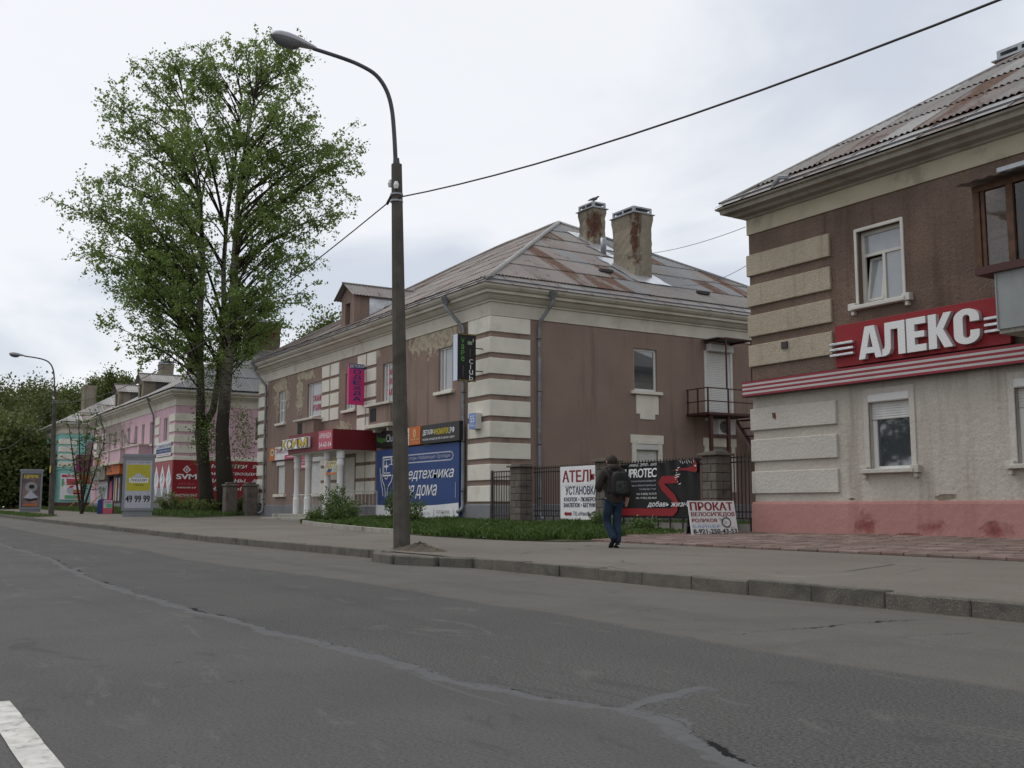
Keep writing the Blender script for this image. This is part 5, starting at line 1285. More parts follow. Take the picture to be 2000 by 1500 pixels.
# free-standing light boxes
def lightbox(label, O, u, w, h, zb, items, mat):
    t = thing('advert_light_box', label, 'billboard', O, 'pavement advert boxes')
    Ov, u, n = sign_frame(O, u); gm = flat('lightbox_grey', (.22, .235, .25), .4) if 'lightbox_grey' not in MATS else MATS['lightbox_grey']
    def pb(name, a0, a1, z0, z1, d0, d1, m, bev=0.0):
        P = lambda a, d, z: Ov + u * a + n * d + ZV * z
        return B().prism([P(a0, d0, z0), P(a1, d0, z0), P(a1, d1, z0), P(a0, d1, z0)], ZV * (z1 - z0)).build(name, m, t, bevel=bev)
    pb('case', 0, w, zb, h - .2, -.3, 0, gm, .015); pb('top', -.06, w + .06, h - .2, h, -.36, .06, gm, .02); pb('foot', .05, w - .05, -.1, zb, -.25, -.02, gm)
    for a0, a1 in ((0, .13), (w - .13, w)): pb('frame_side', a0, a1, zb, h - .2, 0, .05, gm)
    pb('frame_sill', .13, w - .13, zb, zb + .14, 0, .05, gm); pb('frame_head', .13, w - .13, h - .32, h - .2, 0, .05, gm)
    B().face([Ov + u * a + n * .012 + ZV * z for a, z in ((.13, zb + .14), (w - .13, zb + .14), (w - .13, h - .32), (.13, h - .32))]).build('poster_sheet', mat, t, fix=False)
    prints(t, Ov + n * .012 + ZV * (zb + .14) + u * .13, u, items)
    return t
lightbox('grey advert box with yellow poster and number 49 99 99 on the lawn', (-59.3, 12.3, .42), (.25, 1, 0), 1.62, 3.35, .3, [('r', .08, .92, 1.2, 1.42, K_olive), ('t', '49 99 99', .06, .3, 1.24, .38, K_blk, {'bold': .03}), ('p', [(.22, 1.36), (1.17, 1.36), (1.2, 1.62), (.2, 1.62)], K_wht), ('t', 'ПОЕХАЛИ!', .28, 1.42, .85, .15, K_navy, {'bold': .03, 'shear': .2}), ('p', [(.36, 1.63), (.38, 1.72), (.5, 1.76), (.58, 1.86), (.7, 1.88), (.8, 1.82), (.84, 1.76), (.98, 1.74), (1.04, 1.63)], K_pale), ('t', 'такси', .48, 1.2, .45, .07, K_blk), ('t', 'МАКСИ  ТАРИФ', .65, 2.42, .6, .06, K_blk), ('t', 'заказ такси', .08, 2.42, .45, .05, K_grey)], K_pale)
lightbox('advert box with dark circus poster at the far left pavement', (-85.6, 10.5, .5), (.2, 1, 0), 1.5, 3.2, .25, [('r', .03, .03, 1.18, 2.42, rough_mat('poster_dusk', (.26, .17, .15), (.10, .08, .10), 1.2, .6)), ('t', 'ЦИРК', .12, 2.1, 1.0, .3, K_yel, {'bold': .04}), ('p', arc(.62, 1.5, .42, .38, 0, 345, 16), K_grey), ('p', arc(.66, 1.52, .2, .16, 0, 345, 12), K_blk), ('p', [(.15, .7), (.6, 1.25), (1.1, .75), (.9, .6)], K_pale), ('p', [(.1, .62), (.5, .45), (1.15, .55), (1.0, .7), (.5, .6)], K_blk), ('t', 'с 5 мая', .15, .3, .9, .1, K_org), ('r', .12, .12, .95, .1, K_org)], K_blk)
for i, (p, lb, m) in enumerate((((-69.8, 13.35, .42), 'small pavement board with red rounded top on the lawn edge', K_crim), ((-70.4, 13.15, .42), 'small blue pavement board behind the red-topped one', K_blue))):
    t = thing('pavement_board', lb, 'sign', p)
    O = Vector(p); u = Vector((.3, 1, 0)).normalized(); n = u.cross(ZV)
    pts = [(0, 0), (.6, 0), (.6, .82)] + arc(.3, .82, .3, .18, 10, 170, 8) + [(0, .82)]
    B().prism([O + u * a + ZV * c for a, c in pts], n * .03).build('panel', m, t)
    B().prism([O + u * a + ZV * c - n * .35 for a, c in ((0, 0), (.62, 0), (.62, .9), (0, .9))], n * .02).build('rear_leaf', K_blk, t)
    if i == 0: prints(t, O + n * .03, u, [('r', .05, .42, .52, .5, K_pale), ('r', .22, .45, .34, .24, K_mint), ('r', .05, .08, .52, .3, K_rose), ('t', 'КАФЕ', .12, .72, .38, .14, K_crim)])

# ------------------------------------------------------------------ FENCE between the houses
def pillar(x0, y0, label, w=.5, courses=9):
    p = thing('fence_pillar', label, 'pillar', (x0 + w / 2, y0 + .24, .3), 'stone block fence pillars')
    zb = .26
    box('core', x0 + .015, x0 + w - .015, y0 + .015, y0 + .465, zb, zb + courses * .214, M_mortar, p)
    r = random.Random(int(-x0 * 7))
    for k in range(courses):
        z0 = zb + k * .214
        if k % 2: cuts = [(x0, x0 + w * .62), (x0 + w * .62 + .012, x0 + w)]
        else: cuts = [(x0, x0 + w * .38), (x0 + w * .38 + .012, x0 + w)]
        for a, c in cuts: box('block', a, c, y0, y0 + .235, z0 + .006, z0 + .206, M_block, p, .012)
        box('block', x0, x0 + w, y0 + .247, y0 + .48, z0 + .006, z0 + .206, M_block, p, .012)
    zt = zb + courses * .214
    B().prism([(x0 - .09, y0 - .09, zt), (x0 + w + .09, y0 - .09, zt), (x0 + w + .09, y0 + .57, zt), (x0 - .09, y0 + .57, zt)], (0, 0, .06)).build('cap', M_block, p, bevel=.01)
    B().prism([(x0 + .02, y0 + .02, zt + .06), (x0 + w - .02, y0 + .02, zt + .06), (x0 + w - .02, y0 + .46, zt + .06), (x0 + .02, y0 + .46, zt + .06)], (0, 0, .05)).build('cap_top', M_block, p, bevel=.01)
    return p
PXS = [(-28.9, .62), (-24.29, .52), (-19.8, .5)]
pillar(-28.9, 17.98, 'block pillar nearest the corner of the brown house', .62)
pillar(-24.29, 17.98, 'block pillar behind the walking man', .52)
pillar(-19.8, 17.98, 'block pillar nearest the right-hand house', .5)
def fence_section(x0, x1, label, zt=2.1, zb=.62, base=True, pitch=.125):
    f = thing('fence_section', label, 'fence', ((x0 + x1) / 2, 18.5, .3), 'steel fence sections between the pillars')
    for z in (zb, zb + .16, zt - .1, zt + .02): box('rail', x0, x1, 18.48, 18.52, z, z + .035, M_rail, f)
    n = int((x1 - x0) / pitch)
    for k in range(1, n): box('bar', x0 + (x1 - x0) * k / n - .009, x0 + (x1 - x0) * k / n + .009, 18.455, 18.473 + .006, zb, zt + .1, M_rail, f)
    for k in range(int((x1 - x0) / .5) + 1): box('foot_bar', x0 + k * .5 + .1, x0 + k * .5 + .13, 18.485, 18.515, .3, zb, M_rail, f)
    if base: box('base_wall', x0, x1, 18.56, 18.72, .15, .50, M_concl, f)
fence_section(-28.28, -24.29, 'steel bar fence behind the white board')
fence_section(-23.77, -19.8, 'steel bar fence behind the black banner')
fence_section(-19.3, -18.55, 'narrow steel bar fence against the right-hand house')
wg = thing('wicket_gate', 'narrow steel wicket gate beside the brown house corner', 'gate', (-29.9, 18.5, .3))
for z in (.62, 1.9, 2.08): box('rail', -30.85, -28.95, 18.48, 18.52, z, z + .04, M_rail, wg)
for x in (-30.9, -29.0): box('post', x, x + .06, 18.47, 18.53, .3, 2.15, M_rail, wg)
for k in range(11): box('bar', -30.75 + k * .16, -30.73 + k * .16, 18.49, 18.51, .5, 2.08, M_rail, wg)
# yard gate and dim yard things behind the fence
yd = thing('yard_shed', 'dark timber shed wall seen behind the fence beside the stairs', 'shed', (-20.5, 33, .3))
for k in range(26): box('plank', -27.6 + k * .36, -27.26 + k * .36, 40.0, 40.05 + .01 * (k % 3), .3, 2.9, M_wood, yd)
box('roof', -28, -18.2, 39.6, 42, 2.95, 3.05, R_DARK, yd)

# ------------------------------------------------------------------ FIRE ESCAPE on the side wall
fe = thing('fire_escape', 'maroon steel landing and stairs at the roller door of the brown house', 'staircase', (-30.2, 28.6, .35))
x0, x1, y0, y1, zp = -30.95, -29.7, 27.35, 29.85, 4.42
box('landing', x0, x1, y0, y1, zp, zp + .09, M_maroon, fe)
for (x, y) in ((x1 - .06, y0), (x1 - .06, (y0 + y1) / 2 - .2), (x1 - .06, y1 - .06), ((x0 + x1) / 2, y0), (x0 + .05, y0)):
    box('rail_post', x, x + .05, y, y + .05, zp, zp + 1.02, M_maroon, fe)
for z in (zp + .5, zp + 1.0):
    box('rail', x1 - .06, x1 - .01, y0, y1, z, z + .04, M_maroon, fe); box('rail', x0, x1, y0, y0 + .04, z, z + .04, M_maroon, fe)
for y in (28.35, 29.7): box('roof_post', x1 - .07, x1 - .02, y, y + .05, zp + 1.0, 7.42, M_maroon, fe)
box('roof_beam', x0, x1, 28.35, 28.4, 7.4, 7.46, M_maroon, fe); box('roof_beam', x0, x1, 29.7, 29.75, 7.4, 7.46, M_maroon, fe); box('roof_beam', x1 - .07, x1 - .02, 28.4, 29.7, 7.4, 7.46, M_maroon, fe)
box('door_canopy', x0, x1 - .3, 28.2, 29.95, 7.47, 7.5, R_DARK, fe)
for y in (27.55, 28.45): box('leg', x1 - .22, x1 - .1, y, y + .12, .3, zp, M_maroon, fe)
box('leg_tie', x1 - .2, x1 - .12, 27.55, 28.5, 3.6, 3.68, M_maroon, fe)
for k in range(12): box('tread', -30.75, -29.8, y1 + k * .27, y1 + .26 + k * .27, zp - .1 - k * .3, zp - .06 - k * .3, M_maroon, fe)
for x in (-30.8, -29.78): B().prism([(x, y1, zp), (x, y1 + 3.3, zp - 3.7), (x, y1 + 3.3, zp - 3.9), (x, y1, zp - .2)], (.04, 0, 0)).build('stringer', M_maroon, fe)
for x in (-29.78,): B().tube([(x, y1, zp + 1), (x, y1 + 3.3, zp - 2.7)], .025, 6).build('stair_rail', M_maroon, fe)
ac = thing('air_conditioner', 'white air conditioner box on the wall under the steel landing', 'air conditioner', (-30.75, 29.2, 4.0))
box('case', -30.95, -30.6, 28.7, 29.62, 3.75, 4.36, M_white, ac, .02)
B().tube([(-30.6, 29.02, 4.05), (-30.585, 29.02, 4.05)], [.25, .25], 20).build('fan_grille', M_dark, ac)
for k in range(4): B().tube([(-30.58, 29.02 + (.06 * k + .05) * math.cos(t * .4), 4.05 + (.06 * k + .05) * math.sin(t * .4)) for t in range(17)], .006, 4).build('grille_ring', M_white, ac)

# ------------------------------------------------------------------ LAMP POSTS
def lamp_post(label, x, y, zb, lean=-.03):
    L = thing('lamp_post', label, 'street lamp', (x, y, zb), 'street lamps along the kerb')
    top = 7.35
    pts = [(x, y + lean * k * top / 8, zb - .3 + (top + .3) * k / 8) for k in range(9)]
    B().tube(pts, [.17 - .062 * k / 8 for k in range(9)], 8).build('pole', M_conc, L)
    yt = y + lean * top; zt = zb + top
    M_arm = rough_mat('lamp_arm_paint', (.10, .10, .115), (.07, .07, .08), 3, .6) if 'lamp_arm_paint' not in MATS else MATS['lamp_arm_paint']
    arm = [(x, yt, zt - .5), (x, yt - .02, zt), (x, yt - .06, zt + .6), (x, yt - .12, zt + 1.1), (x, yt - .24, zt + 1.45), (x, yt - .46, zt + 1.70), (x, yt - .78, zt + 1.82), (x, yt - 1.15, zt + 1.88), (x, yt - 1.75, zt + 1.93)]
    sm = []
    for i in range(len(arm) - 1):                      # smooth the bend through its measured points
        q = [Vector(arm[max(0, min(len(arm) - 1, i + d))]) for d in (-1, 0, 1, 2)]
        for k in range(4):
            t = k / 4
            sm.append(.5 * (2 * q[1] + (q[2] - q[0]) * t + (2 * q[0] - 5 * q[1] + 4 * q[2] - q[3]) * t * t + (3 * q[1] - q[0] - 3 * q[2] + q[3]) * t ** 3))
    sm.append(Vector(arm[-1]))
    B().tube(sm, [.046 - .009 * i / len(sm) for i in range(len(sm))], 10).build('arm', M_arm, L, smooth=True)
    B().tube([(x, yt, zt - .05), (x, yt - .01, zt + .12)], [.075, .06], 10).build('collar', M_arm, L)
    # luminaire: flattened drop shape with a bowl underneath
    M_head = flat('lamp_head_grey', (.36, .37, .39), .45) if 'lamp_head_grey' not in MATS else MATS['lamp_head_grey']
    a = Vector((x, yt - 1.7, zt + 1.93)); d = Vector((0, -1, .08)).normalized(); up_ = Vector((0, .08, 1)).normalized(); sd_ = Vector((1, 0, 0))
    prof = [(0, .05, .05), (.1, .075, .07), (.25, .11, .10), (.42, .145, .13), (.58, .16, .14), (.72, .15, .125), (.82, .11, .09), (.87, .04, .03)]
    rows = [[a + d * t + sd_ * (wd * math.cos(q)) + up_ * (h * max(0, math.sin(q)) + (.35 * h * min(0, math.sin(q)))) for q in [2 * math.pi * k / 16 for k in range(17)]] for t, wd, h in prof]
    B().grid(rows).build('lamp_head', M_head, L, smooth=True)
    pb = [(.30, .06, .03), (.36, .11, .09), (.48, .135, .13), (.62, .135, .13), (.74, .11, .10), (.82, .06, .04)]
    rows = [[a + d * t + sd_ * (wd * math.cos(q)) - up_ * (.03 + h * math.sin(q)) for q in [math.pi * k / 10 for k in range(11)]] for t, wd, h in pb]
    _gb = G('lamp_bowl') if 'lamp_bowl' not in MATS else None
    if _gb: _gb.set((.13, .135, .14), .15, 0, .6)
    B().grid(rows).build('glass_bowl', MATS['lamp_bowl'], L, smooth=True)
    for dx, zz in ((-.14, -.35), (.12, -.45)): B().tube([(x + dx, yt - .06, zt + zz - .07), (x + dx, yt - .06, zt + zz), (x + dx, yt - .06, zt + zz + .07)], [.04, .055, .03], 8).build('insulator', M_white, L)
    for zz in (-.62, -.75): B().tube([(x, yt + .01, zt + zz), (x, yt + .01, zt + zz + .035)], .128, 12).build('clamp_band', M_galv, L)
    B().tube([(x - .1, yt - .05, zt - .6), (x - .3, yt - .05, zt - .72)], .03, 6).build('anchor', M_steel, L)
    return Vector((x, yt, zt - .68))
c1 = lamp_post('leaning concrete lamp post at the kerb in front of the brown house', -17.9, 8.77, .16)
c2 = lamp_post('distant concrete lamp post on the verge at the far left', -66.5, 9.9, .38, lean=-.02)
box('yellow_plate', -66.45, -66.15, 9.68, 9.7, 2.9, 3.3, K_yel, bpy.data.objects['lamp_post.001'])
def cable(label, p, q, sag, r=.016, n=28, mat=None):
    p, q = Vector(p), Vector(q)
    o = B().tube([p + (q - p) * k / n - Vector((0, 0, sag * 4 * (k / n) * (1 - k / n))) for k in range(n + 1)], r, 6).build('overhead_cable', mat or M_steel, smooth=True)
    return tag(o, label, 'cable', 'overhead cables')
cable('thick black cable from the near lamp post up over the right-hand house', c1 + Vector((.1, 0, 0)), (15, 8.9, 6.9), 1.38, .0135)
cable('black cable sagging from the near lamp post past the poplars to the far one', c1 + Vector((-.3, -.02, 0)), c2 + Vector((.1, 0, 0)), 1.15, .014)
cable('pale cable leaving the far lamp post towards the left edge', c2 + Vector((-.1, 0, 0)), (-118, 10.8, 7.4), 1.6, .025)
cable('thin wire from the taller chimney to the eave of the right-hand house', (-37.2, 27.9, 12.3), (-19.1, 19, 8.05), .35, .008)
cable('thin lower wire from the brown roof to the corner of the right-hand house', (-33.0, 29.0, 10.2), (-18.6, 19.2, 7.3), .3, .008)
# antenna mast over the pink roof
am = thing('antenna', 'thin antenna mast on the pink house roof', 'antenna', (-84.5, 26, 13.5))
B().tube([(-84.5, 26, 13.0), (-84.9, 25.9, 17.6)], .035, 5).build('mast', M_steel, am)
for k, z in enumerate((17.3, 16.8)): B().tube([(-84.9 - .7, 25.5, z), (-84.9 + .7, 26.3, z)], .02, 4).build('element', M_steel, am)
# old gate posts by the poplars
for i, (x, y, lb) in enumerate(((-55.9, 16.75, 'weathered stone gate post beside the right-hand poplar trunk'), (-55.3, 17.65, 'weathered stone gate post beside the white corner of the brown house'))):
    g_ = thing('gate_post', lb, 'gate post', (x, y, .45), 'old gate posts')
    box('shaft', x - .05, x + .6, y, y + .62, .35, 2.0, M_block, g_, .03); box('cap', x - .1, x + .65, y - .05, y + .67, 2.0, 2.12, M_block, g_, .03); box('cap_top', x + .02, x + .53, y + .07, y + .55, 2.12, 2.22, M_block, g_, .03)
lf = thing('low_fence', 'low black ornamental fence in front of the diamond panel', 'fence', (-76, 16.4, .5))
for z in (.62, 1.35): box('rail', -79.5, -72.3, 16.38, 16.42, z, z + .05, M_rail, lf)
for k in range(37): box('bar', -79.4 + k * .195, -79.37 + k * .195, 16.39, 16.41, .5, 1.42, M_rail, lf)
sr = thing('stair_rail', 'yellow stair handrails at a shop door of the pink house', 'handrail', (-93, 16.5, .6))
for y in (15.6, 17.0):
    B().tube([(-96.5, y, .75), (-92.5, y + .6, 2.0)], .04, 6).build('rail', K_gold, sr)
    for t in (0, .5, 1): B().tube([(-96.5 + 4 * t, y + .6 * t, .5), (-96.5 + 4 * t, y + .6 * t, .75 + 1.25 * t)], .03, 5).build('baluster', M_steel, sr)
# litter in the grass edge
lt = B(); r = random.Random(2)
lt.grid([[(-20.6 + .045 * i, 12.05 + .045 * j, gz(-20, 12) + .03 + r.uniform(0, .07)) for i in range(6)] for j in range(4)])
tag(lt.build('crumpled_paper', K_wht), 'crumpled white paper lying at the edge of the grass', 'litter')
# pigeon on the left chimney cap
pg = B(); bx, byy, bz = -37.75, 28.0, 14.74
pg.tube([(bx - .22, byy - .16, bz + .16), (bx - .1, byy - .08, bz + .19), (bx, byy, bz + .2), (bx + .1, byy + .07, bz + .22), (bx + .15, byy + .1, bz + .27), (bx + .19, byy + .13, bz + .30), (bx + .25, byy + .17, bz + .28)], [.015, .05, .085, .075, .045, .04, .008], 8)
pg.tube([(bx, byy, bz + .15), (bx, byy, bz)], .01, 4); pg.tube([(bx + .06, byy + .02, bz + .15), (bx + .06, byy + .02, bz)], .01, 4)
tag(pg.build('pigeon', flat('pigeon_grey', (.09, .09, .1), .7), smooth=True), 'grey pigeon perched on the chimney cap', 'bird')

# ------------------------------------------------------------------ FOLIAGE
def leaf_mat(name, a, b, c, trans=0.35):
    g = G(name)
    r = g.n('ShaderNodeNewGeometry').outputs['Random Per Island']
    col = g.mix(g.step(r, 0, .6), a, b); col = g.mix(g.step(r, .75, 1.0), col, c)
    d = g.n('ShaderNodeBsdfPrincipled', {'Base Color': col, 'Roughness': .55, 'Specular IOR Level': .3})
    t = g.n('ShaderNodeBsdfTranslucent', {'Color': col})
    m = g.n('ShaderNodeMixShader', {0: trans, 1: d.outputs[0], 2: t.outputs[0]})
    g.t.links.new(m.outputs[0], g.out.inputs[0])
    return g.m
L_pop = leaf_mat('poplar_leaf', (.15, .225, .055), (.20, .28, .075), (.27, .33, .12), .5)
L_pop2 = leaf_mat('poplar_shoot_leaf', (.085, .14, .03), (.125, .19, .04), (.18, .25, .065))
L_dark = leaf_mat('dense_leaf', (.07, .088, .024), (.105, .128, .036), (.16, .18, .06), .35)
L_mid = leaf_mat('mid_leaf', (.085, .118, .03), (.125, .16, .044), (.18, .21, .07), .4)
L_shrub = leaf_mat('shrub_leaf', (.065, .11, .025), (.10, .155, .04), (.17, .22, .07), .3)
L_grass = leaf_mat('grass_blade', (.045, .085, .016), (.07, .122, .024), (.13, .17, .05), .3)
M_bark = rough_mat('poplar_bark', (.085, .072, .055), (.045, .038, .03), 2.5, .95, .9, 14, bdist=.05)
_g = G('pale_bark')
_z = _g.n('ShaderNodeSeparateXYZ', {0: _g.P()}).outputs['Z']
_pale = _g.mix(_g.step(_g.noise(3.0, 5, .6, 0, stretch=(1, 1, 3.2)), .48, .62), (.24, .22, .175), (.045, .038, .03))
_c = _g.mix(_g.step(_g.math('ADD', _z, _g.math('MULTIPLY', _g.noise(.8), 5)), 8.5, 12.5), (.042, .036, .028), _pale)
_g.bump(_g.noise(7, 5, .6, 0, stretch=(1, 1, .35)), 1.0, .10)
M_bark2 = _g.set(_c, .95, 0, .15)
M_twig = rough_mat('twig_bark', (.05, .042, .032), (.03, .026, .02), 3, .95)

def leaves(name, C, size, mat, parent, rng, aspect=.7, kind=None, flat_=.0, up=None):
    """many small folded leaf faces; C is (N,3) centres in world space"""
    N = len(C)
    C = np.asarray(C)
    d = rng.normal(size=(N, 3)); d[:, 2] = d[:, 2] * (1 - flat_) - .35
    if up is not None: d = d * .45 + np.asarray(up)
    d /= np.linalg.norm(d, axis=1)[:, None]
    e = rng.normal(size=(N, 3)); e -= (e * d).sum(1)[:, None] * d; e /= np.linalg.norm(e, axis=1)[:, None]
    s = size * rng.uniform(.6, 1.25, size=(N, 1))
    n = np.cross(d, e)
    V = np.stack([C - d * s * .5, C + e * s * aspect * .5 + n * s * .1, C + d * s * .55, C - e * s * aspect * .5 + n * s * .1], 1).reshape(-1, 3)
    c0 = (V.min(0) + V.max(0)) / 2
    me = bpy.data.meshes.new(name)
    me.vertices.add(4 * N); me.vertices.foreach_set('co', (V - c0).astype(np.float32).ravel())
    me.loops.add(4 * N); me.loops.foreach_set('vertex_index', np.arange(4 * N, dtype=np.int32))
    me.polygons.add(N); me.polygons.foreach_set('loop_start', np.arange(0, 4 * N, 4, dtype=np.int32))
    me.materials.append(mat); me.update(calc_edges=True); me.validate()
    return link(name, me, c0, parent, kind)

TB = Vector((-60.0, 17.9, 0.0))                       # the poplars' foot
DEP = Vector((-.848, .53, 0))                         # along the row of trunks is RGT, across it DEP
def tp(a, h, b=0.0):
    """point of the tree pair: a metres along the row, h metres up, b metres across"""
    return TB + RGT * a + DEP * b + ZV * h
# crown outline: height, reach to either side (metres)
ENV = [(8.97, -5.12, 1.46), (9.7, -5.85, 2.2), (11.75, -6.88, 3.22), (12.92, -7.76, 4.54), (14.68, -7.61, 5.03), (16.14, -9.07, 5.62), (17.6, -9.6, 6.2), (19.36, -9.01, 7.02), (20.53, -9.01, 7.79), (22.29, -8.55, 7.02), (24.04, -7.55, 5.85), (25.51, -6.38, 5.03), (26.97, -4.39, 4.74), (27.99, -1.32, 4.39), (28.78, -0.29, 3.22)]
STEMS = {
    'A1': [(-1.32, 5.25, 0), (-1.49, 7.65, 0.3), (-1.64, 9.7, 0.4), (-1.76, 12.33, 0.5), (-1.7, 15.26, 0.6), (-1.93, 18.77, 0.4), (-2.58, 22.87, 0), (-3.07, 25.8, -0.3)],
    'A2': [(-1.32, 5.25, 0), (-0.76, 6.48, 0.4), (-0.56, 8.82, 0.8), (-0.53, 12.33, 1.2), (-0.7, 15.26, 1.4), (-0.59, 18.77, 1.5), (-0.18, 22.58, 1.6), (0.06, 26.09, 1.6)],
    'B': [(0.59, 0.28, -0.6), (0.18, 3.55, -0.5), (0.03, 5.31, -0.4), (0.23, 8.82, -0.4), (0.38, 12.33, -0.3), (0.44, 15.85, -0.3), (0.53, 19.65, -0.3), (1.11, 23.46, -0.5), (1.81, 27.85, -0.6)],
}
def stem_at(st, z):
    P_ = [tp(*q) for q in STEMS[st]]
    for p, q in zip(P_[:-1], P_[1:]):
        if p.z <= z <= q.z: return p + (q - p) * ((z - p.z) / (q.z - p.z))
    return P_[-1] if z > P_[-1].z else P_[0]
def bez(p, c, q, n): return [p * (1 - t) ** 2 + c * 2 * t * (1 - t) + q * t ** 2 for t in [k / n for k in range(n + 1)]]

rng = np.random.default_rng(5); rt_ = random.Random(21)
trunksB = {'A': B(), 'B': B()}
trunksB['A'].tube([tp(-0.76, 0.22, 0), tp(-0.88, 1.8, 0), tp(-1.11, 3.55, 0), tp(-1.32, 5.37, 0)], [.52, .40, .36, .34], 12)
trunksB['A'].tube([tp(*q) for q in STEMS['A1']], [.28, .24, .22, .20, .16, .12, .07, .03], 9)
trunksB['A'].tube([tp(*q) for q in STEMS['A2']], [.26, .2, .18, .16, .14, .10, .07, .03], 9)
trunksB['B'].tube([tp(*q) for q in STEMS['B']], [.6, .43, .36, .30, .26, .20, .13, .07, .03], 12)
limbs = {'A': B(), 'B': B()}
LC = {'A': [], 'B': []}
def envx(y): return (np.interp(y, [e[0] for e in ENV], [e[1] for e in ENV]), np.interp(y, [e[0] for e in ENV], [e[2] for e in ENV]))
ys_ = [9.2 + .117 * k for k in range(163)]; wts = [(envx(y)[1] - envx(y)[0]) * (1.0 if y > 15.85 else 1.55) for y in ys_]
for i in range(262):
    y = rt_.choices(ys_, wts)[0]; xl, xr = envx(y)
    if i > 224: y = rt_.uniform(20.2, 27.9); xl, xr = -3.66, 2.2
    if i > 246: y = rt_.uniform(26.0, 28.6); xl, xr = envx(y)
    t = rt_.uniform(-1, 1); t = math.copysign(abs(t) ** .9, t)
    x = (xl + xr) / 2 + (xr - xl) / 2 * t * .97
    hw = (xr - xl) / 2
    b = rt_.uniform(-1, 1) * hw * .78 * math.sqrt(max(.05, 1 - t * t))
    st = 'B' if x > .15 + rt_.uniform(-1.3, 1.3) else ('A1' if x < -1.6 + rt_.uniform(-1.45, 1.45) else 'A2')
    tip = tp(x, y, b)
    hd = math.hypot((stem_at(st, tip.z) - tip).x, (stem_at(st, tip.z) - tip).y)
    zo = max(tp(-13.17, 9.7).z - rt_.uniform(0, 2.5), tip.z - hd * rt_.uniform(.35, .85) - .6)
    zo = min(zo, tp(*STEMS[st][-1]).z - .4)
    p0 = stem_at(st, zo); dv = tip - p0; L = dv.length
    ctl = p0 + dv * .5 + ZV * (L * rt_.uniform(.10, .28)) + Vector((rt_.uniform(-.3, .3), rt_.uniform(-.3, .3), 0))
    n = max(4, int(L / .9))
    path = bez(p0, ctl, tip, n)
    r0 = min(.13, .016 + .0105 * L)
    k_ = 'B' if st == 'B' else 'A'
    limbs[k_].tube(path, [r0 * (1 - .88 * j / n) for j in range(n + 1)], 5, caps=False)
    nsec = max(5, int(L * 1.75))
    for s in range(nsec):
        f = rt_.uniform(.3, 1.0); jj = min(n - 1, int(f * n)); q0 = path[jj] + (path[jj + 1] - path[jj]) * (f * n - jj)
        out = (path[jj + 1] - path[jj]).normalized()
        dr = (out * .7 + Vector((rt_.gauss(0, .55), rt_.gauss(0, .55), rt_.gauss(.18, .45)))).normalized()
        l2 = (.10 + .16 * rt_.random()) * L + .45
        q1 = q0 + dr * l2 + ZV * (-.06 * l2 if rt_.random() < .5 else .1 * l2)
        pth = bez(q0, (q0 + q1) / 2 + ZV * .12 * l2, q1, 3)
        limbs[k_].tube(pth, [.016, .012, .009, .005], 3, caps=False)
        nt = 4 + int(l2 * 2.3)
        for w_ in range(nt):
            f2 = rt_.uniform(.25, 1.0); q = pth[min(2, int(f2 * 3))].lerp(pth[min(3, int(f2 * 3) + 1)], (f2 * 3) % 1)
            tw = (dr * .5 + Vector((rt_.gauss(0, .6), rt_.gauss(0, .6), rt_.gauss(-.1, .5)))).normalized() * rt_.uniform(.35, .8)
            m_ = rt_.randint(5, 9)
            for g_ in range(m_):
                LC[k_].append(tuple(q + tw * (g_ / m_) + Vector((rt_.gauss(0, .065), rt_.gauss(0, .065), rt_.gauss(-.04, .07)))))
POPL = {}
for k_, lb, bm_ in (('A', 'tall forked poplar with pale upper trunk, the left of the two', M_bark2), ('B', 'tall thick-trunked poplar, the right of the two, beside the gate posts', M_bark2)):
    t = thing('poplar_tree', lb, 'tree', tp(-.76 if k_ == 'A' else .59, .48), 'two tall poplars')
    tk = trunksB[k_].build('trunk', bm_, t, smooth=True, fix=False)
    limbs[k_].build('limbs', M_twig, t, smooth=True, fix=False)
    leaves('crown', np.array(LC[k_]), .16, L_pop, t, rng, .8)
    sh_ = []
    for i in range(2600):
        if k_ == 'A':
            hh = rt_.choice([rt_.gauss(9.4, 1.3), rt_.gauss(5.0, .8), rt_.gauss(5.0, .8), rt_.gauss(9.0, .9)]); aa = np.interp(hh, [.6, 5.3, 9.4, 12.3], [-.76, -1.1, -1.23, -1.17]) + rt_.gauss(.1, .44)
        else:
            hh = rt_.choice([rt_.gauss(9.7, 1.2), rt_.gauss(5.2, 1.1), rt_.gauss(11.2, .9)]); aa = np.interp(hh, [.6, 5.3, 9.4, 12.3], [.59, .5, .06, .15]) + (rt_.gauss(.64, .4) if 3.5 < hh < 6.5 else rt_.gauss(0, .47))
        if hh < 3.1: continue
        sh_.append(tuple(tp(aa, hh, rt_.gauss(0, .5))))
    leaves('trunk_shoots', np.array(sh_), .13, L_pop2, t, rng, .7)

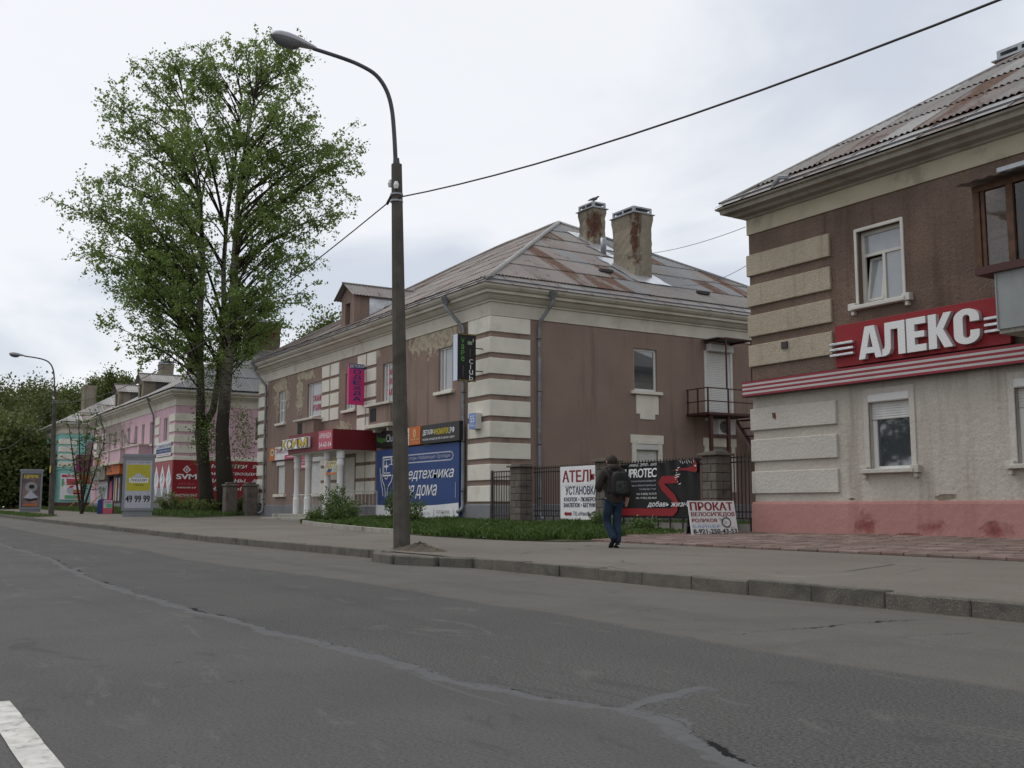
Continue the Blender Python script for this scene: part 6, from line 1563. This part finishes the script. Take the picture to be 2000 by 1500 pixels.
def round_tree(label, pos, h, rx, rz, n_cl, n_lf, mat, size, seed, zc=None, cone=False, group='trees at the far end of the street', name='broadleaf_tree', trunk_r=.25):
    r = random.Random(seed); g = np.random.default_rng(seed)
    t = thing(name, label, 'tree', pos, group)
    p = Vector(pos); zc = zc if zc is not None else h - rz
    tb = B(); tb.tube([p - ZV * .3, p + ZV * (h * .3), p + ZV * (h * .6) + Vector((r.uniform(-.4, .4), r.uniform(-.4, .4), 0)), p + ZV * (h * .93)], [trunk_r, trunk_r * .75, trunk_r * .5, .04], 8)
    pts = []
    for i in range(n_cl):
        if cone:
            f = r.random() ** .8; zz = zc - rz + 2 * rz * f; rad = rx * (1 - f) ** .75 * r.uniform(.5, 1.0); a = r.uniform(0, 6.283)
            c = p + Vector((rad * math.cos(a), rad * math.sin(a), zz)); sg = np.array([.45, .45, .5]) * (rx / 3.0)
        else:
            u = Vector((r.gauss(0, 1), r.gauss(0, 1), r.gauss(0, 1))).normalized() * (r.random() ** .33) * r.uniform(.85, 1.1)
            c = p + Vector((u.x * rx, u.y * rx, zc + u.z * rz)); sg = np.array([.62, .62, .45]) * (rx / 5.0) * r.uniform(.7, 1.3)
        if i % 2 == 0:
            st = p + ZV * max(h * .25, min(h * .8, (c.z - p.z) * .6))
            tb.tube(bez(st, (st + c) / 2 + ZV * .3, c, 3), [.07, .05, .03, .012], 4, caps=False)
        pts.append(np.array(c) + g.normal(size=(n_lf, 3)) * sg * (1 + .5 * g.random((n_lf, 1))))
    tb.build('trunk', M_bark, t, smooth=True, fix=False)
    leaves('crown', np.concatenate(pts), size, mat, t, g, .75)
    return t
for i, (fx_, fy_, h, rx, rz, m, cone, lb) in enumerate((
    (-132.4, 10.8, 14.6, 6.5, 6.6, L_dark, 0, 'dense green tree cut by the left picture edge'),
    (-151.5, 18.1, 16.6, 6.8, 7.4, L_dark, 0, 'dense dark tree with the highest round crown behind the far lamp post'),
    (-162.5, 23.0, 17.4, 6.5, 7.6, L_mid, 0, 'leafy tree directly behind the far lamp post'),
    (-160.7, 25.8, 17.0, 5.5, 7.6, L_mid, 0, 'leafy tree above the roof of the turquoise house'),
    (-164.3, 29.6, 18.6, 3.4, 8.0, L_mid, 1, 'spire-shaped tree left of the pink house dormers'),
    (-157.8, 30.6, 18.9, 3.2, 8.0, L_mid, 1, 'tallest spire-shaped tree behind the pink house dormers'),
    (-167.2, 34.4, 19.6, 3.0, 8.0, L_mid, 1, 'slim spire-shaped tree above the nearer dormer of the pink house'),
    (-115.6, 13.1, 8.5, 4.5, 4.2, L_dark, 0, 'low dark bushy tree behind the circus advert'),
    (-124.4, 12.3, 10.5, 4.5, 5.0, L_mid, 0, 'bright green young tree at the far left edge'),
    (-122.2, 15.8, 8.0, 3.6, 4.0, L_dark, 0, 'low dark tree beside the turquoise house'),
    (-86.6, 35.1, 16.6, 3.6, 5.0, L_mid, 1, 'pale green tree top showing behind the dormer of the brown house'),
    (-89.4, 34.3, 15.6, 3.4, 4.5, L_mid, 1, 'pale green tree top left of the dormer of the brown house'),
    (-154.2, 36.4, 18.6, 2.6, 7, L_mid, 1, 'thin tree top over the pink roof left of the poplars'))):
    round_tree(lb, (fx_, fy_, rise(fx_) + .1), h, rx, rz, 260 if not cone else 150, 110 if not cone else 80, m, .36 if fx_ < -95 else .26, 100 + i, cone=bool(cone))
# out-of-view roadside trees opposite, so that glass has something to mirror
for i, (x, y) in enumerate(((-47, -21), (-38, -23), (-55, -24))):
    round_tree('roadside tree on the opposite pavement, seen only in window glass' if i == 0 else 'second roadside tree opposite, mirrored in glass' if i == 1 else 'third roadside tree opposite, mirrored in glass', (x, y, 0), 13, 4.5, 5, 70, 60, L_dark, .4, 300 + i, group='trees across the road')

# young rowan with several bare stems
rw = thing('young_tree', 'young multi-stemmed tree with sparse leaves in front of the turquoise house', 'tree', (-72.5, 12.6, .5))
tb = B(); base = Vector((-72.5, 12.6, .4)); pts = []
r = random.Random(8)
for k, (dx, hgt) in enumerate(((-1.1, 5.8), (-.5, 6.4), (.1, 6.0), (.75, 6.6), (1.2, 4.6))):
    top = base + RGT * dx + ZV * hgt
    pth = bez(base + ZV * .9 * (k % 2), base + RGT * dx * .5 + ZV * hgt * .45, top, 8)
    tb.tube(pth, [.09 - .009 * j for j in range(9)], 6)
    for j in range(26):
        q = pth[r.randint(3, 8)]; e = q + Vector((r.gauss(0, .5), r.gauss(0, .5), r.uniform(-.1, .5))); tb.tube([q, e], [.015, .006], 3, caps=False)
        for s in range(7): pts.append(tuple(e + Vector((r.gauss(0, .14), r.gauss(0, .14), r.gauss(0, .08)))))
tb.tube([base - ZV * .2, base + ZV * 1.0], [.13, .1], 8)
tb.build('trunk', M_twig, rw, smooth=True, fix=False); leaves('crown', np.array(pts), .17, L_shrub, rw, rng, .6)

# ------------------------------------------------------------------ SHRUBS
def shrub(label, x, y, h, w, n, leaf, seed, mat=L_shrub, dens=60):
    r = random.Random(seed); t = thing('shrub', label, 'shrub', (x, y, gz(x, y)), 'shrubs on the lawns')
    tb = B(); pts = []; b0 = Vector((x, y, gz(x, y)))
    for k in range(n):
        a = r.uniform(0, 6.283); q = r.random() ** .5
        top = b0 + Vector((math.cos(a) * q * w, math.sin(a) * q * w, h * r.uniform(.55, 1.0) * (1 - .3 * q)))
        st = b0 + Vector((math.cos(a) * q * w * .3, math.sin(a) * q * w * .3, 0))
        pth = bez(st, (st + top) / 2 + ZV * h * .15, top, 5); tb.tube(pth, [.014, .012, .01, .008, .006, .004], 4, caps=False)
        for j in range(dens):
            f = r.uniform(.15, 1) * 5; i = min(4, int(f)); c = pth[i].lerp(pth[i + 1], f - i)
            pts.append(tuple(c + Vector((r.gauss(0, .09), r.gauss(0, .09), r.gauss(0, .06)))))
    tb.build('stems', M_twig, t, fix=False); leaves('foliage', np.array(pts), leaf, mat, t, np.random.default_rng(seed), .42)
shrub('leafy shrub in front of the blue billboard right of the lamp post', -33.6, 16.3, 1.75, .6, 13, .13, 1)
shrub('small leafy shrub at the right end of the blue billboard', -31.6, 15.9, 1.05, .4, 8, .12, 2)
shrub('tall loose shrub beside the entrance steps', -38.3, 15.9, 1.75, .7, 16, .13, 3)
shrub('low shrub left of the lamp post in front of the blue billboard', -35.4, 15.0, 1.15, .8, 16, .12, 4)
shrub('bushy shrub beneath the white SVM lettering', -66.5, 16.9, 1.5, 1.3, 26, .16, 5, L_mid)
shrub('shrub at the foot of the left poplar', -63.0, 17.2, 1.2, 1.0, 20, .16, 6, L_mid)
shrub('shrub between the poplars and the gate posts', -59.2, 17.0, 1.1, .9, 18, .15, 7, L_mid)
shrub('round shrub against the white corner of the brown house', -57.0, 18.2, 1.5, .9, 24, .15, 8, L_dark)
shrub('dark shrub at the end of the steel fence by the right-hand house', -19.0, 21.0, 2.0, .5, 14, .12, 9, L_shrub)
shrub('low weed clump at the foot of the pillar behind the man', -23.2, 17.4, .55, .4, 12, .1, 10, L_shrub)
shrub('low weed clump under the black banner', -21.2, 17.2, .4, .35, 10, .1, 11, L_shrub)
shrub('weed clump on the lawn left of the entrance steps', -36.9, 14.7, .7, .6, 14, .11, 12)

# ------------------------------------------------------------------ LAWNS
def lawn(name, poly, nb, hmin, hmax, seed, label, broad=0.25, gap=0):
    """turf sheet as structure, blades as stuff"""
    P = np.array(poly); g = np.random.default_rng(seed)
    o = B().face([(x, y, gz(x, y) + .012) for x, y in poly]).build(name, M_turf, None, kind='structure', fix=False)
    if o.data.polygons[0].normal.z < 0: o.data.flip_normals()
    pts = []
    lo, hi = P.min(0), P.max(0)
    while len(pts) < nb:
        q = g.uniform(lo, hi, (nb, 2))
        ins = np.zeros(len(q), bool); j = len(P) - 1
        for i in range(len(P)):
            c = ((P[i, 1] > q[:, 1]) != (P[j, 1] > q[:, 1])) & (q[:, 0] < (P[j, 0] - P[i, 0]) * (q[:, 1] - P[i, 1]) / (P[j, 1] - P[i, 1] + 1e-12) + P[i, 0])
            ins ^= c; j = i
        pts += q[ins].tolist()
    q = np.array(pts[:nb])
    dn = np.sin(q[:, 0] * 1.9 + 1.5 * np.sin(q[:, 1] * 1.7)) + np.sin(q[:, 1] * 2.7 + q[:, 0] * .6) + .8 * np.sin(q[:, 0] * 5.3 + q[:, 1] * 4.1)
    q = q[dn + g.normal(0, .6, len(q)) > -1.15 + gap]; N = len(q)
    hn = .5 + .5 * np.sin(q[:, 0] * 1.3 + 2 * np.sin(q[:, 1] * .9)) * np.sin(q[:, 1] * 1.9 + q[:, 0] * .4)
    h = (hmin + (hmax - hmin) * (.25 + .75 * hn)) * g.uniform(.5, 1.2, N)
    z = np.array([gz(x, y) for x, y in q]) + .005
    a = g.uniform(0, 6.283, N); wd = np.where(g.random(N) < broad, .030, .010) * g.uniform(.7, 1.3, N) * (1 if hmax < .3 else 1.2)
    lean = g.normal(0, .45, (N, 2)) * h[:, None]
    base = np.c_[q, z]; ca, sa = np.cos(a) * wd, np.sin(a) * wd
    mid = base + np.c_[lean * .35, h * .6]; tip = base + np.c_[lean, h * .95]
    V = np.stack([base + np.c_[ca * .6, sa * .6, 0 * a], mid + np.c_[ca, sa, 0 * a], tip, mid - np.c_[ca, sa, 0 * a]], 1).reshape(-1, 3)
    c0 = (V.min(0) + V.max(0)) / 2
    me = bpy.data.meshes.new('grass'); me.vertices.add(4 * N); me.vertices.foreach_set('co', (V - c0).astype(np.float32).ravel())
    me.loops.add(4 * N); me.loops.foreach_set('vertex_index', np.arange(4 * N, dtype=np.int32)); me.polygons.add(N); me.polygons.foreach_set('loop_start', np.arange(0, 4 * N, 4, dtype=np.int32))
    me.materials.append(L_grass); me.update(calc_edges=True); me.validate()
    tag(link('grass', me, c0, None, 'stuff'), label, 'grass')
lawn('lawn', [(-38.2, 14.4), (-34.4, 13.7), (-31.4, 13.2), (-28.4, 12.78), (-25.4, 12.4), (-23.5, 12.1), (-21, 11.95), (-19, 12.05), (-17.7, 12.35), (-17.4, 13.0), (-18.6, 14.6), (-20.4, 15.4), (-22.2, 16.2), (-23.5, 17.9), (-28.9, 18.2), (-31, 18.3), (-39.6, 18.2)], 62000, .05, .30, 1, 'lush weedy grass strip in front of the brown house and fence', .4, gap=.6)
lawn('lawn', [(-20.4, 15.4), (-19.2, 15.2), (-18.9, 16.2), (-19.9, 17.9), (-23.4, 17.9), (-22.2, 16.2)], 2500, .03, .14, 6, 'thin grass at the foot of the black banner', .3)
lawn('lawn', [(-104, 14.3), (-52, 14.0), (-55.6, 18.3), (-104, 18.2)], 22000, .12, .36, 2, 'rough grass round the poplars and the advert box', .2)
lawn('lawn', [(-108, 8.35), (-62.5, 8.35), (-64.5, 10.0), (-108, 10.2)], 9000, .06, .16, 3, 'mown verge round the far lamp post', .1)
lawn('lawn', [(-30.4, 18.8), (-18.8, 18.8), (-18.8, 27), (-30.4, 27)], 5000, .05, .25, 4, 'sparse yard grass behind the fence', .2)

# ------------------------------------------------------------------ WALKING MAN
PB = Vector((-15.05, 11.55, gz(-15, 11.5)))
pf_ = Vector((-.965, .262, 0)).normalized(); prt = Vector((pf_.y, -pf_.x, 0))
def W_(s, f, z): return PB + prt * s * .97 + pf_ * f * .97 + ZV * z * .945
def skin(J, E, sub=2, root=None):
    names = list(J); me = bpy.data.meshes.new('sk')
    me.from_pydata([tuple(W_(*J[n][:3])) for n in names], [(names.index(a), names.index(c)) for a, c in E], [])
    ob = bpy.data.objects.new('sk', me); COL.objects.link(ob)
    ob.modifiers.new('s', 'SKIN')
    lay = me.skin_vertices[0].data if len(me.skin_vertices) else None
    if lay is None:
        bpy.context.view_layer.update(); lay = me.skin_vertices[0].data
    for i, n in enumerate(names):
        r = J[n][3]; lay[i].radius = (r, r) if not isinstance(r, tuple) else r
        lay[i].use_root = (n == (root or names[0]))
    m = ob.modifiers.new('u', 'SUBSURF'); m.levels = sub; m.render_levels = sub
    dg = bpy.context.evaluated_depsgraph_get(); dg.update()
    res = bpy.data.meshes.new_from_object(ob.evaluated_get(dg))
    bb = B(); bb.V = [tuple(v.co) for v in res.vertices]; bb.F = [tuple(p.vertices) for p in res.polygons]; bb.M = [0] * len(bb.F)
    bpy.data.objects.remove(ob); bpy.data.meshes.remove(me); bpy.data.meshes.remove(res)
    return bb
M_skin = rough_mat('skin', (.42, .25, .18), (.36, .21, .15), 8, .6)
M_jack = rough_mat('jacket_cloth', (.038, .031, .026), (.026, .022, .019), 6, .85, .5, 30, bdist=.02)
M_jean = rough_mat('denim', (.022, .042, .075), (.013, .024, .046), 5, .9, .4, 60)
M_bag = rough_mat('backpack_cloth', (.009, .009, .009), (.015, .015, .015), 8, .7, .4, 40)
M_bagp = rough_mat('backpack_print', (.010, .010, .010), (.045, .048, .047), 26, .7)
M_hair = rough_mat('dark_hair', (.02, .014, .010), (.034, .025, .018), 20, .7, .6, 60)
M_shoe = rough_mat('black_shoe', (.012, .012, .012), (.02, .02, .02), 8, .55)
man = thing('person', 'man in dark jacket, blue jeans and black backpack walking away on the pavement', 'person', tuple(PB))
J = {'pelvis': (0, 0, .93, .13), 'waist': (0, .0, 1.08, .125), 'chest': (0, .02, 1.27, .14), 'up': (0, .03, 1.40, .11), 'neck': (0, .05, 1.49, .058), 'jaw': (0, .085, 1.555, .072), 'skull': (0, .085, 1.63, .092), 'crown': (0, .075, 1.69, .075),
     'nose': (-.03, .19, 1.615, .018),
     'shL': (-.17, .02, 1.41, .075), 'elL': (-.27, .02, 1.16, .05), 'wrL': (-.17, .22, 1.10, .034), 'paL': (-.12, .28, 1.12, .036),
     'shR': (.17, .02, 1.41, .075), 'elR': (.27, -.04, 1.15, .05), 'wrR': (.29, .03, .93, .033), 'paR': (.29, .05, .86, .036),
     'hiL': (-.09, 0, .9, .1), 'knL': (-.10, .13, .50, .062), 'anL': (-.03, -.10, .17, .045), 'hiR': (.09, 0, .9, .1), 'knR': (.085, .06, .48, .062), 'anR': (.06, .0, .10, .045)}
E = [('pelvis', 'waist'), ('waist', 'chest'), ('chest', 'up'), ('up', 'neck'), ('neck', 'jaw'), ('jaw', 'skull'), ('skull', 'crown'), ('skull', 'nose'), ('up', 'shL'), ('shL', 'elL'), ('elL', 'wrL'), ('wrL', 'paL'), ('up', 'shR'), ('shR', 'elR'), ('elR', 'wrR'), ('wrR', 'paR'),
     ('pelvis', 'hiL'), ('hiL', 'knL'), ('knL', 'anL'), ('pelvis', 'hiR'), ('hiR', 'knR'), ('knR', 'anR')]
for k in range(4):          # fingers, relaxed curl
    o = (k - 1.5) * .021; ln = (.065, .08, .075, .058)[k]
    J['fR%da' % k] = (.285, .05 + o * 1.0, .835, .011); J['fR%db' % k] = (.278, .055 + o * 1.05, .835 - ln * .5, .0095); J['fR%dc' % k] = (.262, .06 + o, .835 - ln * .92, .0085)
    E += [('paR', 'fR%da' % k), ('fR%da' % k, 'fR%db' % k), ('fR%db' % k, 'fR%dc' % k)]
    J['fL%da' % k] = (-.10 + o * .2, .305, 1.135 + o, .011); J['fL%db' % k] = (-.07, .33, 1.14 + o, .0095); J['fL%dc' % k] = (-.04, .315, 1.14 + o * .9, .0085)
    E += [('paL', 'fL%da' % k), ('fL%da' % k, 'fL%db' % k), ('fL%db' % k, 'fL%dc' % k)]
J['tRa'] = (.285, .10, .865, .012); J['tRb'] = (.275, .115, .825, .0105); E += [('paR', 'tRa'), ('tRa', 'tRb')]
J['tLa'] = (-.12, .29, 1.175, .012); J['tLb'] = (-.085, .31, 1.19, .0105); E += [('paL', 'tLa'), ('tLa', 'tLb')]
body = skin(J, E, 2).build('body', M_skin, man, smooth=True)
for s in (-1, 1):
    B().tube([W_(.088 * s, .075, 1.585), W_(.098 * s, .07, 1.61), W_(.094 * s, .068, 1.645)], [.008, .02, .01], 8).build('ear', M_skin, body, smooth=True)
    B().tube([W_(.034 * s - .015, .168, 1.635), W_(.034 * s - .015, .178, 1.635)], [.013, .005], 8).build('eye', K_blk, body)
B().tube([W_(-.035, .165, 1.572), W_(-.012, .17, 1.57), W_(.012, .165, 1.572)], .006, 6).build('mouth', K_rose, body)
# hair: close cap over the skull, longer at the nape
rows = []
for j in range(9):
    el = math.radians(90 - j * 14.5)
    rw_ = []
    for i in range(25):
        az = 2 * math.pi * i / 24
        fr = math.cos(az)                       # 1 = front
        e2 = el if fr < .2 else max(el, math.radians(90 - j * 14.5 * (1 - .55 * (fr - .2))))
        q = .112 + .006 * math.sin(i * 3.1 + j * 2)
        rw_.append(W_(q * .93 * math.cos(e2) * math.sin(az), .08 + q * 1.08 * math.cos(e2) * fr, 1.635 + q * 1.05 * math.sin(e2)))
    rows.append(rw_)
B().grid(rows).build('hair', M_hair, man, smooth=True)
# jacket
JJ = {'hem': (0, 0, .80, .172), 'hip': (0, 0, .90, .170), 'waist': (0, -.0, 1.04, .165), 'chest': (0, .01, 1.26, .178), 'up': (0, .025, 1.40, .14), 'coll': (0, .045, 1.50, .085),
      'shL': (-.185, .02, 1.40, .092), 'miL': (-.25, .01, 1.28, .085), 'elL': (-.29, .02, 1.14, .075), 'wrL': (-.20, .2, 1.09, .055),
      'shR': (.185, .02, 1.40, .092), 'miR': (.25, -.02, 1.28, .083), 'elR': (.29, -.04, 1.13, .073), 'wrR': (.295, .02, .94, .055)}
EE = [('hem', 'hip'), ('hip', 'waist'), ('waist', 'chest'), ('chest', 'up'), ('up', 'coll'), ('up', 'shL'), ('shL', 'miL'), ('miL', 'elL'), ('elL', 'wrL'), ('up', 'shR'), ('shR', 'miR'), ('miR', 'elR'), ('elR', 'wrR')]
jk = skin(JJ, EE, 2).build('jacket', M_jack, man, smooth=True)
B().tube([W_(.12 * math.sin(a), .0 - .075 * math.cos(a) + .02, 1.475 + .03 * math.cos(a)) for a in [math.radians(-150 + 20 * k) for k in range(16)]], [.02, .035, .045, .05, .055, .06, .06, .06, .06, .06, .055, .055, .05, .045, .035, .02], 8).build('hood', M_jack, jk, smooth=True)
TJ = {'pel': (0, 0, .95, .14), 'hiL': (-.085, .01, .84, .105), 'knL': (-.10, .13, .50, .082), 'calL': (-.075, .03, .36, .078), 'anL': (-.03, -.10, .15, .068), 'hiR': (.085, .01, .84, .105), 'knR': (.085, .06, .48, .08), 'calR': (.08, .03, .3, .078), 'anR': (.065, .0, .07, .07)}
skin(TJ, [('pel', 'hiL'), ('hiL', 'knL'), ('knL', 'calL'), ('calL', 'anL'), ('pel', 'hiR'), ('hiR', 'knR'), ('knR', 'calR'), ('calR', 'anR')], 2).build('jeans', M_jean, man, smooth=True)
def shoe(s0, f0, z0, pitch, toe_out):
    rows = []; prof = [(-.09, .028, .075, .0), (-.07, .04, .10, 0), (0, .043, .10, 0), (.06, .045, .075, 0), (.12, .048, .058, 0), (.17, .044, .045, .005), (.195, .025, .03, .01)]
    cp, sp = math.cos(pitch), math.sin(pitch)
    for t, wd, h, b0 in prof:
        rw_ = []
        for k in range(13):
            q = 2 * math.pi * k / 12; x = wd * math.cos(q); z = b0 + h * (.5 + .5 * math.sin(q))
            rw_.append(W_(s0 + x + toe_out * t, f0 + t * cp + z * sp, z0 - t * sp + z * cp))
        rows.append(rw_)
    sh = B().grid(rows).face(rows[0][:-1]).face(rows[-1][:-1]).build('shoe', M_shoe, man, smooth=True)
    for k, t in enumerate((.02, .06)): B().tube([W_(s0 - .046 + toe_out * t, f0 + t * cp + .05 * sp, z0 - t * sp + .05 * cp), W_(s0 + toe_out * t, f0 + t * cp + .085 * sp, z0 - t * sp + .095 * cp), W_(s0 + .046 + toe_out * t, f0 + t * cp + .05 * sp, z0 - t * sp + .05 * cp)], .006, 5).build('lace', K_wht, sh)
    B().tube([W_(s0 - .02, f0 - .09 * cp + .03 * sp, z0 + .09 * sp + .03 * cp), W_(s0 + .02, f0 - .09 * cp + .03 * sp, z0 + .09 * sp + .03 * cp)], .008, 5).build('heel_tab', K_wht, sh)
shoe(.065, .02, .0, 0.12, .12); shoe(-.03, -.06, .115, .75, -.05)
# backpack
def blob(c, h, p, nu=20, nv=14):
    rows = []
    sg = lambda v, e: math.copysign(abs(v) ** e, v)
    for j in range(nv + 1):
        el = -math.pi / 2 + math.pi * j / nv
        rows.append([W_(c[0] + h[0] * sg(math.cos(el), p) * sg(math.sin(2 * math.pi * i / nu), p), c[1] + h[1] * sg(math.cos(el), p) * sg(math.cos(2 * math.pi * i / nu), p), c[2] + h[2] * sg(math.sin(el), p)) for i in range(nu + 1)])
    return B().grid(rows)
bg = tag(blob((.025, -.25, 1.20), (.155, .10, .225), .5).build('backpack', M_bag, None, smooth=True), "black backpack on the walking man's back", 'backpack')
blob((.025, -.345, 1.13), (.12, .03, .12), .5).build('front_pocket', M_bagp, bg, smooth=True)
for s in (-1, 1): B().tube([W_(.10 * s, -.17, 1.38), W_(.12 * s, -.08, 1.485), W_(.125 * s, .06, 1.47), W_(.13 * s, .17, 1.32), W_(.14 * s, .13, 1.1), W_(.14 * s, -.12, 1.03)], .02, 6).build('shoulder_strap', M_bag, bg, smooth=True)
B().tube([W_(-.02, -.24, 1.42), W_(.025, -.24, 1.46), W_(.07, -.24, 1.42)], .01, 6).build('grab_handle', M_bag, bg)
